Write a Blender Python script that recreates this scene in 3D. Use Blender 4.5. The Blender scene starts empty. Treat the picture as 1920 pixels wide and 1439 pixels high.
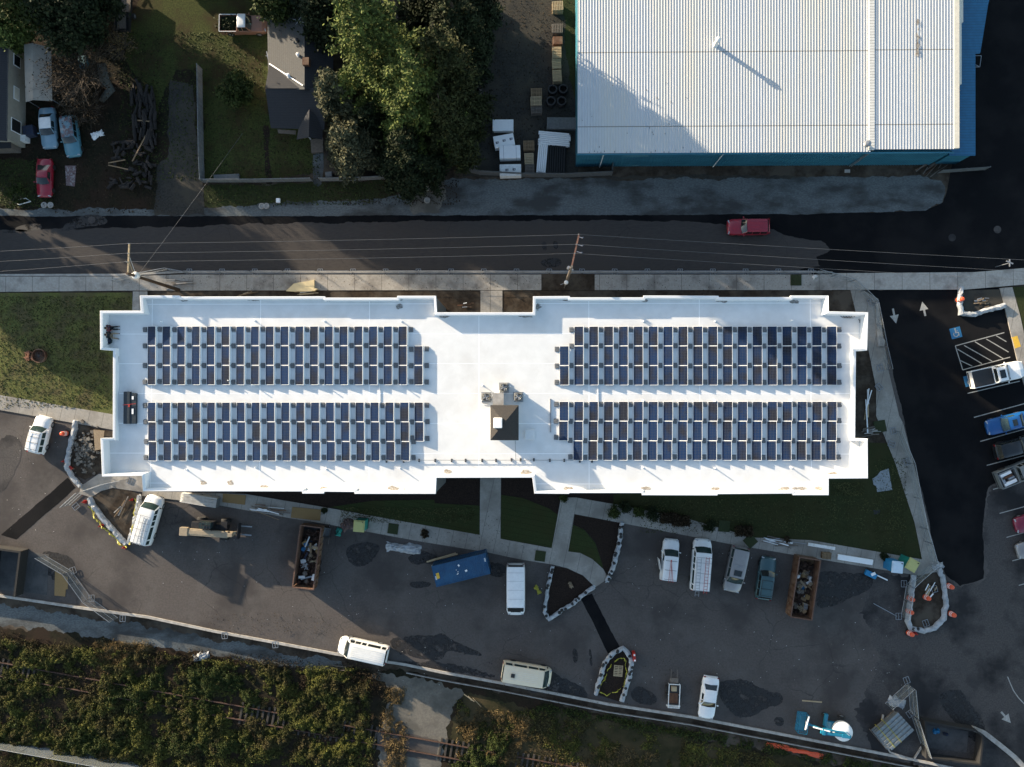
import bpy, bmesh, math, random
import numpy as np
from mathutils import Vector, Matrix, Quaternion
from mathutils.geometry import tessellate_polygon
R = math.radians
random.seed(7); rng = np.random.default_rng(7)
sc = bpy.context.scene
COL = sc.collection
# ---------------------------------------------------------------- camera
F = 1460.0; H = 87.6; CX, CY = 960.0, 719.5; NAD = (985.0, 750.0)
cam = bpy.data.objects.new('camera', bpy.data.cameras.new('camera')); COL.objects.link(cam)
cam.data.sensor_width = 36.0; cam.data.lens = 36.0 * F / 1920.0
cam.data.clip_end = 2000.0; cam.data.clip_start = 0.5
nv = Vector(((NAD[0]-CX)/F, -(NAD[1]-CY)/F, -1.0)).normalized()
Q = nv.rotation_difference(Vector((0, 0, -1)))
cam.rotation_mode = 'QUATERNION'; cam.rotation_quaternion = Q; cam.location = (0, 0, H)
sc.camera = cam
# ---------------------------------------------------------------- light
SUN_AZ = 34.5; SUN_EL = 10.5
w = bpy.data.worlds.new("World"); sc.world = w; w.use_nodes = True
nt = w.node_tree; bg = nt.nodes['Background']
sky = nt.nodes.new('ShaderNodeTexSky'); sky.sky_type = 'NISHITA'; sky.sun_disc = False
sky.sun_elevation = R(SUN_EL); sky.sun_rotation = R(-(90-SUN_AZ)); sky.air_density = 1.0; sky.dust_density = 1.0; sky.ozone_density = 1.0
nt.links.new(sky.outputs[0], bg.inputs[0]); bg.inputs[1].default_value = 0.122
sl = bpy.data.lights.new('sun', 'SUN'); sl.energy = 5.0; sl.angle = R(0.5); sl.color = (1.0, 0.84, 0.63)
so = bpy.data.objects.new('sun', sl); COL.objects.link(so)
sd = Vector((math.cos(R(SUN_AZ))*math.cos(R(SUN_EL)), -math.sin(R(SUN_AZ))*math.cos(R(SUN_EL)), -math.sin(R(SUN_EL))))
so.rotation_mode = 'QUATERNION'; so.rotation_quaternion = sd.to_track_quat('-Z', 'Y')
so.location = (-60, 40, 60)
sc.view_settings.view_transform = 'Standard'; sc.view_settings.look = 'None'
sc.view_settings.exposure = 1.6; sc.view_settings.gamma = 1.0; sc.view_settings.use_curve_mapping = False
sc.cycles.max_bounces = 5
# ---------------------------------------------------------------- helpers
def G(px, py, z=0.0):
    """the ground (or height z) point that the survey coordinate px,py marks"""
    v = Q @ Vector(((px-CX)/F, -(py-CY)/F, -1.0))
    t = (z - H) / v.z
    return Vector((v.x*t, v.y*t, z))
def A(p, q, z=0.0):
    d = G(*q, z) - G(*p, z); return math.atan2(d.y, d.x)
def D(p, q, z=0.0):
    return (G(*q, z) - G(*p, z)).length
def setp(o, label=None, cat=None, group=None, kind=None):
    if label: o['label'] = label
    if cat: o['category'] = cat
    if group: o['group'] = group
    if kind: o['kind'] = kind
    return o
def thing(name, label, cat, loc=(0, 0, 0), rz=0.0, group=None):
    o = bpy.data.objects.new(name, None); COL.objects.link(o)
    o.location = loc; o.rotation_euler = (0, 0, rz); o.empty_display_size = 0.3
    return setp(o, label, cat, group)
def copy_tree(o, parent=None):
    c = o.copy(); COL.objects.link(c); c.parent = parent
    for ch in list(o.children): copy_tree(ch, c)
    return c
class MB:
    def __init__(s, o=(0, 0, 0)):
        s.v = []; s.f = []; s.sm = False; s.o = Vector(o)
    def add(s, vs, fs, M=None):
        b = len(s.v)
        for p in vs:
            p = Vector(p)
            if M is not None: p = M @ p
            s.v.append(p - s.o)
        s.f += [tuple(b+i for i in f) for f in fs]; return s
    def box(s, c, d, rz=0.0, M=None, taper=1.0):
        x, y, z = d[0]/2, d[1]/2, d[2]/2
        vs = [Vector((sx*x*(taper if sz > 0 else 1), sy*y*(taper if sz > 0 else 1), sz*z)) for sz in (-1, 1) for sy in (-1, 1) for sx in (-1, 1)]
        m = Matrix.Translation(c) @ Matrix.Rotation(rz, 4, 'Z')
        if M is not None: m = M @ m
        return s.add(vs, [(0, 2, 3, 1), (4, 5, 7, 6), (0, 1, 5, 4), (2, 6, 7, 3), (0, 4, 6, 2), (1, 3, 7, 5)], m)
    def bar(s, a, b, wd=0.05, ht=None):
        a = Vector(a); b = Vector(b); d = b-a; L = d.length
        if L < 1e-6: return s
        q = d.to_track_quat('X', 'Z').to_matrix().to_4x4()
        return s.box((0, 0, 0), (L, wd, ht or wd), 0, Matrix.Translation((a+b)/2) @ q)
    def tube(s, pts, r, n=6, cap=True):
        pts = [Vector(p) for p in pts]; rr = r if isinstance(r, (list, tuple)) else [r]*len(pts)
        b = len(s.v); rings = []
        for i, p in enumerate(pts):
            t = (pts[min(i+1, len(pts)-1)] - pts[max(i-1, 0)]).normalized()
            q = t.to_track_quat('Z', 'Y')
            for k in range(n):
                a = 2*math.pi*k/n
                s.v.append(p + q @ Vector((math.cos(a)*rr[i], math.sin(a)*rr[i], 0)) - s.o)
        for i in range(len(pts)-1):
            for k in range(n):
                k2 = (k+1) % n
                s.f.append((b+i*n+k, b+i*n+k2, b+(i+1)*n+k2, b+(i+1)*n+k))
        if cap:
            s.f.append(tuple(b+k for k in reversed(range(n)))); e = b+(len(pts)-1)*n
            s.f.append(tuple(e+k for k in range(n)))
        return s
    def lathe(s, c, prof, n=16, M=None):
        """prof: list of (r,z) from bottom to top"""
        vs = []; fs = []
        for (r, z) in prof:
            for k in range(n):
                a = 2*math.pi*k/n; vs.append(Vector((r*math.cos(a), r*math.sin(a), z)))
        for i in range(len(prof)-1):
            for k in range(n):
                k2 = (k+1) % n; fs.append((i*n+k, i*n+k2, (i+1)*n+k2, (i+1)*n+k))
        fs.append(tuple(reversed(range(n)))); e = (len(prof)-1)*n; fs.append(tuple(e+k for k in range(n)))
        m = Matrix.Translation(c)
        if M is not None: m = M @ m
        return s.add(vs, fs, m)
    def prism(s, poly, z0, z1, M=None):
        n = len(poly)
        if sum(poly[i][0]*poly[(i+1) % n][1]-poly[(i+1) % n][0]*poly[i][1] for i in range(n)) < 0: poly = poly[::-1]
        vs = [Vector((p[0], p[1], z0)) for p in poly] + [Vector((p[0], p[1], z1)) for p in poly]
        fs = [(i, (i+1) % n, n+(i+1) % n, n+i) for i in range(n)]
        for t in tessellate_polygon([[Vector((p[0], p[1], 0)) for p in poly]]):
            a, b, c = [poly[i] for i in t]
            if (b[0]-a[0])*(c[1]-a[1])-(b[1]-a[1])*(c[0]-a[0]) < 0: t = (t[0], t[2], t[1])
            fs.append((n+t[0], n+t[1], n+t[2])); fs.append((t[2], t[1], t[0]))
        return s.add(vs, fs, M)
    def build(s, name, mat, parent=None, smooth=False, bevel=0, sub=0):
        me = bpy.data.meshes.new(name); me.from_pydata([tuple(p) for p in s.v], [], s.f); me.update()
        for m in (mat if isinstance(mat, (list, tuple)) else [mat]): me.materials.append(m)
        if smooth: me.polygons.foreach_set('use_smooth', [True]*len(me.polygons))
        o = bpy.data.objects.new(name, me); COL.objects.link(o)
        if parent: o.parent = parent
        if bevel:
            b = o.modifiers.new('bevel', 'BEVEL'); b.width = bevel; b.segments = 2; b.limit_method = 'ANGLE'
        if sub:
            b = o.modifiers.new('sub', 'SUBSURF'); b.levels = sub; b.render_levels = sub
        return o
def solo(mb, name, mat, label, cat, group=None, loc=(0, 0, 0), rz=0, **kw):
    o = mb.build(name, mat, None, **kw); o.location = loc; o.rotation_euler = (0, 0, rz)
    return setp(o, label, cat, group)
def P2(pts, z=0.0): return [(G(*p, z).x, G(*p, z).y) for p in pts]
def jag(pts, amp=0.12, step=0.5, seed=1):
    """roughen a world polygon outline with layered value noise"""
    r = random.Random(seed); out = []; n = len(pts); s_ = 0.0
    tb = [[r.uniform(-1, 1) for _ in range(997)] for _ in range(3)]
    def nz(k, x):
        i = int(math.floor(x)); f = x-i; f = f*f*(3-2*f); t = tb[k]; return t[i % 997]*(1-f)+t[(i+1) % 997]*f
    for i in range(n):
        a = Vector(pts[i]); b = Vector(pts[(i+1) % n]); L = (b-a).length; k = max(1, min(400, int(L/.16)))
        nrm = Vector((-(b-a).y, (b-a).x)) / max(L, 1e-6)
        for j in range(k):
            u = s_+L*j/k; d = nz(0, u/(step*3))+.55*nz(1, u/step)+.3*nz(2, u/.22)
            e = min(1.0, (L*j/k)/.5, (L-L*j/k)/.5+.3)
            out.append(tuple(a+(b-a)*(j/k) + nrm*amp*d*max(.2, e)))
        s_ += L
    return out
LV = 0.004
def sheet(name, pts, lev, mat, world=False, kind='structure', rough=None, z=0.0, **kw):
    p = pts if world else P2(pts, z)
    if rough: p = jag(p, *rough)
    vs = [Vector((q[0], q[1], z+lev*LV)) for q in p]; fs = []
    for t in tessellate_polygon([[Vector((q[0], q[1], 0)) for q in p]]):
        a, b, c = [vs[i] for i in t]
        if (b-a).cross(c-a).z < 0: t = (t[0], t[2], t[1])
        fs.append(tuple(t))
    o = MB().add(vs, fs).build(name, mat)
    return setp(o, kind=kind, **kw)
def smoothpoly(pts, it=2):
    for _ in range(it):
        o = []
        for i in range(len(pts)):
            a, b = pts[i], pts[(i+1) % len(pts)]
            o += [(a[0]*.75+b[0]*.25, a[1]*.75+b[1]*.25), (a[0]*.25+b[0]*.75, a[1]*.25+b[1]*.75)]
        pts = o
    return pts
def ribbon(pts, wd, z=0.0):
    """px polyline -> world polygon of width wd metres"""
    P = [Vector(p) for p in P2(pts, z)]; L = []; Rr = []
    for i, p in enumerate(P):
        t = (P[min(i+1, len(P)-1)]-P[max(i-1, 0)]).normalized(); n = Vector((-t.y, t.x))*wd/2
        L.append(tuple(p+n)); Rr.append(tuple(p-n))
    return L + Rr[::-1]
# ---------------------------------------------------------------- materials
def srgb(r, g, b):
    f = lambda c: (c/255/12.92) if c/255 <= 0.04045 else ((c/255+0.055)/1.055)**2.4
    return (f(r), f(g), f(b), 1)
KA = .66
def mat(name, c, c2=None, rough=0.7, metal=0.0, scale=2.0, scale2=None, mix=0.5, bump=0.0, bscale=30.0, spec=0.5, det=6.0, stops=(0.35, 0.65), c3=None, s3=0.15, st3=(0.45, 0.6), alpha=1.0, coat=0.0, isl=0.0, stretch=None):
    """procedural principled: base c, fine noise towards c2, broad noise towards c3, random per island"""
    K = KA if max(tuple(c)[:3]) < .7 and name != 'corrugated_white' else 1.0
    c, c2, c3 = [None if q is None else tuple(v*K for v in tuple(q)[:3]) for q in (c, c2, c3)]
    m = bpy.data.materials.new(name); m.use_nodes = True; t = m.node_tree; N = t.nodes; L = t.links
    p = N['Principled BSDF']; p.inputs['Roughness'].default_value = rough; p.inputs['Metallic'].default_value = metal
    p.inputs['Specular IOR Level'].default_value = spec
    if coat: p.inputs['Coat Weight'].default_value = coat; p.inputs['Coat Roughness'].default_value = 0.06
    if alpha < 1: p.inputs['Alpha'].default_value = alpha
    c = tuple(c)[:3]+(1,)
    p.inputs['Base Color'].default_value = c
    tc = N.new('ShaderNodeTexCoord'); co = tc.outputs['Object']
    if stretch:
        mp = N.new('ShaderNodeMapping'); mp.inputs['Scale'].default_value = stretch; L.new(co, mp.inputs[0]); co = mp.outputs[0]
    last = None
    def noise(s, d):
        n = N.new('ShaderNodeTexNoise'); n.inputs['Scale'].default_value = s; n.inputs['Detail'].default_value = d; n.inputs['Roughness'].default_value = 0.6
        L.new(co, n.inputs['Vector']); return n.outputs['Fac']
    def ramp(x, a, b):
        r = N.new('ShaderNodeMapRange'); r.inputs[1].default_value = a; r.inputs[2].default_value = b; r.clamp = True
        L.new(x, r.inputs[0]); return r.outputs[0]
    def mx(fac, a, b):
        k = N.new('ShaderNodeMix'); k.data_type = 'RGBA'
        if hasattr(fac, 'is_output'): L.new(fac, k.inputs[0])
        else: k.inputs[0].default_value = fac
        for s, i in ((a, 6), (b, 7)):
            if hasattr(s, 'is_output'): L.new(s, k.inputs[i])
            else: k.inputs[i].default_value = tuple(s)[:3]+(1,)
        return k.outputs[2]
    last = c
    if c2 is not None: last = mx(ramp(noise(scale, det), *stops), last, c2)
    if c3 is not None: last = mx(ramp(noise(s3, 5.0), *st3), last, c3)
    if isl:
        g = N.new('ShaderNodeNewGeometry'); hv = N.new('ShaderNodeHueSaturation')
        r = N.new('ShaderNodeMapRange'); r.inputs[3].default_value = 1-isl; r.inputs[4].default_value = 1+isl
        L.new(g.outputs['Random Per Island'], r.inputs[0]); L.new(r.outputs[0], hv.inputs['Value'])
        if hasattr(last, 'is_output'): L.new(last, hv.inputs['Color'])
        else: hv.inputs['Color'].default_value = last
        last = hv.outputs[0]
    if hasattr(last, 'is_output'): L.new(last, p.inputs['Base Color'])
    if bump:
        b = N.new('ShaderNodeBump'); b.inputs['Strength'].default_value = bump; b.inputs['Distance'].default_value = 0.05
        L.new(noise(bscale, 8.0), b.inputs['Height']); L.new(b.outputs[0], p.inputs['Normal'])
    m['last'] = ''
    return m
def add_lines(m, axis, period, width, col, off=0.0, rot=0.0, soft=False):
    """dark/light lines repeated along an object axis, mixed over the base colour"""
    col = tuple(v*(KA if max(col[:3]) < .7 else 1) for v in tuple(col)[:3])
    t = m.node_tree; N = t.nodes; L = t.links; p = N['Principled BSDF']
    tc = N.new('ShaderNodeTexCoord'); mp = N.new('ShaderNodeMapping'); mp.inputs['Rotation'].default_value = (0, 0, rot)
    L.new(tc.outputs['Object'], mp.inputs[0]); sx = N.new('ShaderNodeSeparateXYZ'); L.new(mp.outputs[0], sx.inputs[0])
    a = N.new('ShaderNodeMath'); a.operation = 'ADD'; a.inputs[1].default_value = off + 1000*period; L.new(sx.outputs[axis], a.inputs[0])
    d = N.new('ShaderNodeMath'); d.operation = 'MODULO'; d.inputs[1].default_value = period; L.new(a.outputs[0], d.inputs[0])
    l = N.new('ShaderNodeMath'); l.operation = 'LESS_THAN'; l.inputs[1].default_value = width; L.new(d.outputs[0], l.inputs[0])
    k = N.new('ShaderNodeMix'); k.data_type = 'RGBA'; L.new(l.outputs[0], k.inputs[0]); k.inputs[7].default_value = tuple(col)[:3]+(1,)
    src = p.inputs['Base Color']
    if src.is_linked: L.new(src.links[0].from_socket, k.inputs[6])
    else: k.inputs[6].default_value = src.default_value
    L.new(k.outputs[2], src); return m
M = {}
M['asphalt'] = mat('asphalt', (.156, .136, .124), (.098, .086, .080), rough=.85, scale=5, stops=(.3,.75), det=12, c3=(.088, .077, .072), s3=.16, st3=(.48,.62), bump=.35, bscale=45, spec=.18)
M['asphalt_road'] = mat('asphalt_road', (.092, .081, .075), (.060, .054, .052), rough=.85, scale=6, det=12, stops=(.3,.75), c3=(.085, .072, .064), s3=.10, bump=.3, bscale=40, spec=.18, stretch=(.25, 1, 1))
M['asphalt_new'] = mat('asphalt_new', (.0095, .010, .012), (.006, .0065, .008), rough=.95, scale=8, det=10, c3=(.016, .0155, .0165), s3=.2, bump=.3, bscale=45, spec=.12)
M['asphalt_mid'] = mat('asphalt_mid', (.128, .114, .107), (.080, .072, .068), rough=.8, scale=6, det=12, c3=(.036, .034, .035), s3=.2, bump=.3, bscale=45, spec=.18)
M['damp'] = mat('damp', (.016, .0145, .0145), (.030, .027, .026), rough=.6, scale=3, spec=.4)
M['concrete'] = mat('concrete', (.50, .46, .41), (.40, .37, .33), rough=.85, scale=3, c3=(.30, .27, .235), s3=.35, bump=.15, bscale=40)
M['walk'] = add_lines(mat('walk', (.60, .56, .50), (.46, .42, .37), rough=.85, scale=5, det=12, stops=(.35,.7), c3=(.27, .24, .21), s3=.5, st3=(.5,.7), bump=.15, bscale=40), 0, 3.07, .05, (.17, .15, .13), off=.9)
M['walk2'] = add_lines(mat('walk2', (.50, .465, .41), (.40, .37, .325), rough=.85, scale=5, det=12, c3=(.33, .30, .26), s3=.3, bump=.15, bscale=40), 0, 1.6, .04, (.17, .15, .13), rot=R(12))
M['curb'] = mat('curb', (.60, .56, .51), (.40, .37, .33), rough=.85, scale=2)
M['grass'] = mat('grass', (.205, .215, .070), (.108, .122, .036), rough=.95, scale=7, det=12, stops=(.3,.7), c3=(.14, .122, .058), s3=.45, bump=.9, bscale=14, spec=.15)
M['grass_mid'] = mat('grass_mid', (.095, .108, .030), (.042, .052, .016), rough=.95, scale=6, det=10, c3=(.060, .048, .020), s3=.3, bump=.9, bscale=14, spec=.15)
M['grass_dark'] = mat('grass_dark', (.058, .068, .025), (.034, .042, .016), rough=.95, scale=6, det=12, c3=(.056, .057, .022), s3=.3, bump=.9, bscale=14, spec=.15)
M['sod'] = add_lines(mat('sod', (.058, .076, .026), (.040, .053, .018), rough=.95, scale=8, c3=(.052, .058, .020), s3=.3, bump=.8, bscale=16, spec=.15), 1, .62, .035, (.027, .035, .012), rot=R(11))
M['mulch'] = mat('mulch', (.050, .033, .025), (.022, .015, .012), rough=.95, scale=9, bump=.9, bscale=18, spec=.15)
M['dirt'] = mat('dirt', (.085, .062, .043), (.045, .034, .026), rough=.95, scale=2.5, c3=(.13, .105, .08), s3=.4, bump=.7, bscale=14, spec=.15)
M['yard'] = mat('yard', (.034, .030, .016), (.014, .014, .008), rough=.95, scale=3, c3=(.040, .026, .017), s3=.3, bump=.8, bscale=12, spec=.15)
M['far_bank'] = mat('far_bank', (.060,.050,.024), (.036,.036,.016), rough=.95, scale=2, c3=(.085,.066,.034), s3=.3, bump=.9, bscale=12, spec=.15)
M['gravel'] = mat('gravel', (.215, .235, .235), (.125, .137, .140), rough=.95, scale=8, det=12, c3=(.080, .082, .080), s3=.35, bump=.6, bscale=25, spec=.2, stretch=(.5, 1, 1))
M['gravel_dark'] = mat('gravel_dark', (.075, .070, .060), (.038, .037, .034), rough=.95, scale=5, c3=(.085, .076, .060), s3=.3, bump=.6, bscale=25, spec=.2)
M['gravel_lt'] = mat('gravel_lt', (.24, .22, .185), (.18, .165, .14), rough=.95, scale=5, c3=(.14, .13, .11), s3=.4, bump=.6, bscale=25, spec=.2)
M['membrane'] = mat('membrane', (.72, .72, .71), (.665, .665, .655), rough=.65, scale=.9, c3=(.61, .605, .59), s3=.35, st3=(.5, .72), bump=.05, bscale=6)
add_lines(M['membrane'], 1, 3.0, .06, (.701, .701, .70)) if False else None; [add_lines(M['membrane'], a_, p_, .06, (.95, .95, .94)) for a_, p_ in ((1, 3.0), (0, 11.0))]; 
M['parapet'] = mat('parapet', (.76, .76, .76), (.68, .67, .65), rough=.5, scale=1.5, stops=(.55, .8))
M['siding'] = add_lines(mat('siding', (.20, .215, .22), (.17, .185, .19), rough=.7, scale=2), 2, .2, .02, (.09, .1, .1))
M['tarp_brown'] = mat('tarp_brown', (.13,.075,.065), (.09,.05,.045), rough=.6, scale=4, bump=.6)
M['white'] = mat('white_paint', (.82, .82, .81), (.78, .78, .77), rough=.5, scale=3)
M['white_dirty'] = mat('white_dirty', (.74, .73, .70), (.50, .48, .44), rough=.6, scale=3, stops=(.45, .8))
M['stripe'] = mat('stripe_paint', (.58, .56, .51), (.40, .38, .34), rough=.7, scale=5)
M['stripe_yellow'] = mat('stripe_yellow', (.70, .42, .04), (.6, .36, .04), rough=.7, scale=5)
M['steel'] = mat('galvanised_steel', (.55, .57, .59), (.42, .44, .46), rough=.4, metal=.6, scale=4)
M['dark_metal'] = mat('dark_metal', (.05, .05, .055), (.03, .03, .03), rough=.5, metal=.4, scale=4)
M['black'] = mat('black_plastic', (.012, .012, .013), (.02, .02, .02), rough=.5, scale=5)
M['rubber'] = mat('rubber', (.018, .018, .018), (.03, .028, .027), rough=.85, scale=10)
M['glass'] = mat('dark_glass', (.012, .016, .018), (.02, .03, .032), rough=.08, scale=1.2, spec=.8)
M['glass_green'] = mat('green_glass', (.03, .06, .06), (.05, .08, .08), rough=.06, scale=1.5, spec=.8)
M['wood'] = mat('wood', (.36, .24, .13), (.25, .165, .09), rough=.8, scale=3, stretch=(1, 6, 6), isl=.2)
M['wood_grey'] = mat('weathered_wood', (.24, .20, .165), (.15, .125, .10), rough=.85, scale=3, stretch=(1, 6, 6), isl=.2)
M['wood_pale'] = mat('pale_wood', (.62, .47, .28), (.52, .39, .23), rough=.8, scale=3, isl=.12)
M['osb'] = mat('osb', (.42, .27, .11), (.28, .175, .07), rough=.85, scale=18, det=3, isl=.1)
M['pole_wood'] = mat('pole_wood', (.14, .085, .05), (.08, .05, .03), rough=.85, scale=3, stretch=(8, 8, .5))
M['rust'] = mat('rusty_steel', (.20, .085, .040), (.10, .042, .022), rough=.85, scale=3, c3=(.26, .16, .10), s3=.8)
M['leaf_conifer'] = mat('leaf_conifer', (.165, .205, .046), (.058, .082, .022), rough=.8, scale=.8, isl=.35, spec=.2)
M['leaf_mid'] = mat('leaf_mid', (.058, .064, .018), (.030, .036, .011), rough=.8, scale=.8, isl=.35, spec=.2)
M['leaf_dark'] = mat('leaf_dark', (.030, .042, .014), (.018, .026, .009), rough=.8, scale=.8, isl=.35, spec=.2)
M['leaf_grey'] = mat('leaf_grey', (.150, .148, .080), (.072, .076, .040), rough=.8, scale=.8, isl=.35, spec=.2)
M['leaf_brush'] = mat('leaf_brush', (.165, .165, .038), (.050, .058, .016), rough=.85, scale=.5, c3=(.085, .072, .030), s3=.35, isl=.5, spec=.15)
M['leaf_brown'] = mat('leaf_brown', (.070, .050, .030), (.032, .024, .015), rough=.9, scale=.7, isl=.5, spec=.1)
M['grass_leaf'] = mat('grass_leaf', (.12,.115,.045), (.05,.058,.02), rough=.9, scale=.6, isl=.4, spec=.15)
M['leaf_straw'] = mat('leaf_straw', (.24, .17, .08), (.14, .10, .045), rough=.9, scale=.7, isl=.4, spec=.1)
M['leaf_shrub'] = mat('leaf_shrub', (.065, .085, .018), (.035, .048, .011), rough=.8, scale=1.5, isl=.4, spec=.2)
M['bark'] = mat('bark', (.085, .062, .045), (.045, .033, .025), rough=.9, scale=4)
M['twig'] = mat('twig', (.16, .12, .085), (.10, .075, .05), rough=.9, scale=3, isl=.3)
M['plastic_sheet'] = mat('plastic_sheet', (.56, .58, .60), (.36, .38, .40), rough=.3, scale=2.2, stops=(.4, .65), bump=.9, bscale=5, spec=.6)
M['orange'] = mat('orange_plastic', (.72, .10, .030), (.6, .08, .03), rough=.5, scale=5)
M['red'] = mat('red_plastic', (.55, .03, .025), (.45, .03, .02), rough=.5, scale=5)
M['yellow'] = mat('yellow_plastic', (.62, .55, .05), (.5, .45, .05), rough=.5, scale=4)
M['ribbon'] = mat('yellow_tape', (.62, .56, .04), (.5, .44, .04), rough=.5, scale=4)
def swirl(m, col, s=.09, dist=9.0, lo=.62, hi=.95, amt=.5):
    """faint worn tyre tracks: distorted bands mixed over the base colour"""
    t = m.node_tree; N = t.nodes; L = t.links; p = N['Principled BSDF']; tc = N.new('ShaderNodeTexCoord')
    wv = N.new('ShaderNodeTexWave'); wv.wave_type = 'RINGS'; wv.rings_direction = 'Z'; wv.inputs['Scale'].default_value = s; wv.inputs['Distortion'].default_value = dist; wv.inputs['Detail'].default_value = 4; wv.inputs['Detail Scale'].default_value = .6
    mp = N.new('ShaderNodeMapping'); mp.inputs['Location'].default_value = (-14, 36, 0); L.new(tc.outputs['Object'], mp.inputs[0]); L.new(mp.outputs[0], wv.inputs['Vector'])
    nz = N.new('ShaderNodeTexNoise'); nz.inputs['Scale'].default_value = .7; nz.inputs['Detail'].default_value = 10; nz.inputs['Roughness'].default_value = .7; L.new(tc.outputs['Object'], nz.inputs['Vector'])
    r = N.new('ShaderNodeMapRange'); r.inputs[1].default_value = lo; r.inputs[2].default_value = hi; L.new(wv.outputs['Fac'], r.inputs[0])
    r2 = N.new('ShaderNodeMapRange'); r2.inputs[1].default_value = .42; r2.inputs[2].default_value = .68; r2.inputs[4].default_value = amt; L.new(nz.outputs['Fac'], r2.inputs[0])
    mu = N.new('ShaderNodeMath'); mu.operation = 'MULTIPLY'; L.new(r.outputs[0], mu.inputs[0]); L.new(r2.outputs[0], mu.inputs[1])
    k = N.new('ShaderNodeMix'); k.data_type = 'RGBA'; L.new(mu.outputs[0], k.inputs[0]); k.inputs[7].default_value = tuple(v*KA for v in tuple(col)[:3])+(1,)
    L.new(p.inputs['Base Color'].links[0].from_socket, k.inputs[6]); L.new(k.outputs[2], p.inputs['Base Color'])
def cracks(m, col, s=.35, wd=.012, amt=.7):
    t = m.node_tree; N = t.nodes; L = t.links; p = N['Principled BSDF']; tc = N.new('ShaderNodeTexCoord')
    nz = N.new('ShaderNodeTexNoise'); nz.inputs['Scale'].default_value = .8; nz.inputs['Detail'].default_value = 6; L.new(tc.outputs['Object'], nz.inputs['Vector'])
    ad = N.new('ShaderNodeVectorMath'); ad.operation = 'ADD'; L.new(tc.outputs['Object'], ad.inputs[0]); L.new(nz.outputs['Color'], ad.inputs[1])
    vo = N.new('ShaderNodeTexVoronoi'); vo.feature = 'DISTANCE_TO_EDGE'; vo.inputs['Scale'].default_value = s; L.new(ad.outputs[0], vo.inputs['Vector'])
    l = N.new('ShaderNodeMapRange'); l.inputs[1].default_value = 0; l.inputs[2].default_value = wd; l.inputs[3].default_value = amt; l.inputs[4].default_value = 0; L.new(vo.outputs['Distance'], l.inputs[0])
    n2 = N.new('ShaderNodeTexNoise'); n2.inputs['Scale'].default_value = .12; L.new(tc.outputs['Object'], n2.inputs['Vector']); g = N.new('ShaderNodeMapRange'); g.inputs[1].default_value = .5; g.inputs[2].default_value = .6; L.new(n2.outputs['Fac'], g.inputs[0])
    mu = N.new('ShaderNodeMath'); mu.operation = 'MULTIPLY'; L.new(l.outputs[0], mu.inputs[0]); L.new(g.outputs[0], mu.inputs[1])
    k = N.new('ShaderNodeMix'); k.data_type = 'RGBA'; L.new(mu.outputs[0], k.inputs[0]); k.inputs[7].default_value = tuple(v*KA for v in tuple(col)[:3])+(1,)
    L.new(p.inputs['Base Color'].links[0].from_socket, k.inputs[6]); L.new(k.outputs[2], p.inputs['Base Color'])
swirl(M['asphalt'], (.17, .155, .142), .05, 10, .5, .95, .55); swirl(M['asphalt_mid'], (.085, .080, .078), .05, 10, .5, .95, .5); swirl(M['asphalt_road'], (.095, .084, .077), .03, 12, .5, .95, .4)
cracks(M['asphalt'], (.045, .042, .041), .22, .012, .6); cracks(M['asphalt_road'], (.03, .028, .028), .3, .012, .5)
# damp patches let some dry asphalt through
_t = M['damp'].node_tree; _p = _t.nodes['Principled BSDF']; _tc = _t.nodes.new('ShaderNodeTexCoord'); _n = _t.nodes.new('ShaderNodeTexNoise'); _n.inputs['Scale'].default_value = 1.1; _n.inputs['Detail'].default_value = 10; _n.inputs['Roughness'].default_value = .72
_t.links.new(_tc.outputs['Object'], _n.inputs['Vector']); _r = _t.nodes.new('ShaderNodeMapRange'); _r.inputs[1].default_value = .38; _r.inputs[2].default_value = .52; _t.links.new(_n.outputs['Fac'], _r.inputs[0]); _t.links.new(_r.outputs[0], _p.inputs['Alpha'])
def paint(name, c, c2=None, rough=.28, metal=.0):
    c2 = c2 or tuple(x*.88 for x in c[:3]); k = mat(name, c, c2, rough=rough, metal=metal, scale=2.5, coat=.4, stops=(.4, .8)); M[name] = k; return k

# ================================================================ GROUND
def slab(name, pts, top, m, world=False, rough=None, z0=-.05, label=None):
    p = pts if world else P2(pts)
    if rough: p = jag(p, *rough)
    o = MB().prism(p, z0, top).build(name, m); return setp(o, kind='structure', label=label)
LOW = -0.9
kerb_px = [(-700,1020),(0,1120),(155,1143),(278,1160),(400,1186),(513,1207),(630,1229),(760,1249),(827,1263),(938,1283),(1140,1323),(1296,1347),(1540,1394),(1712,1427),(1950,1478),(2600,1600)]
kw = P2(kerb_px)
plate = kw + [(420, kw[-1][1]), (420, 420), (-420, 420), (-420, kw[0][1])]
setp(MB().prism(plate, -1.0, 0).build('ground', M['dirt']), kind='structure')
sheet('ground', [(-420,-420),(420,-420),(420,60),(-420,60)], 0, M['dirt'], world=True, z=0).location.z = LOW
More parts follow.
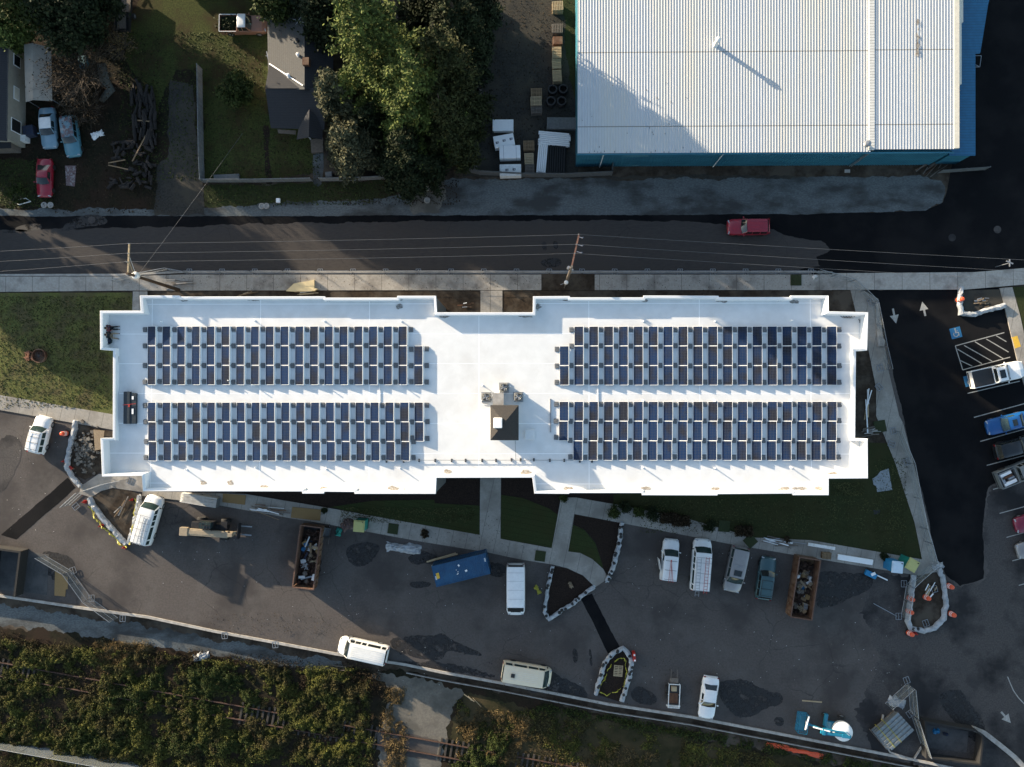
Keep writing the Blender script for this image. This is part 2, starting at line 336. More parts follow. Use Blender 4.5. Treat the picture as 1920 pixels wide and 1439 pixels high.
# --- top left yards
sheet('ground', [(-400,-300),(385,-300),(385,398),(-400,400)], 1, M['yard'], rough=(.3,1,3))
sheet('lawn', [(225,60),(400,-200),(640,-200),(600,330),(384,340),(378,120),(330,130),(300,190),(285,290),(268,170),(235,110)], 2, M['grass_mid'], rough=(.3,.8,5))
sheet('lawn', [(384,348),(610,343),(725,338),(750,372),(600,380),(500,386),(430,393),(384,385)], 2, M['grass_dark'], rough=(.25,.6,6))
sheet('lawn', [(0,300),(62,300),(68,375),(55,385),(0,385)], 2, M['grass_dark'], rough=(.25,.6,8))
sheet('driveway', [(318,150),(362,160),(372,290),(380,345),(385,404),(290,404),(294,310),(316,290)], 3, M['gravel_dark'], rough=(.15,.6,9))
sheet('dirt_strip', [(494,236),(503,236),(506,300),(510,345),(500,345),(496,300)], 3, M['mulch'], rough=(.1,.5,2))
sheet('garden_path', [(588,284),(606,284),(607,315),(603,345),(596,352),(588,345),(586,310)], 4, M['gravel'])
# --- storage yard north
sheet('storage_yard', [(860,-200),(1085,-200),(1085,312),(1700,308),(1760,330),(1700,336),(1140,338),(868,332)], 2, M['gravel_dark'], rough=(.2,.8,4))
sheet('grass_strip', [(1040,-100),(1083,-100),(1083,205),(1066,150),(1060,60)], 3, M['grass_dark'], rough=(.2,.5,5))
sheet('verge', [(1085,309),(1730,306),(1745,330),(1600,333),(1300,328),(1140,331),(1085,328)], 3, M['dirt'], rough=(.15,.5,7))
# --- gravel shoulders
sheet('shoulder', [(-300,392),(0,390),(100,394),(300,392),(430,386),(520,380),(640,378),(760,366),(830,338),(870,334),(1140,338),(1500,333),(1715,325),(1765,340),(1773,362),(1765,382),(1735,397),(1500,406),(0,442),(-300,450)], 2.5, M['gravel'], rough=(.2,.6,11))
sheet('gravel_turnout', [(790,336),(832,334),(838,372),(826,400),(775,404),(770,385)], 3, M['gravel_lt'], rough=(.25,.5,12))
# --- road
sheet('fresh_asphalt', [(-400,405),(400,406),(1500,402),(1735,396),(1768,380),(1776,355),(1785,310),(1790,-200),(2400,-200),(2400,520),(-400,520)], 4, M['asphalt_new'], rough=(.06,.6,13))
rd = [(-400,436),(60,432),(240,427),(400,423),(760,415),(1140,413),(1300,416),(1400,424),(1450,430),(1490,446),(1540,452),(1556,470),(1530,482),(1540,500),(1500,506),(1490,520),(-400,520)]
sheet('road', rd, 5, M['asphalt_road'], rough=(.14,.6,14))
for i, q in enumerate([[(28,427),(50,421),(75,419),(80,430),(60,434),(30,435)], [(0,436),(22,432),(40,430),(58,434),(20,438)], [(150,404),(190,402),(205,416),(190,424),(160,425),(120,434),(110,430)], [(1010,488),(1050,482),(1054,500),(1020,503)], [(1015,455),(1024,452),(1026,470),(1018,470)], [(1036,452),(1046,452),(1046,468),(1038,466)]]):
    sheet('road_stain', smoothpoly(q), 6, M['damp'], rough=(.08,.3,20+i))
for px, py in [(1785,446),(1870,431),(172,413)]:
    mb = MB().lathe(G(px, py) + Vector((0,0,.022)), [(.42,0),(.42,.012),(.36,.014),(.33,.010),(0.01,.010)], 20)
    setp(mb.build('manhole_cover', M['asphalt_mid']), 'round metal manhole cover in the %s' % {1785:'dark side street mouth', 1870:'black road near the right edge of the photo', 172:'gravel shoulder at the left'}[px], 'manhole')
# --- parking and yards, south and east
sheet('parking_lot', [(-700,640),(0,752),(215,790),(215,700),(1600,700),(1617,545),(2500,545)] + kerb_px[::-1], 1, M['asphalt'], rough=None)
sheet('driveway', [(1612,543),(2300,538),(2300,880),(1925,872),(1853,915),(1846,960),(1842,1004),(1844,1085),(1800,1100),(1775,1080),(1755,1040),(1660,640)], 2, M['asphalt_new'], rough=(.12,.8,15))
sheet('parking_lot', [(1660,1075),(1760,1070),(1800,1102),(1846,1086),(1843,1004),(1856,915),(1925,872),(2300,880),(2300,1500),(1900,1478),(1712,1425),(1640,1410),(1600,1330),(1650,1230),(1610,1150)], 1.5, M['asphalt_mid'], rough=(.8,2.2,16))
sheet('trench_patch', [(2,1003),(31,1012),(142,915),(127,896)], 3, M['asphalt_new'], rough=(.04,.5,3))
sheet('trench_patch', [(1088,1121),(1110,1113),(1134,1160),(1163,1215),(1140,1226),(1118,1180)], 3, M['asphalt_new'], rough=(.04,.5,4))
stains_and_shadow = [[(0,818),(30,815),(44,838),(34,872),(20,905),(0,930),(-60,900)], [(725,1196),(780,1190),(812,1194),(830,1186),(842,1196),(880,1214),(905,1226),(900,1233),(860,1222),(836,1220),(830,1240),(790,1236),(740,1222)],
 [(766,1092),(790,1088),(812,1094),(800,1103),(772,1102)], [(778,1030),(800,1034),(830,1050),(806,1060),(784,1056),(770,1042)], [(655,1020),(700,1016),(716,1028),(690,1058),(662,1064),(648,1040)],
 [(1352,1276),(1398,1274),(1440,1300),(1462,1296),(1470,1320),(1436,1326),(1410,1346),(1370,1340),(1350,1310),(1345,1288)], [(1455,1345),(1468,1344),(1470,1358),(1460,1362),(1450,1354)],
 [(1180,1300),(1200,1282),(1232,1304),(1230,1322),(1190,1318)], [(1072,1218),(1082,1216),(1084,1240),(1076,1244)], [(1103,1216),(1110,1218),(1112,1250),(1106,1250)],
 [(1760,1300),(1800,1290),(1830,1330),(1850,1370),(1830,1400),(1800,1360),(1765,1330)], [(1525,1070),(1590,1072),(1634,1080),(1638,1100),(1600,1120),(1560,1138),(1526,1140)], [(760,1042),(800,1040),(796,1058),(772,1060)],
 [(570,1000),(600,1010),(606,1080),(560,1090)], [(70,1030),(130,1040),(146,1070),(140,1100),(90,1090)], [(905,1052),(950,1056),(948,1085),(915,1080)], [(930,1245),(1040,1262),(1100,1290),(1100,1316),(960,1288)], [(740,1240),(830,1240),(930,1262),(925,1276),(830,1256),(745,1246)]]
for i, q in enumerate(stains_and_shadow): sheet('damp_and_shadow_patch', smoothpoly(q), 3.3+.06*i, M['damp'] if i not in (0,) else M['asphalt_mid'], rough=(.30,.45,30+i))  # first outline paints a tree's cast shadow in colour, the rest are damp
# slabs
slab('lawn', [(-400,551),(248,549),(250,586),(300,600),(300,800),(211,777),(-400,678)], .09, M['grass'])
slab('sidewalk', [(-400,520),(225,519),(340,515.5),(1015,515.5),(1015,544.5),(225,545.5),(-400,552)], .12, M['walk'])
slab('sidewalk', [(1115,515.5),(1560,515.5),(1560,544.5),(1115,544.5)], .12, M['walk'])
slab('sidewalk', [(1560,513),(1825,511),(1960,500),(2300,480),(2300,518),(1920,534),(1809,543.5),(1560,544)], .12, M['walk'])
slab('kerb', [(-400,515.5),(225,514),(340,509),(1525,509),(1560,510),(1560,512),(340,512.6),(225,518),(-400,519)], .14, M['curb'])
slab('planting_bed', [(313,546),(1594,545.5),(1603,583),(1628,658),(1640,720),(1668,800),(1682,850),(1600,900),(1600,700),(313,700)], .07, M['dirt'], rough=(.03,.5,2))
slab('planting_bed', [(1015,513.5),(1115,513.5),(1115,545),(1015,545)], .075, M['dirt'])
slab('path', [(250,547),(277,547),(277,640),(247,640)], .12, M['walk'])
slab('path', [(901,545.5),(942,545.5),(942,620),(901,620)], .11, M['walk'])
slab('sidewalk', [(-400,673),(0,741),(211,777),(300,792),(300,822),(211,806),(0,769),(-400,701)], .12, M['walk2'])
slab('rubble_bed', [(150,798),(211,809),(211,823),(190,823),(190,885),(160,900),(144,893),(134,868),(140,830)], .06, M['dirt'], rough=(.08,.3,2))
slab('apron', [(150,926),(152,912),(186,889),(290,889),(290,926),(240,919),(212,915),(190,921),(172,933)], .11, M['concrete'])
slab('planting_bed', [(420,880),(1590,880),(1590,935),(1170,945),(1140,943),(1080,934),(1050,938),(1044,970),(940,1010),(899,1004),(780,983),(608,952),(461,927),(420,920)], .07, M['mulch'])
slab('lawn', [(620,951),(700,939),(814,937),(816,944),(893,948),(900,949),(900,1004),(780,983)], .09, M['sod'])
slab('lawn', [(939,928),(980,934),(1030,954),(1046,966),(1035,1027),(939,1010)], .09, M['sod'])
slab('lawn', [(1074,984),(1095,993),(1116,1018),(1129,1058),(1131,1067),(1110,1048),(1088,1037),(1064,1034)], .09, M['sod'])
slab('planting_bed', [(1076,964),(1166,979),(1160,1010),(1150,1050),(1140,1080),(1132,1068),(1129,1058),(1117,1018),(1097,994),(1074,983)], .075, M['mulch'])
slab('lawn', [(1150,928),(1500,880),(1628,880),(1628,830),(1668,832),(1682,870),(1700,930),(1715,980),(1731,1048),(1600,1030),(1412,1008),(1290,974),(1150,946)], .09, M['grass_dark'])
slab('path', [(900.5,880),(939.5,880),(938.5,1012),(899.5,1006)], .125, M['walk2'])
wk = [(268,921),(400,925),(461,926.5),(608,951),(780,982),(899,1003),(1034,1028),(1065,1034),(1088,1037),(1110,1048),(1131,1067),(1140,1085),(1116,1101),(1093,1079),(1063,1065),(1038,1059),(971,1048),(910,1035),(780,1014),(619,984),(541,971),(408,947),(336,938),(268,930)]
slab('sidewalk', wk, .12, M['walk2'])
slab('path', [(1051,938),(1060,933),(1080,933),(1160,947),(1290,973),(1412,1008),(1520,1013),(1728,1049),(1756,1056),(1757,1072),(1720,1079),(1520,1046),(1362,1019),(1245,996),(1140,976),(1077,964),(1065,1036),(1034,1030)], .13, M['walk2'])
slab('sidewalk', [(1594,544.5),(1617,544.5),(1646,561),(1654,625),(1664,691),(1685,780),(1692,793),(1725,920),(1756,1056),(1728,1049),(1714,980),(1694,920),(1679,872),(1642,780),(1642,730),(1628,658),(1603,583)], .122, M['walk2'])
slab('planting_island', [(1808,545),(1873,543),(1882,574),(1853,582),(1812,590),(1803,565)], .1, M['gravel_dark'])
slab('sidewalk', [(1873,541),(1897,539),(1911,590),(1922,640),(1990,860),(1980,900),(1912,700),(1882,574)], .125, M['walk2'])
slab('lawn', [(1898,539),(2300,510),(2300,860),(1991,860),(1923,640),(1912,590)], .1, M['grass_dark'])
slab('tactile_plate', [(1896,633),(1906,630),(1913,650),(1902,654)], .132, M['stripe_yellow'])
slab('planting_island', [(172,934),(190,922),(212,916),(240,919),(262,927),(252,1000),(238,1018)], .08, M['dirt'])
slab('planting_island', [(1037,1062),(1063,1066),(1093,1080),(1112,1098),(1060,1136),(1028,1155),(1028,1110)], .08, M['mulch'])
slab('planting_island', [(1120,1302),(1137,1240),(1152,1226),(1170,1216),(1182,1235),(1178,1262),(1168,1295),(1162,1316)], .08, M['mulch'])
slab('planting_island', [(1716,1080),(1756,1074),(1768,1100),(1772,1130),(1768,1158),(1752,1172),(1728,1180),(1706,1172),(1709,1130)], .08, M['dirt'])
# kerb wall along the south edge
slab('kerb', ribbon([(p[0], p[1]-3) for p in kerb_px], .28), .16, M['curb'], world=True)
slab('kerb', ribbon([(p[0], p[1]+17) for p in kerb_px[7:]], .10), -.62, M['curb'], z0=-.95, world=True)
# lower ground south of the kerb (level LOW)
def lsheet(name, pts, lev, m, **k): return sheet(name, pts, lev, m, z=LOW, **k)
lsheet('gravel_strip', [(-400,1060),(0,1134),(160,1158),(300,1182),(420,1202),(640,1240),(640,1262),(420,1232),(300,1222),(150,1196),(0,1174),(-400,1110)], 1, M['gravel'], rough=(.4,.8,3))
lsheet('brush_floor', [(-500,1130),(0,1172),(330,1222),(600,1262),(640,1250),(760,1262),(1500,1420),(2000,1520),(2000,2200),(-500,2200)], 2, M['yard'], rough=(.4,.8,4))
lsheet('gravel_track', [(700,1262),(800,1280),(870,1300),(850,1335),(828,1400),(815,1600),(700,1600),(715,1400),(722,1330),(730,1300)], 3, M['gravel_lt'], rough=(.45,.7,5))
lsheet('crossing', [(708,1366),(822,1388),(818,1428),(705,1406)], 4, M['asphalt'], rough=(.1,.5,5))
lsheet('dry_grass', [(870,1300),(1100,1345),(1500,1425),(1800,1500),(1800,1700),(1000,1700),(860,1440),(850,1360)], 3, M['far_bank'], rough=(.5,.7,6))
lsheet('fence_strip', [(-100,1370),(0,1386),(110,1408),(270,1436),(400,1470),(380,1490),(0,1404),(-100,1388)], 3, M['gravel'], rough=(.3,.6,6))
# kerb pads around islands handled by wattles
# ---- markings
def line(a, b, wd=.1, lev=4, m='stripe', z=0.0):
    return sheet('marking', ribbon([a, b], wd, z), lev, M[m], world=True, z=z)
for a, b in [((1826,783),(1940,752)),((1838,828),(1950,797)),((1850,873),(1960,844)),((1862,918),(1972,888)),((1874,963),(1984,933)),((1887,1008),(1996,978)),((1898,1052),(2006,1022)),((1910,1098),(2010,1070)),((1814,738),(1912,715))]: line(a, b)
q = [(1791,649),(1883,624),(1894,670),(1805,694)]
line(q[0], q[1]); line(q[3], q[2], lev=4); line(q[0], q[3], lev=4.3)
for a, b in [((990,990),(1155,1088)),((1035,965),(1225,1072)),((1108,940),(1300,1055)),((1185,922),(1335,1010)),((1252,900),(1320,940)),((1005,1065),(1090,1105))]:
    f = lambda p: (p[0]/3.6+1520, p[1]/3.6+380)
    line(f(a), f(b), lev=4.6)
sheet('marking', ribbon([(1889,1269),(1893,1279),(1900,1295),(1909,1308),(1922,1322)], .1), 4, M['stripe'], world=True)
def arrow(a, b, W=1.0):
    a = G(*a); b = G(*b); d = (b-a).normalized(); n = Vector((-d.y, d.x, 0)); h = b-d*.95
    pts = [a+n*.11, h+n*.11, h+n*W/2, b, h-n*W/2, h-n*.11, a-n*.11]
    sheet('marking', [(p.x, p.y) for p in pts], 4, M['stripe'], world=True)
arrow((1674,579),(1680,607)); arrow((1735,593),(1729,566)); arrow((1877,1335),(1895,1356))
M['sign_blue'] = mat('sign_blue', (.02, .20, .42), (.02, .15, .33), rough=.7, scale=6)
def isa(px, py, rz):
    c = G(px, py)
    def pl(pts): 
        r = Matrix.Rotation(rz, 2); return [tuple(r @ Vector(p) + Vector((c.x, c.y))) for p in pts]
    sheet('marking', pl([(-.6,-.6),(.6,-.6),(.6,.6),(-.6,.6)]), 4, M['sign_blue'], world=True)
    k = [ [(-.06,.36),(.1,.36),(.1,.5),(-.06,.5)], [(-.05,-.05),(.05,-.05),(.05,.32),(-.05,.32)], [(.05,-.05),(.32,-.05),(.32,.03),(.05,.03)], [(.25,-.38),(.33,-.38),(.33,-.05),(.25,-.05)], [(.05,.14),(.26,.14),(.26,.21),(.05,.21)] ]
    for i, s in enumerate(k): sheet('marking', pl(s), 5+.3*i, M['stripe'], world=True)
    arc = [(-.02+.30*math.cos(t), -.16+.30*math.sin(t)) for t in np.linspace(2.2, 6.0, 14)] + [(-.02+.22*math.cos(t), -.16+.22*math.sin(t)) for t in np.linspace(6.0, 2.2, 14)]
    sheet('marking', pl(arc), 6.6, M['stripe'], world=True)
isa(1792, 624.5, R(14)); isa(1818, 714, R(14))

# ================================================================ MAIN BUILDING
ZR, ZP = 9.8, 10.42
roof_px = [(187.5,583),(264,583),(262,554.5),(336,554.5),(337,556.5),(609,556),(610,558.5),(744,558.5),(745,555),(817.5,555),(819.5,586),(999,586),(999.5,556),(1068,555.5),(1069,558),(1206,558),(1207,554.5),(1347,555),(1348,557.5),(1482,557.5),(1483,554.5),(1553.5,554.5),(1554,584),(1628,586),(1626,657.5),(1605,659),(1603.5,822),(1627,823),(1627.5,897.5),(1554,898),(1554,929),(1487,929),(1486,926),(1346,927),(1345,929.5),(1204,929),(1203,925),(1068,925),(1067,926.5),(1002,926),(998,896),(818.5,896.5),(817,926.5),(665,926.5),(664,923),(608,922.5),(607,926),(567,926),(566,922),(268,921.5),(266,892.5),(191.5,894),(188.5,822),(211.5,821.5),(212,658),(188,656)]
HI = {(187.5,583),(264,583),(188,656),(266,892.5),(191.5,894),(188.5,822),(1554,584),(1628,586),(1626,657.5),(1627,823),(1627.5,897.5),(1554,898)}
zp = [ZR+1.1 if q in HI else ZP for q in roof_px]
ro = [(G(q[0], q[1], z).x, G(q[0], q[1], z).y) for q, z in zip(roof_px, zp)]
def inset(P, d):
    n = len(P); ar = sum(P[i][0]*P[(i+1) % n][1]-P[(i+1) % n][0]*P[i][1] for i in range(n)); s = 1 if ar > 0 else -1; out = []
    for i in range(n):
        a, b, c = Vector(P[i-1]), Vector(P[i]), Vector(P[(i+1) % n])
        d1 = (b-a).normalized(); d2 = (c-b).normalized(); n1 = Vector((-d1.y, d1.x))*s; n2 = Vector((-d2.y, d2.x))*s
        k = 1+n1.dot(n2)
        out.append(tuple(b+(n1+n2)*d/max(k, .35)))
    return out
bc = G(907, 740, 0)
bldg = thing('apartment_building', 'long white flat roofed apartment building covered in solar panels, in the middle of the photo', 'building', (bc.x, bc.y, 0))
ri = inset(ro, .24); rw = inset(ro, .06)
n = len(ro)
mb = MB(bc); mb.add([(p[0], p[1], 0) for p in rw]+[(p[0], p[1], ZP-.25) for p in rw], [(i, (i+1) % n, n+(i+1) % n, n+i) for i in range(n)][::-1]); 
mb.f = [f[::-1] for f in mb.f]; mb.build('wall', M['siding'], bldg)
mb = MB(bc)
mb.add([(p[0], p[1], ZP-.3) for p in ro]+[(p[0], p[1], zz) for p, zz in zip(ro, zp)]+[(p[0], p[1], zz+.01) for p, zz in zip(inset(ro, .03), zp)]+[(p[0], p[1], zz-.01) for p, zz in zip(ri, zp)]+[(p[0], p[1], ZR-.03) for p in inset(ro, .30)],
       [(k*n+i, k*n+(i+1) % n, (k+1)*n+(i+1) % n, (k+1)*n+i) for k in range(4) for i in range(n)])
mb.f = [f[::-1] for f in mb.f]; mb.build('parapet', M['parapet'], bldg)
m_in = inset(ro, .27); vs = [(p[0], p[1], ZR) for p in m_in]; fs = []
for t in tessellate_polygon([[Vector((p[0], p[1], 0)) for p in m_in]]):
    a, b, c = [Vector(vs[i]) for i in t]; fs.append(tuple(t) if (b-a).cross(c-a).z > 0 else (t[0], t[2], t[1]))
MB(bc).add(vs, fs).build('roof', M['membrane'], bldg)
# windows on the facades (seen only from the side)
wn = MB(); wn.box((0,0,0), (1.5,.08,1.4)); 
win0 = wn.build('window', M['glass'], bldg); fr = MB()
for c, d in (((0,-.02,.72),(1.6,.12,.08)),((0,-.02,-.72),(1.6,.14,.08)),((-.77,-.02,0),(.08,.12,1.4)),((.77,-.02,0),(.08,.12,1.4)),((0,-.02,0),(.05,.11,1.4))): fr.box(c, d)
frame0 = fr.build('frame', M['white'], win0)
spots = []
for x in (300,372,444,516,588,650,712,778):
    for z in (1.6,4.6,7.6): spots.append((x, 557, z, 1)); spots.append((x, 923.5, z, -1))
for x in (1040,1110,1170,1240,1310,1380,1440,1520):
    for z in (1.6,4.6,7.6): spots.append((x, 558, z, 1)); spots.append((x, 926, z, -1))
first = True
for (x, y, z, s) in spots[:96]:
    p = G(x, y, ZP); edge = .0
    yy = min((abs(rw[i][1]-p.y), rw[i][1]) for i in range(n) if abs(rw[i][1]-p.y) < .6 and min(rw[i][0], rw[(i+1)%n][0])-.2 <= p.x <= max(rw[i][0], rw[(i+1)%n][0])+.2 or abs(rw[i][1]-p.y) < .35)[1]
    if first: o = win0; first = False
    else:
        o = win0.copy(); COL.objects.link(o); o.parent = bldg; c = frame0.copy(); COL.objects.link(c); c.parent = o
    o.location = (p.x-bc.x, yy+.02*s-bc.y, z); o.rotation_euler = (0, 0, math.pi if s > 0 else 0)
# rooftop stains and drains
M['stain'] = mat('roof_stain', (.42, .33, .23), (.70, .67, .62), rough=.8, scale=7, stops=(.4, .6))
M['stain_dark'] = mat('roof_stain_dark', (.16, .15, .14), (.60, .58, .55), rough=.8, scale=6, stops=(.38, .62))
def roof_blot(px, py, w_, h_, m, seed):
    r = random.Random(seed); mb = MB(bc)
    for k in range(26):
        x = px+r.gauss(0, w_*.45); y = py+r.gauss(0, h_*.4); c = G(x, y, ZR); s = r.uniform(.05, .2)
        pts = [(c.x+math.cos(a)*s*r.uniform(.5, 2.2), c.y+math.sin(a)*s*r.uniform(.3, .9)) for a in np.linspace(0, 6.28, 9)[:-1]]
        mb.add([(p[0], p[1], ZR+.004+.0012*k) for p in pts], [tuple(range(8))])
    mb.build('drain_stain', m, bldg)
for i, (x, y, w_, h_, k) in enumerate([(345,563,12,2.5,'d'),(477,562,16,2.5,'d'),(619,563,14,3,'d'),(738,562,22,2.5,'d'),(748,576,3,6,'d'),(833,594,6,2,'d'),(985,593,16,3,'d'),(1008,576,5,9,'d'),(1068,563,14,2,'d'),(1208,564,9,3,'d'),(1352,564,12,4,'d'),(1490,566,12,4,'d'),(1463,562,8,2,'d'),
     (495,914,8,4,'b'),(608,916,10,3,'b'),(738,916,20,3,'b'),(840,884,8,4,'b'),(988,886,12,6,'b'),(1065,917,14,4,'b'),(1210,916,12,4,'b'),(1340,917,11,4,'b'),(1470,917,14,3,'b'),(1500,916,18,3,'b'),(1535,916,10,4,'b'),(1560,889,14,3,'b'),(382,905,4,5,'b'),(432,906,4,5,'b'),(395,860,5,6,'b')]):
    roof_blot(x, y, w_*.6, h_*.6, M['stain_dark' if k == 'd' else 'stain'], i)
mb = MB(bc)
vents = [(304,604,1),(478,602,1),(609,603,1),(753,603,1),(430,676+38,0),(1206,603,1),(1341,603,1),(1484,602,1),(350,881,1),(480,877,1),(612,880,1),(750,878,1),(1205,877,1),(1340,878,1),(1483,877,1),(475,722,0),(608,722,0),(752,722,0),(1206,752,0),(1340,752,0),(1483,752,0),(905,723,1),(902,588,0)]
pipe0 = None
for i, (x, y, k) in enumerate(vents):
    p = G(x, y, ZR)
    if pipe0 is None:
        pipe0 = MB().lathe((0,0,0), [(.11,0),(.09,.05),(.055,.06),(.055,.42),(.04,.43)], 10).build('vent_pipe', M['white'], bldg); o = pipe0
    else: o = pipe0.copy(); COL.objects.link(o)
    o.parent = bldg; o.location = p-bc
# roof hatch, roof seams
p = G(993.5, 815, ZR); MB(bc).box((p.x, p.y, ZR+.12), (.98, 1.0, .24)).build('roof_hatch', M['membrane'], bldg, bevel=.03)
for a, b in [((1032,748),(1032,811))]:
    pa, pb = G(*a, ZR), G(*b, ZR); MB(bc).bar(pa+Vector((0,0,.06)), pb+Vector((0,0,.06)), .12, .12).build('conduit', M['steel'], bldg)
pa, pb = G(712, 700, ZR), G(712, 764, ZR)
MB(bc).bar(pa+Vector((0,0,.05)), pb+Vector((0,0,.05)), .05).bar(G(1121,703,ZR)+Vector((0,0,.05)), G(1121,755,ZR)+Vector((0,0,.05)), .06).build('conduit', M['white'], bldg)
# long pipe run on little supports
mb = MB(bc); mb.tube([G(722,863,ZR)+Vector((0,0,.16)), G(1075,863,ZR)+Vector((0,0,.16))], .03, 6)
mb.tube([G(966,826,ZR)+Vector((0,0,.16)), G(967,862,ZR)+Vector((0,0,.16))], .03, 6)
pp = mb.build('pipe_run', M['steel'], bldg)
s0 = None
for x, y in [(725,865),(757,865),(786,863.5),(816,863.5),(847,863.5),(873,863.5),(904,863.5),(930,863.5),(959,862.5),(976,862.5),(1001,862.5),(1031,863.5),(1058,863.5),(1087,865),(1110,865)]:
    if s0 is None: s0 = MB().box((0,0,.05),(.16,.3,.1)).bar((0,-.1,.1),(0,-.1,.22),.03).bar((0,.1,.1),(0,.1,.22),.03).build('pipe_support', M['black'], bldg); o = s0
    else: o = s0.copy(); COL.objects.link(o)
    o.parent = bldg; o.location = G(x, y, ZR)-bc
# stair penthouse with hipped shingle roof
M['shingle'] = add_lines(mat('shingle', (.070, .062, .056), (.040, .037, .036), rough=.9, scale=9, bump=.4, bscale=25), 1, .28, .04, (.05,.045,.042))
a, b = G(919.5, 760, ZR+1.35), G(972.5, 826, ZR+1.35)
x0, y1, x1, y0 = a.x, a.y, b.x, b.y; zt = ZR+1.35
MB(bc).box(((x0+x1)/2, (y0+y1)/2, ZR+.65), (x1-x0-.5, y1-y0-.5, 1.3)).build('penthouse_wall', M['white_dirty'], bldg)
ax, ay = G(945.5, 793, ZR+2.3).x, G(945.5, 793, ZR+2.3).y
MB(bc).add([(x0,y0,zt),(x1,y0,zt),(x1,y1,zt),(x0,y1,zt),(ax,ay,zt+.95),(x0,y0,zt-.12),(x1,y0,zt-.12),(x1,y1,zt-.12),(x0,y1,zt-.12)], [(0,1,4),(1,2,4),(2,3,4),(3,0,4),(5,6,1,0),(6,7,2,1),(7,8,3,2),(8,5,0,3),(8,7,6,5)]).build('penthouse_roof', M['shingle'], bldg)
c = G(933.5, 793.5, ZR+2.3); MB(bc).box((c.x, c.y, ZR+2.05), (.84, 1.0, .75)).build('penthouse_vent', M['white'], bldg, bevel=.05)
# doorstep box of the penthouse
a, b = G(924.5, 738, ZR+1.15), G(943.5, 760.5, ZR+1.15)
MB(bc).box(((a.x+b.x)/2, (a.y+b.y)/2, ZR+.55), (b.x-a.x, a.y-b.y, 1.1)).build('door_housing', M['white_dirty'], bldg)
MB(bc).box(((a.x+b.x)/2, (a.y+b.y)/2, ZR+1.13), (b.x-a.x+.1, a.y-b.y+.06, .06)).build('door_housing_roof', M['curb'], bldg)
# three condensers
def condenser(label, px, py):
    p = G(px, py, ZR+.9)
    t = thing('air_conditioner', label, 'air conditioner', (p.x, p.y, ZR), 0, 'air conditioners beside the stair penthouse')
    MB().box((0,0,.06),(1.0,1.0,.12)).build('base', M['steel'], t)
    body = mat_cond
    MB().box((0,0,.45),(.8,.8,.66)).build('cabinet', body, t, bevel=.06)
    MB().lathe((0,0,.78),[(.36,0),(.36,.06),(.33,.06),(.33,.01),(.02,.01)],24).build('fan_ring', M['black'], t)
    fb = MB()
    for k in range(4):
        m = Matrix.Rotation(k*math.pi/2+.4, 4, 'Z')
        fb.add([(.05,-.03,.84),(.30,-.11,.815),(.31,.09,.86),(.06,.04,.85)], [(0,1,2,3)], m)
    fb.lathe((0,0,.81),[(.07,0),(.07,.05),(.02,.06)],12)
    fb.build('fan', M['steel'], t)
    g = MB()
    for k in range(5):
        r_ = .08+.06*k; g.tube([(r_*math.cos(q), r_*math.sin(q), .87) for q in np.linspace(0, 6.283, 17)], .004, 4, False)
    g.build('fan_guard', M['steel'], t)
    MB().tube([(-.42,-.3,.2),(-.5,-.45,.1),(-.35,-.7,.06),(.1,-.75,.06)], .03, 6).build('line_set', M['white'], t)
    p2 = MB().tube([(.45,.1,.3),(.6,.1,.5),(.62,.12,.2)], .07, 8).build('disconnect_box', M['white'], t)
mat_cond = mat('condenser_grey', (.30,.30,.28), (.24,.24,.22), rough=.5, scale=5)
condenser('grey air conditioner farthest left, beside the dark roof hut on the white roof', 911, 745)
condenser('grey air conditioner standing farthest from the dark roof hut, behind the other two', 944.5, 727)
condenser('grey air conditioner farthest right, beside a coil of white hose near the roof hut', 971.5, 744.5)
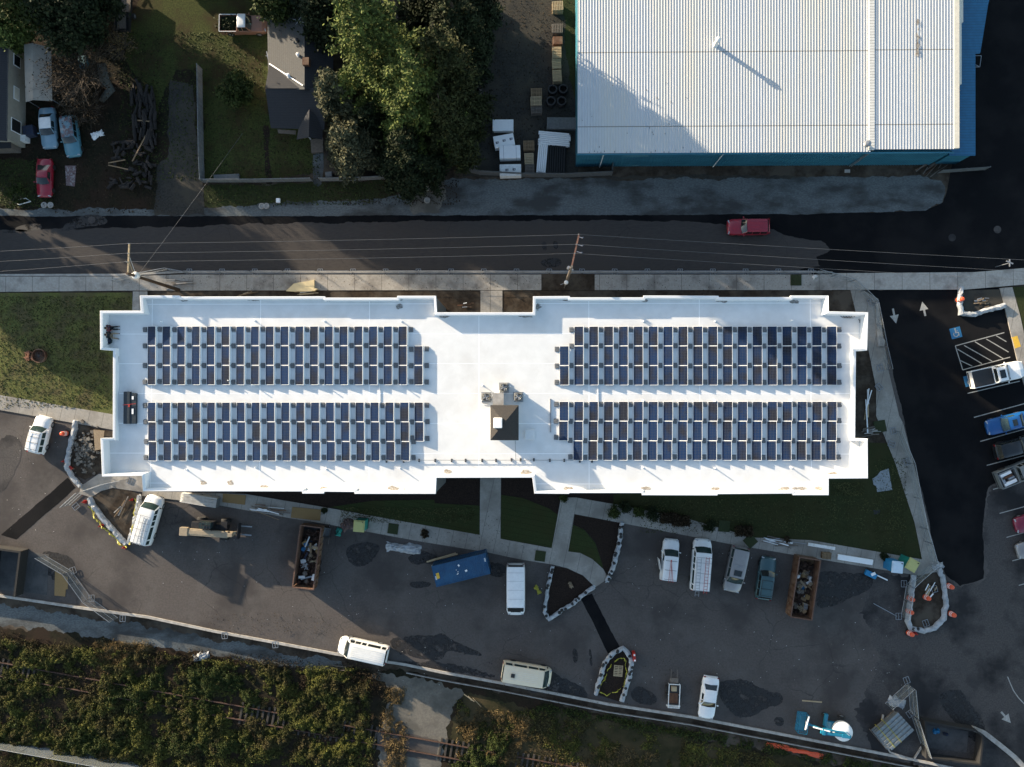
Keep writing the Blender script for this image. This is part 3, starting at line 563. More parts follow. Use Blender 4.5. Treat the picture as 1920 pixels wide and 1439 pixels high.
# ------------------------------------------------------------- solar arrays
def cell_material():
    m = bpy.data.materials.new('solar_cells'); m.use_nodes = True; t = m.node_tree; N = t.nodes; L = t.links; p = N['Principled BSDF']
    p.inputs['Roughness'].default_value = .15; p.inputs['Specular IOR Level'].default_value = .22
    tc = N.new('ShaderNodeTexCoord'); sx = N.new('ShaderNodeSeparateXYZ'); L.new(tc.outputs['Object'], sx.inputs[0])
    def lin(ax, per, wd):
        a = N.new('ShaderNodeMath'); a.operation = 'ADD'; a.inputs[1].default_value = 100*per+wd/2; L.new(sx.outputs[ax], a.inputs[0])
        d = N.new('ShaderNodeMath'); d.operation = 'MODULO'; d.inputs[1].default_value = per; L.new(a.outputs[0], d.inputs[0])
        l = N.new('ShaderNodeMath'); l.operation = 'LESS_THAN'; l.inputs[1].default_value = wd; L.new(d.outputs[0], l.inputs[0]); return l.outputs[0]
    mxx = N.new('ShaderNodeMath'); mxx.operation = 'MAXIMUM'; L.new(lin(0, .148, .020), mxx.inputs[0]); L.new(lin(1, .155, .020), mxx.inputs[1])
    g = N.new('ShaderNodeNewGeometry'); n = N.new('ShaderNodeTexNoise'); n.inputs['Scale'].default_value = .55; n.inputs['Detail'].default_value = 4; L.new(g.outputs['Position'], n.inputs['Vector'])
    r = N.new('ShaderNodeValToRGB'); r.color_ramp.elements[0].position = .44; r.color_ramp.elements[0].color = (.005,.020,.065,1); r.color_ramp.elements[1].position = .62; r.color_ramp.elements[1].color = (.013,.013,.020,1)
    L.new(n.outputs['Fac'], r.inputs[0])
    oi = N.new('ShaderNodeObjectInfo'); hs = N.new('ShaderNodeHueSaturation'); mr = N.new('ShaderNodeMapRange'); mr.inputs[3].default_value = .85; mr.inputs[4].default_value = 1.15
    L.new(oi.outputs['Random'], mr.inputs[0]); L.new(mr.outputs[0], hs.inputs['Value']); L.new(r.outputs[0], hs.inputs['Color'])
    k = N.new('ShaderNodeMix'); k.data_type = 'RGBA'; L.new(mxx.outputs[0], k.inputs[0]); L.new(hs.outputs[0], k.inputs[6]); k.inputs[7].default_value = (.052,.060,.072,1)
    L.new(k.outputs[2], p.inputs['Base Color']); return m
M['cells'] = cell_material()
M['ballast'] = mat('ballast_block', (.24,.25,.26), (.13,.14,.15), rough=.8, scale=6)
PW, PL = .93, 1.945; zl, zh = .10, .30
tilt = math.asin((zh-zl)/PW)
pan = bpy.data.objects.new('solar_panel', None); pan.empty_display_size = .3; COL.objects.link(pan)
TM = Matrix.Translation((0, 0, (zl+zh)/2)) @ Matrix.Rotation(-tilt, 4, 'Y')
# cell glass sheet: local grid in its own object space
g = MB().box((0,0,0), (PW-.05, PL-.05, .01)); gl = g.build('cells', M['cells'], pan); gl.location = (0,0,(zl+zh)/2+.012); gl.rotation_euler = (0, -tilt, 0)
f = MB()
for c, d in (((0, PL/2-.015, 0), (PW, .03, .035)), ((0, -PL/2+.015, 0), (PW, .03, .035)), ((PW/2-.0125, 0, 0), (.025, PL-.06, .035)), ((-PW/2+.0125, 0, 0), (.025, PL-.06, .035))): f.box(c, d, 0, TM)
f.build('frame', M['white'], pan)
f = MB(); xh = PW/2*math.cos(tilt); f.add([(xh+.02,-PL/2+.02,zh-.03),(xh+.02,PL/2-.02,zh-.03),(xh+.13,PL/2-.02,.02),(xh+.13,-PL/2+.02,.02)], [(0,1,2,3)]).build('wind_deflector', M['parapet'], pan)
def blk(y, x=-.78):
    b = MB()
    b.box((x,y,.03),(.42,.5,.02)); b.box((x-.02,y+.1,.1),(.36,.19,.1), R(4)); b.box((x+.02,y-.11,.1),(.38,.19,.1), R(-3)); return b.build('ballast_block', M['ballast'], pan)
def ordn(i): return ['first','second','third','fourth','fifth','sixth','seventh','eighth','ninth','tenth','eleventh','twelfth','thirteenth','fourteenth','fifteenth','sixteenth','seventeenth','eighteenth','nineteenth'][i]
arrays = [('upper left', 284.3, 755, 629.5+.6, 0, (784.5, (1,2))), ('lower left', 285.2, 759, 772.8, 1.5, (786, (0,1))), ('upper right', 1085.3, 1559.5, 630.5, 0, (1058, (1,2))), ('lower right', 1084.3, 1559, 771.5, -1.5, (1056.5, (0,1)))]
yoff = (-13.5, 0, 0)
fst = True
blk_list = []
for (nm, xa, xb, y0_, sh, ex) in arrays:
    cols = [(xa+(xb-xa)*i/17, (0,1,2)) for i in range(18)]
    cols = cols+[ex] if ex[0] < 1000 else [ex]+cols
    for ci, (cx_, rows) in enumerate(cols):
        for r_ in rows:
            p = G(cx_+sh*(r_-1)*.6, y0_+36.9*r_, ZR+.2)
            if fst: o = pan; fst = False
            else:
                o = pan.copy(); COL.objects.link(o)
                for ch in PCH:
                    c2 = ch.copy(); COL.objects.link(c2); c2.parent = o
            if o is pan: PCH = list(pan.children)
            o.location = (p.x, p.y, ZR)
            row = ('top','middle','bottom')[r_]
            setp(o, '%s solar panel in the %s row of the %s block on the white roof' % (ordn(ci), row, nm), 'solar panel', 'solar panels on the white roof')
            # ballast: one at the upper left corner, bottom row also lower left; last column gets the right-hand ones
            ys = {0:[.66], 1:[.98], 2:[.98,-.66]}[r_]
            if r_ == rows[0] and r_ == 1: ys = [.66]
            if rows[-1] == 1 and r_ == 1: ys = [.98,-.66]
            for y in ys: blk_list.append((o, y, -.74))
            nxt = cols[ci+1][1] if ci+1 < len(cols) else ()
            if r_ not in nxt:
                for y in ys: blk_list.append((o, y, .80))
b0 = blk(0, 0)
for i, (o, y, x) in enumerate(blk_list):
    if i == 0: b = b0
    else: b = b0.copy(); COL.objects.link(b)
    b.parent = o; b.location = (x+random.uniform(-.02,.02), y+random.uniform(-.03,.03), 0); b.rotation_euler = (0,0,random.uniform(-.06,.06))
# things lying on the roof
def roofthing(name, label, cat, px, py, rz=0): 
    p = G(px, py, ZR); return thing(name, label, cat, (p.x, p.y, ZR+.002), rz)
t = roofthing('stacked_solar_panels', 'stack of dark solar panels with a red strap at the left roof edge', 'panel stack', 246, 765)
mb = MB()
for k in range(7): mb.box((-.27+random.uniform(-.03,.03), random.uniform(-.03,.03), .05+k*.05), (.62, 3.2, .04), R(random.uniform(-.6,.6)))
for k in range(6): mb.box((.36, random.uniform(-.05,.05)-.05, .05+k*.05), (.58, 3.0, .04), R(random.uniform(-.6,.6)))
M['slate'] = mat('slate_frame', (.035,.05,.06), (.022,.032,.04), rough=.4, scale=3)
mb.build('panel_pile', M['slate'], t)
MB().box((0,.35,.41),(1.35,.05,.02), R(6)).box((-.02,.2,.42),(.18,.22,.03)).build('strap', M['red'], t)
MB().box((.33,1.0,.36),(.18,.32,.01)).box((.33,-.35,.36),(.18,.55,.01)).build('paper', M['white'], t)
p1, p2 = G(220.5, 667, ZR), G(220.5, 744, ZR)
solo(MB(((p1+p2)/2)).box(((p1+p2)/2)+Vector((-.06,0,.08)), (.12,(p1-p2).length,.1)).box(((p1+p2)/2)+Vector((.08,0,.07)), (.12,(p1-p2).length-.2,.1)), 'timber_planks', M['wood_grey'], 'pair of brown planks lying along the left parapet of the white roof', 'planks', loc=(p1+p2)/2)
# two workers resting against the parapet
M['denim'] = mat('denim', (.02,.04,.10), (.05,.05,.06), rough=.9, scale=5)
M['tan'] = mat('tan_cloth', (.42,.32,.20), (.3,.22,.15), rough=.9, scale=5)
M['skin'] = mat('skin', (.45,.27,.19), (.40,.23,.16), rough=.6, scale=9)
M['plaid'] = mat('red_plaid', (.26,.03,.04), (.05,.05,.07), rough=.9, scale=7, stops=(.45,.55))
M['dark_cloth'] = mat('dark_cloth', (.022,.028,.035), (.014,.018,.024), rough=.9, scale=6)
M['hair'] = mat('brown_hair', (.05,.03,.02), (.03,.02,.012), rough=.8, scale=20)
def skin_obj(name, V, E, Rd, m, parent, root=0, sub=1):
    me = bpy.data.meshes.new(name); me.from_pydata([tuple(v) for v in V], E, []); me.update(); me.materials.append(m)
    o = bpy.data.objects.new(name, me); COL.objects.link(o); o.parent = parent
    md = o.modifiers.new('skin', 'SKIN'); md.use_smooth_shade = True
    for i, sv in enumerate(me.skin_vertices[0].data): sv.radius = (Rd[i], Rd[i]); sv.use_root = (i == root)
    sb = o.modifiers.new('sub', 'SUBSURF'); sb.levels = sub; sb.render_levels = sub; return o
def sitter(label, px, py, rz, jacket, trouser, boot, splay=(.16,.2), bend=.2):
    c = G(px, py, ZR+.3); t = thing('person', label, 'person', (c.x, c.y, ZR), rz, None)
    V = [Vector((0,0,.13)),Vector((-.10,0,.33)),Vector((-.17,0,.50)),Vector((-.19,0,.60)),Vector((-.17,0,.69)),Vector((-.16,0,.79)),Vector((-.065,0,.72))]
    E = [(0,1),(1,2),(2,3),(3,4),(4,5),(4,6)]; Rd = [.14,.13,.15,.06,.095,.075,.018]
    for s in (-1,1):
        b = len(V); V += [Vector((.02,s*.10,.13)),Vector((.46,s*splay[0],.13+bend)),Vector((.86,s*splay[1],.09)),Vector((.92,s*(splay[1]+.02),.18))]; E += [(0,b),(b,b+1),(b+1,b+2),(b+2,b+3)]; Rd += [.09,.065,.045,.04]
        b = len(V); V += [Vector((-.17,s*.20,.50)),Vector((-.02,s*.29,.30)),Vector((.20,s*.20,.26)),Vector((.26,s*.19,.26))]; E += [(2,b),(b,b+1),(b+1,b+2),(b+2,b+3)]; Rd += [.065,.045,.03,.033]
        w_ = b+3
        for k, (dy, L) in enumerate(((-.03,.060),(-.010,.072),(.010,.068),(.028,.052))):
            q = len(V); V += [V[w_]+Vector((.035,dy,-.004)),V[w_]+Vector((.035+L*.6,dy*1.15,-.012)),V[w_]+Vector((.035+L,dy*1.2,-.035))]; E += [(w_,q),(q,q+1),(q+1,q+2)]; Rd += [.010,.009,.007]
        q = len(V); V += [V[w_]+Vector((.005,-s*.035,.002)),V[w_]+Vector((.035,-s*.055,-.01))]; E += [(w_,q),(q,q+1)]; Rd += [.011,.009]
    skin_obj('body', V, E, Rd, M['skin'], t)
    J = [Vector((-.03,0,.20)),Vector((-.11,0,.36)),Vector((-.17,0,.51))]; JE = [(0,1),(1,2)]; JR = [.175,.17,.175]
    for s in (-1,1): b = len(J); J += [Vector((-.17,s*.21,.50)),Vector((-.02,s*.30,.31)),Vector((.15,s*.22,.27))]; JE += [(2,b),(b,b+1),(b+1,b+2)]; JR += [.09,.07,.055]
    skin_obj('jacket', J, JE, JR, jacket, t)
    T = [Vector((-.01,0,.14))]; TE = []; TR = [.165]
    for s in (-1,1): b = len(T); T += [Vector((.06,s*.11,.14)),Vector((.46,s*splay[0],.13+bend)),Vector((.80,s*(splay[1]-.01),.11))]; TE += [(0,b),(b,b+1),(b+1,b+2)]; TR += [.115,.088,.065]
    skin_obj('trousers', T, TE, TR, trouser, t)
    for s in (-1,1): skin_obj('boot', [Vector((.80,s*splay[1],.12)),Vector((.88,s*splay[1],.07)),Vector((.93,s*(splay[1]+.02),.20))], [(0,1),(1,2)], [.06,.06,.045], boot, t)
    MB().lathe((-.185,0,.73), [(.098,0),(.108,.05),(.088,.11),(.04,.14)], 12).build('hair', M['hair'], t, smooth=True)
    for s in (-1,1): MB().lathe((-.075,s*.033,.745), [(.008,0),(.012,.008),(.004,.016)], 8).build('eye', M['black'], t)
    return t
sitter('person in a red and dark jacket sitting on the roof with black trousered legs stretched', 205.5, 616, R(4), M['plaid'], M['dark_cloth'], M['black'], (.12,.16), .10)
sitter('person in a black jacket and tan trousers sitting with spread knees on the roof', 205.0, 629, R(-6), M['dark_cloth'], M['tan'], M['black'], (.24,.27), .24)
t = roofthing('bucket', 'round dark green tub with blue contents beside the two people sitting on the roof', 'tub', 205.5, 640)
MB().lathe((0,0,0),[(.30,0),(.36,.30),(.33,.30),(.30,.10),(.02,.10)],18).build('tub', mat('dark_green', (.012,.05,.045), (.008,.03,.03), rough=.6, scale=6), t)
MB().lathe((.05,0,.1),[(.24,0),(.22,.12),(.05,.17)],10).build('cloth', M['denim'], t, smooth=True); MB().box((-.1,-.12,.24),(.14,.1,.06),.6).build('paper', M['white'], t)
t = roofthing('cable_scraps', 'black loops of cable lying on the white roof at its upper right corner', 'cable', 1598, 598, R(-15))
mb = MB()
for k in range(4): mb.tube([(-.9+.25*k+.25*math.cos(a)*1.2, .14*math.sin(a)+.06*k, .03+.02*k) for a in np.linspace(0, 5.5, 10)], .025, 5)
for k in range(3): mb.tube([(.6+.15*k, .1, .03), (.75+.13*k, .0, .03), (.8+.12*k, -.22, .03)], .03, 5)
mb.build('cable', M['black'], t)

# ================================================================ WAREHOUSE
M['corr'] = mat('corrugated_white', (.47,.49,.51), (.41,.43,.45), rough=.5, scale=3, c3=(.50,.485,.44), s3=.12, st3=(.4,.7), stretch=(3,.4,1))
add_lines(M['corr'], 1, 7.9, .10, (.30,.29,.26), off=1.0)
M['corr_stain'] = mat('roof_rust', (.26,.17,.10), (.55,.50,.42), rough=.8, scale=5, stops=(.35,.6))
M['blue_wall'] = mat('blue_wall', (.05,.26,.36), (.035,.19,.28), rough=.5, scale=1.5, stretch=(.3,1,1))
M['blue_roof'] = add_lines(mat('blue_roof', (.020,.19,.37), (.016,.15,.30), rough=.5, scale=2), 1, .3, .05, (.012,.11,.22))
wz = 5.0; b = G(1400, 120, 0)
wh = thing('warehouse', 'large warehouse with white corrugated roof and blue walls beside the road', 'warehouse', (b.x, b.y, 0))
def corr_roof(xa, xb, ya, yb, z0, slope, per=.30, amp=.024):
    P = G(xa, ya, z0); Q_ = G(xb, ya, z0); T = G(xa, yb, z0)
    L = Q_.x-P.x; n_ = int(L/per); vs = []; fs = []; Y = [P.y, T.y]
    for i in range(n_):
        for dx, dz in ((0,0),(.16,0),(.20,amp),(.26,amp)):
            for yy in Y: vs.append((P.x+(i+dx/.30)*L/n_, yy, z0+dz+slope*(yy-P.y)))
    m = len(vs)//2
    for i in range(m-1): fs.append((2*i, 2*i+2, 2*i+3, 2*i+1))
    return vs, fs
vs, fs = corr_roof(1083, 1633, 288, -240, wz, .02)
MB(b).add(vs, fs).build('roof', M['corr'], wh)
vs, fs = corr_roof(1640, 1790, 280.5, -240, wz+.15, .02)
MB(b).add(vs, fs).build('roof', M['corr'], wh)
TY = G(1083, -240, wz).y
def ridge(xa, xb, ya, z, m, name, hh=.12):
    p, q_ = G(xa, ya, z), G(xb, ya, z); mb = MB(b)
    mb.add([(p.x,p.y,z),(q_.x,q_.y,z),(q_.x,TY,z+.02*(TY-p.y)),(p.x,TY,z+.02*(TY-p.y)),(p.x,p.y,z-hh),(q_.x,q_.y,z-hh),(q_.x,TY,z-hh+.02*(TY-p.y)),(p.x,TY,z-hh+.02*(TY-p.y))], [(0,1,2,3),(4,5,1,0),(5,6,2,1),(7,4,0,3)])
    mb.build(name, m, wh)
M['cream'] = mat('cream_flashing', (.70,.65,.53), (.60,.55,.45), rough=.5, scale=3)
ridge(1630, 1640, 281, wz+.22, add_lines(mat('gutter_cap', (.72,.70,.64), (.6,.58,.53), rough=.5, scale=3), 1, .3, .06, (.5,.48,.43)), 'valley_cap', .2)
ridge(1789, 1799, 278, wz+.24, M['cream'], 'edge_flashing', .3)
ridge(1799, 1803, 158, wz+.23, M['cream'], 'edge_flashing', .3); ridge(1803, 1806, 42, wz+.22, M['cream'], 'edge_flashing', .3)
def wallbox(x0, y0, x1, y1, z0, z1, m, name, par, o):
    return MB(o).box(((x0+x1)/2,(y0+y1)/2,(z0+z1)/2), (x1-x0,y1-y0,z1-z0)).build(name, m, par)
p, q_ = G(1083, 288.5, wz), G(1788, 288.5, wz)
vsw = []; nn = int((q_.x-p.x)/.3)
mb = MB(b); L = q_.x-p.x
for i in range(nn):
    for dx, dy in ((0,0),(.18,0),(.22,-.04),(.27,-.04)): vsw += [(p.x+.08+(i+dx/.3)*(L-.1)/nn, p.y+.12+dy, 0), (p.x+.08+(i+dx/.3)*(L-.1)/nn, p.y+.12+dy, wz-.03)]
mb.add(vsw, [(2*i, 2*i+2, 2*i+3, 2*i+1) for i in range(len(vsw)//2-1)]).build('wall', M['blue_wall'], wh)
wallbox(p.x+.10, p.y+.2, q_.x-.2, TY, 0, wz-.25, M['blue_wall'], 'wall', wh, b)
MB(b).box(((p.x+q_.x)/2, p.y-.06, wz-.12), (q_.x-p.x+.2, .13, .14)).build('gutter', M['blue_wall'], wh)
for x, y, k in [(1132,290,'white_dirty'),(1356.7,290,'white_dirty'),(1631,283,'steel'),(1627,283,'steel')]:
    t_ = G(x, y, wz-.2); MB(b).tube([(t_.x, p.y-.1, wz-.15),(t_.x, p.y-.02, wz-.4),(t_.x, p.y-.02, .1)], .055, 6).build('downspout', M[k], wh)
# paler painted wall patches and a cap on the wall foot
mb = MB(b)
for x, w_, z, h_ in [(1188,5.5,3.9,.5),(1428,1.4,4.2,.35),(1195,1.4,.5,.4),(1295,.9,4.4,.3)]:
    t_ = G(x, 300, 2); mb.box((t_.x, p.y+.06, z), (w_*.5, .012, h_))
mb.build('wall_patch', mat('patch_blue', (.16,.34,.40), (.06,.26,.34), rough=.6, scale=5), wh)
# chimney on the roof
c = G(1341, 85, wz+.25); c.z = wz+.02*(c.y-p.y)
MB(b).lathe(c, [(.30,0),(.22,.12),(.20,1.15),(.30,1.2),(.30,1.38),(.05,1.5)], 14).build('roof_vent', M['white_dirty'], wh, smooth=False)
c = G(1624, 272, wz+.25)
MB(b).lathe(c, [(.28,0),(.2,.1),(.2,.4),(.34,.44),(.30,.6),(.02,.66)], 14).build('roof_vent', M['steel'], wh)
mb = MB(b); r = random.Random(4)
for k in range(26):
    y = r.uniform(40, 108); cc = G(1720+r.gauss(0,1.2), y, wz+.3); s = r.uniform(.05,.16); zz = wz+.15+.02*(cc.y-p.y)+.055+.002*k
    mb.add([(cc.x+math.cos(a)*s*r.uniform(.4,1), cc.y+math.sin(a)*s*r.uniform(1,2.6), zz) for a in np.linspace(0,6.28,8)[:-1]], [tuple(range(7))])
mb.build('rust_stain', M['corr_stain'], wh)
mb = MB(b)
for k in range(34):
    x = r.uniform(1090,1300); y = r.choice([286,285.5,284]) if k < 14 else r.uniform(150,284); cc = G(x, y, wz+.05); zz = wz+.02*(cc.y-p.y)+.05
    mb.box((cc.x,cc.y,zz), (.05,.07+.1*r.random(),.012))
mb.build('rust_spot', M['dark_metal'], wh)
# blue lean-to
lt = thing('lean_to_shed', 'blue roofed lean-to along the right side of the white roofed warehouse', 'shed', tuple(G(1815,150,0)))
lo = lt.location
def polyroof(pts, z, m, name, par, o, th=.12, slope=0):
    P = P2(pts, z); MB(o).prism(P, z-th, z).build(name, m, par)
polyroof([(1780,292),(1829,292),(1829,101),(1838,100),(1853,8),(1855,0),(1872,-180),(1780,-180)], 3.6, M['blue_roof'], 'roof', lt, lo)
P = P2([(1784,289),(1826,289),(1826,105),(1848,0),(1860,-170),(1784,-170)], 3.6); MB(lo).prism(P, 0, 3.45).build('wall', M['blue_wall'], lt)
pa, pb = G(1829,105,2.4), G(1840,105,2.4)
MB(lo).bar(pa, pb, .05).bar(pb, G(1837,126,2.4), .05).bar(pa+Vector((0,-1.0,0)), G(1837,126,2.4), .05).bar(G(1829,126,2.4), G(1837,126,2.4),.05).build('bracket', M['steel'], lt)
# ================================================================ HOUSES
M['shingle_sunlit'] = mat('sunlit_shingle', (.12,.12,.115), (.085,.085,.082), rough=.9, scale=8, bump=.4, bscale=20)  # paler copy of the dark shingle, sunlight on the left slope painted in
add_lines(M['shingle_sunlit'], 0, .25, .03, (.06,.055,.05))
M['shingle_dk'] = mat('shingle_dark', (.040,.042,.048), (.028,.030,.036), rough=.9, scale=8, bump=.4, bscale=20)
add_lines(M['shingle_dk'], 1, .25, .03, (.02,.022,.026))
hs = thing('house', 'small house with lit brown and dark shingle roof beside the big conifers', 'house', tuple(G(545,150,0))); ho = hs.location
ze, zr = 2.7, 4.3
def W(px, py, z): return G(px, py, z)
# main north-south gable: ridge x=571
A_ = [W(501,33,ze), W(503,168,ze), W(571,168,zr), W(571,30,zr), W(625,168,ze), W(625,33,ze)]
MB(ho).add([A_[0],A_[1],A_[2],A_[3]], [(0,1,2,3)]).build('roof', M['shingle_sunlit'], hs)
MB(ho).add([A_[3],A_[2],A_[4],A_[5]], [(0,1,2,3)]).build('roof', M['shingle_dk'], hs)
# south wing: ridge east-west at y=167
B_ = [W(497,165,zr-.3), W(612,165,zr-.3), W(608,243,ze), W(508,241,ze), W(497,140,ze+.2)]
MB(ho).add([B_[0],B_[3],B_[2],B_[1]], [(0,1,2,3)]).build('roof', M['shingle_dk'], hs)
V_ = [W(498,167,zr-.25), W(571,165,zr-.2), W(505,121,ze+.25), W(500,125,ze)]
MB(ho).add([W(497,166,zr-.28), W(571,166,zr-.2), W(505,120,ze+.1)], [(0,1,2)]).build('roof', M['shingle_dk'], hs)
p1, p2 = W(505,120,ze+.35), W(568,161,zr); MB(ho).bar(p1+Vector((0,0,.05)), p2+Vector((0,0,.05)), .12, .05).build('valley_flashing', M['white'], hs)
# porch gable
MB(ho).add([W(580,205,ze+.9), W(579,258,ze+.8), W(556,262,ze-.1), W(560,240,ze), W(604,262,ze-.1), W(606,232,ze)], [(0,3,2,1),(0,1,4,5)]).build('porch_roof', M['shingle_dk'], hs)
cs = [W(517,46,0), W(519,232,0), W(598,232,0), W(610,160,0), W(610,46,0)]
MB(ho).prism([(c_.x, c_.y) for c_ in cs], 0, ze-.15).build('wall', M['white_dirty'], hs)
for x, y, k in [(560,105,'white_dirty'),(559,78,'black'),(540,141,'white')]:
    q2 = W(x, y, 4.0); q2.z = ze + (zr-ze)*(q2.x-A_[0].x)/(A_[2].x-A_[0].x) - .05
    MB(ho).lathe(q2, [(.22,0),(.16,.1),(.15,.4),(.2,.45),(.02,.5)], 10).build('roof_vent', M[k], hs)
q2 = W(575,118,zr-.1); MB(ho).box(q2, (.7,.8,.9)).build('chimney', M['rust'], hs)
q2 = W(567,52,zr); MB(ho).tube([q2+Vector((0,0,-.3)), q2+Vector((0,0,1.6))], .02, 5).bar(q2+Vector((-.6,.2,1.5)), q2+Vector((.6,-.2,1.5)), .03).bar(q2+Vector((-.3,-.4,1.45)), q2+Vector((.3,.5,1.45)), .03).build('antenna', M['steel'], hs)
P = P2([(582,262),(606,258),(606,285),(584,287)], .4); MB(ho).prism(P, 0, .4).build('porch_deck', M['wood_grey'], hs)
for x in (583, 605): MB(ho).bar(G(x,262,0), G(x,262,0)+Vector((0,0,2.5)), .1).build('porch_post', M['white'], hs)
P = P2([(520,243),(555,245),(554,252),(522,250)], 1.0); MB(ho).prism(P, .9, 1.0).build('window_ledge', M['wood_grey'], hs)
mb = MB(ho).bar(W(500,97,2.6), W(504,118,2.6), .08).bar(W(498,105,2.6), W(510,107,2.6),.05); mb.build('satellite_mast', M['steel'], hs)
# left house: pale wall with windows
h2 = thing('house', 'pale walled house at the left edge with three dark windows facing a canopy', 'house', tuple(G(-20,160,0))); o2 = h2.location
M['beige'] = add_lines(mat('beige_siding', (.50,.46,.37), (.44,.40,.32), rough=.7, scale=2), 2, .22, .02, (.32,.29,.23))
xe = G(14,160,3.2).x; yt = G(14,66,3.2).y; yb = G(14,260,3.2).y
MB(o2).box(((xe-10)/2+xe/2, (yt+yb)/2, 1.6), (10, yt-yb, 3.2)).build('wall', M['beige'], h2)
MB(o2).add([(xe+.06,yb-.3,3.18),(xe+.06,yt+.3,3.18),(xe-5,yt+.3,4.6),(xe-5,yb-.3,4.6),(xe-10.2,yb-.3,3.18),(xe-10.2,yt+.3,3.18)], [(0,1,2,3),(3,2,5,4)]).build('roof', M['shingle_dk'], h2)
for (x, y, w_, h_, k) in [(26,115,1.15,1.0,'glass'),(21,176,1.3,.8,'cream'),(26,237,1.35,1.5,'black')]:
    q2 = G(x, y, 1.7); f_ = MB(o2).box((xe+.02, q2.y, 1.7), (.06, w_+.16, h_+.16)).build('window', M['white'], h2)
    MB(o2).box((xe+.05, q2.y, 1.7), (.03, w_, h_)).build('pane', M[k], f_).location = (0,0,0)
c_ = G(30,259,.9); MB(o2).box((c_.x, c_.y, .45), (2.1, .7, .9)).build('door_step', M['white_dirty'], h2)
# canopy / awning shelter next to it
cp = thing('canopy_shelter', 'beige ridged canopy shelter between the pale house and the brushwood', 'canopy', tuple(G(72,136,0))); oc = cp.location
M['canvas'] = mat('canvas', (.46,.42,.35), (.38,.345,.29), rough=.85, scale=1.5)
e = [W(45,84,2.4), W(48,192,2.4), W(62,188,2.75), W(61,81,2.75), W(98,190,2.2), W(96,90,2.2)]
MB(oc).add(e, [(0,1,2,3),(3,2,4,5)]).build('cover', M['canvas'], cp)
for x, y in ((47,86),(50,188),(94,92),(96,186)):
    q2 = G(x, y, 2.2); MB(oc).bar((q2.x,q2.y,0), (q2.x,q2.y,2.2), .07).build('post', M['steel'], cp)
# small shed roof at left edge
h3 = thing('shed', 'low dark roofed shed below the pale house at the left edge', 'shed', tuple(G(2,275,0)))
P = P2([(-40,262),(20,262),(20,278),(-40,280)], 2.0); MB(h3.location).prism(P, 1.9, 2.0).build('roof', M['shingle_dk'], h3); P = P2([(-38,263),(18,263),(18,277),(-38,278)], 2.0); MB(h3.location).prism(P, 0, 1.9).build('wall', M['wood_grey'], h3)
# ================================================================ TREES
def leafcloud(C, size, flat=.5, asp=.5, up=.4):
    """numpy quads at centres C"""
    n = len(C); nr = rng.normal(size=(n,3)); nr[:,2] = np.abs(nr[:,2])+up; nr /= np.linalg.norm(nr,axis=1)[:,None]
    t = rng.normal(size=(n,3)); t -= (t*nr).sum(1)[:,None]*nr; t /= np.linalg.norm(t,axis=1)[:,None]; b_ = np.cross(nr, t)
    s = (size*(.6+.8*rng.random(n)))[:,None]
    v = np.stack([C-t*s, C-b_*s*asp, C+t*s, C+b_*s*asp], 1).reshape(-1,3)
    return v
def leafmesh(name, v, m, parent=None):
    n = len(v)//4; me = bpy.data.meshes.new(name)
    me.vertices.add(len(v)); me.vertices.foreach_set('co', v.astype(np.float32).ravel())
    me.loops.add(4*n); me.loops.foreach_set('vertex_index', np.arange(4*n, dtype=np.int32))
    me.polygons.add(n); me.polygons.foreach_set('loop_start', np.arange(0,4*n,4,dtype=np.int32)); me.polygons.foreach_set('loop_total', np.full(n,4,dtype=np.int32))
    me.update(calc_edges=True)
    me.materials.append(m); o = bpy.data.objects.new(name, me); COL.objects.link(o)
    if parent: o.parent = parent
    return o
def conifer_pts(h, Rr, nb=240, z0=.08, per=125, fat=.34):
    out = []
    for k in range(nb):
        t = z0+(1-z0)*(1-math.sqrt(random.random()))*.98; a = random.random()*6.283
        L = Rr*(1-t)**.72*(.5+.7*random.random())
        if L < .4: L = .4
        m = int(per*(.35+L/Rr)); s = .15+.85*rng.random(m)**.6
        dr = .22*L*s**2 - .1*L*s
        P = np.stack([L*s*math.cos(a), L*s*math.sin(a), h*t - dr], 1)
        P += rng.normal(size=(m,3))*np.array([fat,fat,.18])*(.5+.7*s[:,None])
        out.append(P)
    return np.concatenate(out)
def round_pts(Rr, h, zc, n, clumps=26, cs=.38):
    cc = rng.normal(size=(clumps,3)); cc /= np.linalg.norm(cc,axis=1)[:,None]; cc *= (rng.random(clumps)**.4)[:,None]*.8
    idx = rng.integers(0, clumps, n); P = cc[idx]+rng.normal(size=(n,3))*cs*.5
    P *= np.array([Rr,Rr,h]); P[:,2] += zc; P[:,2] = np.maximum(P[:,2], .05); return P
def tree(label, cat, px, py, zc, h, Rr, m, kind='conifer', name='tree', group=None, dens=1.0, leaf=.19):
    c = G(px, py, zc); t = thing(name, label, cat, (c.x, c.y, 0), random.random()*6, group)
    if kind == 'conifer': v = leafcloud(conifer_pts(h, Rr, int(150*dens), per=190, fat=.24), leaf, asp=.45); tt = h*.95
    else: v = leafcloud(round_pts(Rr, h*.45, h*.55, int(16000*dens), clumps=int(60), cs=.26), leaf, asp=.6); tt = h*.6
    leafmesh('crown', v, m, t)
    mb = MB().tube([(0,0,0),(0.05,0,tt*.5),(0,.05,tt)], [h*.018+.06, h*.012+.03, .03], 7)
    for k in range(9):
        a = k*2.4; z = tt*(.15+.09*k); L = Rr*.6*(1-z/h); mb.tube([(0,0,z),(math.cos(a)*L*.5,math.sin(a)*L*.5,z+.1*L),(math.cos(a)*L,math.sin(a)*L,z+.12*L)], [.07,.05,.02], 5)
    mb.build('trunk', M['bark'], t); return t
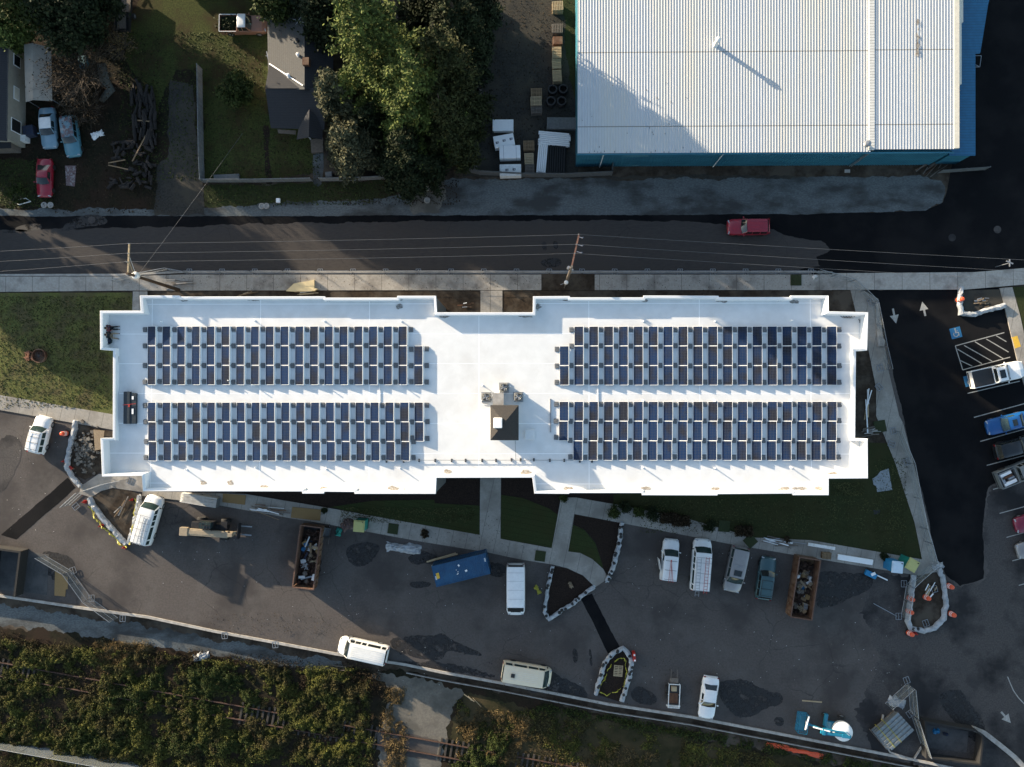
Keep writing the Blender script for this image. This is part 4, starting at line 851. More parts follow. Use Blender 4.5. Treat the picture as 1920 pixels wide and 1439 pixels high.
tree('tallest bright green conifer with its top lit by the sun, above the house', 'tree', 712, 112, 9, 24, 6.6, M['leaf_conifer'], name='conifer_tree', dens=1.8)
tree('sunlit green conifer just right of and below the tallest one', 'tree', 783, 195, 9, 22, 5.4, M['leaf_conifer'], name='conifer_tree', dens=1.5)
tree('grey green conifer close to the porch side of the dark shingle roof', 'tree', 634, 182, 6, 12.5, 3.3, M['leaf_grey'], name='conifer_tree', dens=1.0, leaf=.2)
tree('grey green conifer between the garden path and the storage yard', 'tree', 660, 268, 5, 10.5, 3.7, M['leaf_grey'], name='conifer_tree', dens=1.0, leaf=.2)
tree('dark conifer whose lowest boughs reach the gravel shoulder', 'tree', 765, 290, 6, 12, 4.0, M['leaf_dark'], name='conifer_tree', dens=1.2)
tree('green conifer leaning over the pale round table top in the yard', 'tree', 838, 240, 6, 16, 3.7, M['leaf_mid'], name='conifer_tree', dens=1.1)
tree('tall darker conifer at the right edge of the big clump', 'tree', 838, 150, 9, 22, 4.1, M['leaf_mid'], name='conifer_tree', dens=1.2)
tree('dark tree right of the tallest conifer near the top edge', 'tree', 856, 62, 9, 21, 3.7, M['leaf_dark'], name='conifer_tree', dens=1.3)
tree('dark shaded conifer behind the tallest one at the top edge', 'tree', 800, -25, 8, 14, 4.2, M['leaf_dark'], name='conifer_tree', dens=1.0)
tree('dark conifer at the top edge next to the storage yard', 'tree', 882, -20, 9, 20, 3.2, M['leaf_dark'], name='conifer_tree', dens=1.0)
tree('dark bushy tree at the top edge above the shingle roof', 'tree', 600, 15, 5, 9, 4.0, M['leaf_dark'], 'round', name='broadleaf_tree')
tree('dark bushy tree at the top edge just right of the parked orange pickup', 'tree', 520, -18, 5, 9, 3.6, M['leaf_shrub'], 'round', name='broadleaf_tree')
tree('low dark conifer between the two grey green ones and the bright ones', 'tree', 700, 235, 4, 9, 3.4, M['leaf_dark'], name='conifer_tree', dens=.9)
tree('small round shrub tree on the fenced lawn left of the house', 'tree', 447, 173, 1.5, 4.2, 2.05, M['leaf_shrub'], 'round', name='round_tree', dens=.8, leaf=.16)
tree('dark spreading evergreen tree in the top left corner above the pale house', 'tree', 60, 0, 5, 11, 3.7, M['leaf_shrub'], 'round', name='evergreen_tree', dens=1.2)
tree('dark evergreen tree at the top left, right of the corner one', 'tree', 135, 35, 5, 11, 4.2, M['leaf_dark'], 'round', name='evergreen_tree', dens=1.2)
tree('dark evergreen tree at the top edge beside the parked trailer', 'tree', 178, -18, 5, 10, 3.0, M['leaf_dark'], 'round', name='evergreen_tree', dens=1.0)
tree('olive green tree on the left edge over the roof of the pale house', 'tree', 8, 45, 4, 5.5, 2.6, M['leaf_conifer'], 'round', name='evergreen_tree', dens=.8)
# bare twiggy thicket
def thicket(name, label, cat, px, py, Rr, h, n, m, leafm=None, zc=0, ln=1500):
    c = G(px, py, zc); t = thing(name, label, cat, (c.x, c.y, zc)); mb = MB()
    for k in range(n):
        a = random.random()*6.283; r0 = Rr*.15*random.random(); L = Rr*(.5+.6*random.random()); hh = h*(.3+.7*random.random())
        p0 = Vector((r0*math.cos(a), r0*math.sin(a), 0)); p2 = Vector((L*math.cos(a), L*math.sin(a), hh)); p1 = (p0+p2)/2+Vector((random.uniform(-.3,.3), random.uniform(-.3,.3), hh*.2))
        mb.tube([p0,p1,p2], [.035,.02,.01], 3, False)
        for j in range(4):
            q0 = p1.lerp(p2, random.random()); q1 = q0+Vector((random.uniform(-1,1),random.uniform(-1,1),random.uniform(0,.7)))*Rr*.25
            mb.tube([q0,q1], [.012,.006], 3, False)
    mb.build('branches', m, t)
    if leafm: leafmesh('leaves', leafcloud(round_pts(Rr, h*.5, h*.5, ln, clumps=40, cs=.5), .10, asp=.6), leafm, t)
    return t
thicket('bare_tree', 'bare brown twiggy tree between the canopy and the log pile', 'tree', 165, 150, 4.4, 4.5, 150, M['twig'], M['leaf_brown'], 1, 2600)
thicket('bare_shrub', 'tan leafless shrub catching sun below the parked trailer', 'shrub', 232, 92, 2.0, 2.0, 60, M['twig'], M['leaf_straw'], .5, 600)
thicket('bare_shrub', 'low brown shrub in front of the teal wagon with a painted roof', 'shrub', 165, 205, 2.6, 1.8, 60, M['twig'], M['leaf_brown'], .5, 900)
mb = MB()
c = G(205,150,1.5); mb.tube([G(190,120,2.2),G(196,150,1.2),G(208,168,.5),G(190,190,.15)], [.5,.55,.5,.3], 8)
solo(mb, 'tree_trunk', mat('pale_bark', (.13,.135,.12), (.08,.085,.075), rough=.9, scale=5, bump=.5), 'thick pale grey leaning trunk under the bare twiggy tree', 'tree trunk', smooth=True)
# casters beyond the frame (real trees of the neighbourhood)
proto = {}
def far_tree(px, py, h, Rr, kind):
    key = kind
    if key not in proto:
        v = leafcloud(conifer_pts(15, 4.2, 230) if kind == 'c' else round_pts(4.2, 6.0, 8.5, 7000), .42, asp=.6)
        t = thing('neighbour_tree', 'tall tree standing beyond the edge of the photo', 'tree', (0,0,0), 0, 'trees beyond the photo edges'); leafmesh('crown', v, M['leaf_dark'], t)
        MB().tube([(0,0,0),(0,0,9)], [.3,.12], 7).build('trunk', M['bark'], t); proto[key] = t; o = t
    else: o = copy_tree(proto[key])
    c = G(px, py, 0); o.location = (c.x, c.y, 0); o.scale = (Rr/4.2, Rr/4.2, h/15); o.rotation_euler = (0,0,random.random()*6)
for a in [(-230,40,13,4.2,'b'),(-240,85,14,4.0,'c'),
          (-200,285,12,3.8,'b'),(-220,345,12.5,4,'c'),(-200,385,11,3.6,'b'),(-240,402,10,3.4,'c'),
          (-40,-120,12,3.8,'c'),(330,-110,13,4,'c'),(400,-140,12,4,'b'),
          (560,-150,12,4,'c')]: far_tree(*a)

# ================================================================ VEHICLES
M['chrome'] = mat('bright_metal', (.6,.6,.62), (.5,.5,.52), rough=.25, metal=.8, scale=5)
M['lamp_clear'] = mat('lamp_clear', (.62,.64,.66), (.5,.52,.55), rough=.15, scale=9)
M['lamp_red'] = mat('lamp_red', (.36,.012,.012), (.25,.01,.01), rough=.2, scale=9)
M['trim'] = mat('black_trim', (.02,.02,.022), (.03,.03,.03), rough=.6, scale=9)
_wheel = {}
def wheel(par, x, y, r_=.33, w_=.22):
    key = (round(r_,2), round(w_,2))
    if key not in _wheel:
        Mx = Matrix.Rotation(math.pi/2, 4, 'X')
        ty = MB().lathe((0,0,-w_/2), [(r_*.62,0),(r_*.94,0),(r_,w_*.2),(r_,w_*.8),(r_*.94,w_),(r_*.62,w_),(r_*.6,w_*.5)], 18, Mx).build('tyre', M['rubber'], None, smooth=False)
        rim = MB().lathe((0,0,-w_/2+.02), [(.04,0),(r_*.58,0),(r_*.62,w_*.3),(r_*.62,w_*.7),(r_*.58,w_-.04),(.05,w_-.03)], 14, Mx).build('rim', M['steel'], None)
        wd = bpy.data.objects.new('wheel', None); COL.objects.link(wd); wd.empty_display_size = .2
        ty.parent = wd; rim.parent = wd; _wheel[key] = wd; o = wd
    else: o = copy_tree(_wheel[key])
    o.parent = par; o.location = (x, y, r_); return o
def loft(mb, st):
    """st: list of (x, halfwidth, ztop, zbot)"""
    b = len(mb.v); k = 11
    for (x, w_, t, zb) in st:
        for (fy, z) in ((.90,zb),(.985,zb+.12),(1.0,zb+(t-zb)*.5),(.975,t-.10),(.90,t-.02)): mb.v.append(Vector((x, fy*w_, z)))
        mb.v.append(Vector((x, 0, t+.035)))
        for (fy, z) in ((.90,t-.02),(.975,t-.10),(1.0,zb+(t-zb)*.5),(.985,zb+.12),(.90,zb)): mb.v.append(Vector((x, -fy*w_, z)))
    for i in range(len(st)-1):
        for j in range(k):
            j2 = (j+1) % k
            mb.f.append((b+i*k+j, b+i*k+j2, b+(i+1)*k+j2, b+(i+1)*k+j))
    mb.f.append(tuple(b+j for j in reversed(range(k)))); e = b+(len(st)-1)*k; mb.f.append(tuple(e+j for j in range(k)))
def interp(x, pts):
    for i in range(len(pts)-1):
        if x <= pts[i+1][0]:
            a, b = pts[i], pts[i+1]; t = (x-a[0])/max(b[0]-a[0], 1e-6); return a[1]+(b[1]-a[1])*max(0,min(1,t))
    return pts[-1][1]
KIND = {
 'sedan': dict(W=1.82, hood=.86, belt=.95, roof=1.42, xc=.17, xf=.055, xr=-.22, xe=-.345, trunk=.98, nose=.70, side=[(-.12,.02),(.04,.13)] , wt=.24, r=.33),
 'wagon': dict(W=1.82, hood=.90, belt=.98, roof=1.50, xc=.17, xf=.07, xr=-.41, xe=-.47, trunk=.98, nose=.74, side=[(-.40,-.26),(-.23,-.07),(-.05,.10)], wt=.20, r=.33),
 'suv': dict(W=1.90, hood=1.02, belt=1.10, roof=1.76, xc=.20, xf=.10, xr=-.43, xe=-.47, trunk=1.1, nose=.86, side=[(-.42,-.27),(-.24,-.07),(-.05,.12)], wt=.20, r=.37),
 'minivan': dict(W=1.98, hood=1.0, belt=1.08, roof=1.76, xc=.27, xf=.15, xr=-.45, xe=-.48, trunk=1.1, nose=.80, side=[(-.44,-.26),(-.24,-.04),(-.02,.18)], wt=.18, r=.34),
 'smallvan': dict(W=1.82, hood=1.02, belt=1.10, roof=1.84, xc=.24, xf=.12, xr=-.46, xe=-.485, trunk=1.1, nose=.82, side=[(-.01,.16)], wt=.14, r=.32),
 'van': dict(W=2.02, hood=1.16, belt=1.25, roof=2.05, xc=.33, xf=.255, xr=-.475, xe=-.49, trunk=1.2, nose=.98, side=[(.14,.27)], wt=.13, r=.37),
 'window_van': dict(W=2.02, hood=1.16, belt=1.25, roof=2.08, xc=.34, xf=.26, xr=-.465, xe=-.485, trunk=1.2, nose=.98, side=[(-.45,-.37),(-.34,-.09),(-.055,.03),(.055,.16),(.18,.285)], wt=.15, r=.37),
 'bigvan': dict(W=2.06, hood=1.20, belt=1.35, roof=2.55, xc=.40, xf=.285, xr=-.485, xe=-.495, trunk=1.3, nose=.98, side=[(.20,.31)], wt=.10, r=.37),
 'bus': dict(W=1.90, hood=1.10, belt=1.22, roof=1.95, xc=.43, xf=.345, xr=-.46, xe=-.485, trunk=1.1, nose=1.05, side=[(-.44,-.31),(-.27,-.02),(.02,.21),(.24,.36)], wt=.13, r=.34),
 'coupe': dict(W=1.76, hood=.80, belt=.90, roof=1.30, xc=.16, xf=.02, xr=-.16, xe=-.34, trunk=.92, nose=.62, side=[(-.13,.08)], wt=.27, r=.31),
 'pickup': dict(W=1.98, hood=1.12, belt=1.18, roof=1.84, xc=.17, xf=.095, xr=-.085, xe=-.105, trunk=1.02, nose=.98, side=[(-.07,.0),(.02,.13)], wt=.22, r=.39),
}
def car(name, label, cat, kind, front, rear, pm, glass='glass', L=None, z=.8, group=None, W=None, cabin=None):
    K = dict(KIND[kind]); a, b = G(*front, z), G(*rear, z); L = L or (a-b).length; c = (a+b)/2
    if W: K['W'] = W
    t = thing(name, label, cat, (c.x, c.y, 0.0), math.atan2(a.y-b.y, a.x-b.x), group)
    w2 = K['W']/2; box = kind in ('bigvan','bus','van','window_van')
    prof = [(-.5,K['trunk']-.16),(-.49,K['trunk']-.05),(K['xe'],K['belt']),(K['xc'],K['belt']),(K['xc']+.02,K['hood']+.02),(.40,K['nose']+.10),(.47,K['nose']),(.5,K['nose']-.14)]
    if kind in ('sedan','coupe'): prof = [(-.5,K['trunk']-.14),(-.485,K['trunk']-.02),(K['xe'],K['trunk'])]+[(K['xc'],K['belt']),(K['xc']+.03,K['hood'])]+prof[-3:]
    prof.sort()
    st = []
    for fx in (-.5,-.494,-.48,-.455,-.42,-.36,-.28,-.18,-.08,.02,.12,.2,.28,.35,.405,.445,.47,.488,.497,.5):
        e = abs(fx)*2; cr = (.27 if fx > 0 else (.07 if box or kind in ('pickup','minivan','smallvan') else .17))
        ww = w2*(1-cr*max(0,(e-.70)/.30)**2.4) - (.10 if e > .99 else 0)
        st.append((fx*L, ww, interp(fx, prof), .30 if e > .9 else .24))
    mb = MB()
    if kind != 'pickup':
        loft(mb, st)
    else:
        cut = K['xe']-.01
        loft(mb, [s for s in st if s[0] >= (cut-.1)*L and s[0]/L > cut]+[]) if False else loft(mb, [(cut*L, w2*.99, K['belt'], .24)]+[s for s in st if s[0]/L > cut])
        bx0, bx1 = -.5*L, cut*L-.02; th = .07
        bt = K['belt']+.02
        mb.box(((bx0+bx1)/2, 0, .48), (bx1-bx0, K['W']*.97, .46))
        for s in (-1,1): mb.box(((bx0+bx1)/2, s*(w2-th/2-.02), (.7+bt)/2), (bx1-bx0, th, bt-.7))
        mb.box((bx0+th/2, 0, (.7+bt)/2+.002), (th, K['W']*.9, bt-.7)); mb.box((bx1-th/2, 0, (.7+bt)/2+.002), (th, K['W']*.9, bt-.7))
    body = mb.build('body', pm, t, smooth=(kind != 'pickup'), bevel=.02 if kind == 'pickup' else 0)
    if kind == 'pickup':
        bx0, bx1 = -.5*L, (K['xe']-.01)*L-.02
        MB().box(((bx0+bx1)/2, 0, .725), (bx1-bx0-.16, K['W']-.2, .03)).build('bed_floor', M['trim'], t)
    # greenhouse
    zb, zt = K['belt']-.01, K['roof']; wb, wt = w2-.05, w2-K['wt']
    B = [(K['xe']*L, -wb), (K['xc']*L, -wb*.97), (K['xc']*L, wb*.97), (K['xe']*L, wb)]
    T = [(K['xr']*L, -wt), (K['xf']*L, -wt), (K['xf']*L, wt), (K['xr']*L, wt)]
    # cabin with a crowned roof
    mb = MB(); n1 = 8; vs = []; fs = []
    xs = [K['xr']*L+(K['xf']-K['xr'])*L*i/n1 for i in range(n1+1)]
    for i, x in enumerate(xs):
        s = i/n1; cr = .045*math.sin(math.pi*min(1,max(0,s)))**.5
        for fy in (-1,-.93,-.5,0,.5,.93,1):
            drop = .05 if abs(fy) == 1 else (.012 if abs(fy) > .9 else 0)
            e_ = .03 if i in (0,n1) else 0
            vs.append((x, fy*wt*(1.02 if abs(fy)==1 else 1), zt-.04+cr*(1-fy*fy*.6)-drop-e_))
    for i in range(n1):
        for j in range(6): fs.append((i*7+j, (i+1)*7+j, (i+1)*7+j+1, i*7+j+1))
    mb.add(vs, fs).build('roof', cabin or pm, t, smooth=True)
    zt2 = zt-.07
    mb = MB(); mb.add([(p[0],p[1],zb) for p in B]+[(p[0],p[1]*1.02,zt2) for p in T], [(0,1,5,4),(1,2,6,5),(2,3,7,6),(3,0,4,7)]); mb.build('pillars', pm, t)
    def pane(nm, P, m, off):
        c_ = sum((Vector(p) for p in P), Vector())/len(P); nrm = (Vector(P[1])-Vector(P[0])).cross(Vector(P[2])-Vector(P[1])).normalized()
        if nrm.dot(Vector((c_.x-(K['xr']+K['xf'])*L/2, c_.y, c_.z-1.0))) < 0: nrm = -nrm
        return MB().add([Vector(p)+nrm*off for p in P]+[Vector(p)+nrm*(off-.02) for p in P], [(0,1,2,3),(4,7,6,5),(0,4,5,1),(1,5,6,2),(2,6,7,3),(3,7,4,0)]).build(nm, m, t)
    def lerp(a_, b_, s): return Vector(a_).lerp(Vector(b_), s)
    def quad(a_, b_, c_, d_, u0, u1, v0, v1):
        f = lambda u, v: lerp(lerp(a_, b_, u), lerp(d_, c_, u), v)
        return [f(u0,v0), f(u1,v0), f(u1,v1), f(u0,v1)]
    B3 = [Vector((p[0],p[1],zb)) for p in B]; T3 = [Vector((p[0],p[1]*1.02,zt2)) for p in T]
    gm = M[glass]
    q4 = quad(B3[1],B3[2],T3[2],T3[1], .04,.96,.02,.99); wn_ = 10; wv = []; wf = []
    nm_ = (q4[1]-q4[0]).cross(q4[3]-q4[0]).normalized(); nm_ = nm_ if nm_.x > 0 else -nm_
    for i in range(wn_+1):
        u = i/wn_; e_ = 1-(2*u-1)**2
        lo_p = q4[0].lerp(q4[1],u)+nm_*.014+Vector((.13*e_,0,.012*e_)); hi_p = q4[3].lerp(q4[2],u)+nm_*.014+Vector((.05*e_,0,.03*e_)); wv += [lo_p, lo_p.lerp(hi_p,.5)+nm_*.035*e_, hi_p]
    for i in range(wn_): wf += [(3*i,3*i+3,3*i+4,3*i+1),(3*i+1,3*i+4,3*i+5,3*i+2)]
    MB().add(wv, wf).build('windshield', gm, t, smooth=True)
    rw_ = pane('rear_window', quad(B3[3],B3[0],T3[0],T3[3], .08,.92,.2 if kind not in('sedan','coupe') else .05,.92), gm, .012)
    for (s0, s1) in K['side']:
        for sd_ in (0,1):
            a_, b_, c_, d_ = (B3[0],B3[1],T3[1],T3[0]) if sd_ == 0 else (B3[3],B3[2],T3[2],T3[3])
            lo_ = lambda s: max(0.0,min(1.0,(s*L-a_[0])/(b_[0]-a_[0]))); hi_ = lambda s: max(0.02,min(.98,(s*L-d_[0])/(c_[0]-d_[0])))
            P = [lerp(a_,b_,lo_(s0)).lerp(lerp(d_,c_,hi_(s0)), .08), lerp(a_,b_,lo_(s1+.0)).lerp(lerp(d_,c_,hi_(s1)), .08), lerp(a_,b_,lo_(s1)).lerp(lerp(d_,c_,hi_(s1)), .88), lerp(a_,b_,lo_(s0)).lerp(lerp(d_,c_,hi_(s0)), .88)]
            pane('side_window', P, gm, .012)
    # lamps, mirrors, cowl, wheels
    for s in (-1,1):
        hz = K['nose']-.06
        MB().box((.472*L, s*w2*.68, hz), (.12, .34, .14), s*R(-18)).build('headlight', M['lamp_clear'], t, bevel=.02)
        MB().box((-.492*L, s*w2*.82, K['trunk']-.13), (.07, .22, .2 if not box else .4)).build('taillight', M['lamp_red'], t, bevel=.015)
        MB().box(((K['xc']-.035)*L, s*(w2+.09), K['belt']+.03), (.12,.2,.13)).build('mirror', pm if kind not in ('van','bigvan','window_van','bus') else M['trim'], t, bevel=.03)
    MB().box(((K['xc']+.006)*L, 0, K['belt']+.03), (.07, wb*1.75, .02)).build('cowl', M['trim'], t)
    MB().bar(((K['xc']+.0)*L,-wb*.7,K['belt']+.06), ((K['xc']-.05)*L+.06,-wb*.05,K['belt']+.30*(K['roof']-K['belt'])+.02), .02).build('wiper', M['trim'], t)
    MB().box((-.5*L+.02,0,.48), (.10, K['W']*.86, .18)).build('rear_bumper', M['trim'] if box or kind == 'pickup' else pm, t, bevel=.03)
    MB().box((.5*L-.05,0,.46), (.12, K['W']*.78, .16)).build('front_bumper', M['trim'] if box or kind == 'pickup' else pm, t, bevel=.03)
    for sx in (.315,-.30):
        for s in (-1,1): wheel(t, sx*L, s*(w2-.10), K['r'])
    t['_L'] = L; t['_z'] = zt; return t
def rack(t, xs, wt, z, m, rails=True, name='roof_rack', bars=True):
    mb = MB()
    if rails:
        for s in (-1,1): mb.tube([(xs[0],s*wt,z),(xs[-1],s*wt,z)], .022, 6)
    for x in xs: mb.tube([(x,-wt,z),(x,wt,z)], .02, 6).bar((x,-wt,z-.12),(x,-wt,z),.03).bar((x,wt,z-.12),(x,wt,z),.03)
    return mb.build(name, m, t)
def ladder(t, x0, x1, y0, y1, z, wd, m, n=9, name='ladder', tilt_=0):
    a = Vector((x0,y0,z)); b = Vector((x1,y1,z+tilt_)); d = (b-a); nn = Vector((-d.y,d.x,0)).normalized()*wd/2
    mb = MB().bar(a+nn,b+nn,.035,.06).bar(a-nn,b-nn,.035,.06)
    for i in range(n): p = a+d*((i+.5)/n); mb.bar(p+nn,p-nn,.03)
    return mb.build(name, m, t)
pw = paint('paint_white', (.80,.80,.79)); pw2 = paint('paint_white_old', (.72,.72,.70), (.60,.60,.58)); 
paint('paint_silver', (.42,.40,.39), rough=.35, metal=.3); paint('paint_teal', (.07,.15,.165), rough=.3, metal=.2); paint('paint_red', (.30,.020,.030)); paint('paint_blue', (.014,.12,.38), metal=.1)
paint('paint_black', (.012,.013,.015)); paint('paint_cream', (.72,.62,.45), (.66,.57,.42), rough=.4); paint('paint_sky', (.26,.42,.52), (.22,.37,.46), rough=.4); paint('paint_teal_old', (.10,.30,.38), (.08,.25,.32), rough=.5)
paint('paint_orange', (.36,.17,.10), (.30,.14,.08), rough=.6); paint('paint_grey', (.26,.28,.28), rough=.4); paint('paint_redcar', (.42,.02,.045)); paint('paint_maroon', (.30,.025,.06))
G_SUV = 'cars and vans parked around the building'
t = car('suv', 'white four wheel drive with roof rails parked on the sunny asphalt left of the building', 'suv', 'suv', (83,781), (66,850), pw, glass='glass_green'); L = t['_L']
rack(t, [-.38*L,-.2*L,-.05*L,.06*L], .62, 1.83, M['trim'])
t = car('ladder_van', 'white van with a full length ladder rack parked by the yellow taped planting bed', 'van', 'window_van', (289,931), (263,1021), pw, glass='glass_green', L=5.55, z=1.2); L = t['_L']
rack(t, [-.44*L,-.3*L,-.16*L,-.02*L,.12*L], .80, 2.28, M['steel'])
ladder(t, -.47*L, .14*L, .55, .55, 2.34, .40, M['steel'], 11); ladder(t, -.46*L, .1*L, -.25, -.25, 2.34, .36, M['steel'], 11)
t = car('cargo_van', 'tall white cargo van parked between the blue container and the yellow jacket on the ground', 'van', 'bigvan', (967,1155), (967,1058), pw, L=5.7, z=1.2); L = t['_L']
mb = MB(); [mb.box((x*L, 0, 2.562), (.02, 1.7, .012)) for x in (-.38,-.22,-.05,.12)]; mb.build('roof_seam', M['steel'], t)
MB().box((.425*L,.35,1.245),(.06,.4,.02)).box((.425*L,-.35,1.245),(.06,.4,.02)).build('hood_vent', M['trim'], t)
t = car('passenger_van', 'white passenger van with many side windows standing across the pale kerb', 'van', 'window_van', (633,1210), (728,1231), pw2, L=5.6, z=1.1, cabin=pw2); L = t['_L']
mb = MB(); [mb.box((-.10*L, y, 2.085), (.66*L, .03, .012)) for y in (-.55,-.33,-.11,.11,.33,.55)]; mb.build('roof_rib', M['white_dirty'], t)
t = car('camper_van', 'old cream van with a square roof hatch parked against the kerb', 'van', 'bus', (1033,1273), (941,1258), M['paint_cream'], glass='glass_green', L=5.5, z=1.1, W=2.15); L = t['_L']
MB().box((-.27*L,-.05,2.0),(.42,.42,.06)).build('roof_hatch', M['trim'], t); 
mb = MB(); [mb.box((-.05*L, y, 1.955), (.55*L, .02, .01)) for y in (-.4,-.2,0,.2,.4)]; mb.build('roof_rib', M['white_dirty'], t)
t = car('service_van', 'small white van with an open side door and red rods on its roof', 'van', 'smallvan', (1260,1011), (1252,1090), pw, glass='glass_green', L=4.6, z=.9); L = t['_L']
rack(t, [-.42*L,-.2*L,.02*L], .6, 1.98, M['trim'], rails=False)
MB().tube([(-.48*L,.12,2.02),(.05*L,.1,2.02)],.025,6).tube([(-.48*L,-.12,2.02),(.05*L,.02,2.02)],.025,6).tube([(-.48*L,-.35,2.02),(.05*L,.06,2.02)],.025,6).build('red_rods', M['red'], t)
MB().box((-.12*L,1.12,.95),(1.3,.05,1.2), R(14)).build('open_door', pw, t, bevel=.02)
t = car('ladder_van', 'white van carrying a grey ladder and a long red ladder, middle of the parked row', 'van', 'window_van', (1319,1010), (1311,1110), pw, glass='glass_green', L=5.7, z=1.1); L = t['_L']
rack(t, [-.45*L,-.3*L,-.12*L,.08*L,.18*L], .82, 2.28, M['steel'])
ladder(t, -.56*L, .17*L, .52, .52, 2.34, .40, M['steel'], 12); ladder(t, -.5*L, .2*L, -.35, -.35, 2.34, .36, M['red'], 12)
MB().box((0,0,0),(.02,.01,.01)); 
t = car('minivan', 'silver minivan with a dark sunroof facing away from the building', 'minivan', 'minivan', (1371,1113), (1390,1024), M['paint_silver'], glass='glass_green', L=5.1, z=.9); L = t['_L']
MB().box((.045*L,0,1.80),(.62,.85,.03)).build('sunroof', M['glass'], t); MB().box((-.12*L,0,1.80),(.04,1.5,.03)).box((-.10*L,.1,1.8),(.07,.12,.04)).box((-.10*L,-.1,1.8),(.07,.12,.04)).build('roof_rack', M['steel'], t)
t = car('station_wagon', 'dark teal station wagon with roof bars parked beside the brown dumpster', 'station wagon', 'wagon', (1442,1047), (1431,1123), M['paint_teal'], glass='glass', L=4.7); L = t['_L']
rack(t, [-.38*L,-.22*L,-.02*L], .6, 1.57, M['trim'])
t = car('sedan', 'white sedan parked alone on the dark asphalt near the kerb and a damp patch', 'sedan', 'sedan', (1324,1347), (1334,1272), pw, glass='glass', L=4.65)
t = car('estate_car', 'red estate car driving along the road', 'estate car', 'wagon', (1365,426), (1443,425), M['paint_redcar'], glass='glass', L=4.65); L = t['_L']
MB().box((-.15*L,0,1.512),(2.2,.03,.01)).box((-.15*L,.4,1.505),(2.2,.03,.01)).box((-.15*L,-.4,1.505),(2.2,.03,.01)).build('roof_rib', M['paint_maroon'], t)
t = car('pickup_truck', 'white crew cab pickup with a black bed cover beside the hatched parking bay', 'pickup', 'pickup', (1926,690), (1818,714), pw, glass='glass', L=5.9, z=1.0); L = t['_L']
MB().box(((-.5-.115)/2*L, 0, 1.215), (.375*L, 1.72, .04)).build('bed_cover', M['trim'], t, bevel=.01); MB().box((0,0,1.86),(.62,.9,.02)).build('sunroof', M['glass'], t)
t = car('sedan', 'bright blue sedan in the marked bay at the right edge', 'sedan', 'sedan', (1854,803), (1928,785), M['paint_blue'], glass='glass_green', L=4.7); MB().box((-.08*t['_L'],0,1.43),(.5,.7,.02)).build('sunroof', M['glass'], t)
t = car('hatchback', 'black car parked tail out next to the bright blue sedan', 'car', 'wagon', (1940,830), (1868,848), M['paint_black'], L=4.5)
t = car('work_pickup', 'grey pickup with a bed full of tools and white boards at the right edge', 'pickup', 'pickup', (1958,868), (1874,902), M['paint_grey'], L=5.4, z=1.0); L = t['_L']
for i, (x, y, w_, h_, m) in enumerate([(-.33,.45,1.3,.3,'white'),(-.3,-.6,1.4,.35,'white'),(-.32,.1,1.2,.2,'rust'),(-.25,-.15,.7,.2,'steel'),(-.42,-.1,.3,.8,'steel')]): MB().box((x*L,y,.98),(w_,h_,.3), R(3)).build('tool_box', M[m], t)
rack(t, [-.48*L,-.16*L], .85, 1.5, M['steel'])
car('red_car', 'dark red car cut by the right edge between two white bay lines', 'car', 'wagon', (1907,987), (1978,968), M['paint_maroon'], L=4.5)
car('beige_car', 'pale beige car cut by the right edge, below the dark red one', 'car', 'sedan', (1910,1036), (1985,1016), M['paint_silver'], L=4.6)
# the yard at the top left
car('sedan', 'pale sky blue sedan with its tail under the beige canopy', 'sedan', 'sedan', (92,277), (87,203), M['paint_sky'], L=4.6, cabin=pw2)
t = car('painted_wagon', 'teal wagon with a red and blue painted roof beside the bare tree', 'station wagon', 'wagon', (137,292), (127,218), M['paint_teal_old'], L=4.7, cabin=mat('painted_roof', (.16,.30,.38), (.17,.12,.13), rough=.7, scale=2.2, stops=(.48,.54), c3=(.34,.36,.38), s3=1.3, st3=(.55,.6)))
car('coupe', 'red coupe parked on the grass below the pale blue sedan', 'coupe', 'coupe', (81,368), (83,299), M['paint_redcar'], L=4.3)
t = car('old_pickup', 'old pickup with a rusty orange hood, white cab roof and a bed full of branches', 'pickup', 'pickup', (499,45), (413,45), M['paint_orange'], L=5.3, z=1.0, cabin=pw2, W=1.95); L = t['_L']
leafmesh('branch_load', leafcloud(rng.normal(size=(900,3))*np.array([.55,.4,.1])+np.array([-.32*L,0,1.0]), .14), M['leaf_dark'], t)
MB().box((-.32*L,.97,1.22),(.36*L,.06,.05)).box((-.32*L,-.97,1.22),(.36*L,.06,.05)).box((-.5*L,0,1.22),(.06,1.9,.05)).build('bed_rail', pw2, t)
t = thing('flatbed_trailer', 'long dark open trailer standing under the trees at the top edge', 'trailer', tuple(G(233,28,.6)), A((233,60),(237,0)))
t.location.z = 0
MB().box((.3,0,.62),(4.6,1.7,.12)).box((.3,.85,.85),(4.6,.06,.4)).box((.3,-.85,.85),(4.6,.06,.4)).box((-2.0,0,.85),(.06,1.7,.4)).build('bed', M['trim'], t)
MB().box((-.7,.2,.74),(2.0,1.0,.12), R(5)).box((1.0,-.1,.74),(1.4,1.2,.14), R(-4)).build('load', M['wood_grey'], t)
for s in (-1,1): wheel(t, 0, s*1.0, .33)
MB().bar((2.6,.5,.5),(3.6,0,.5),.08).bar((2.6,-.5,.5),(3.6,0,.5),.08).build('drawbar', M['dark_metal'], t)
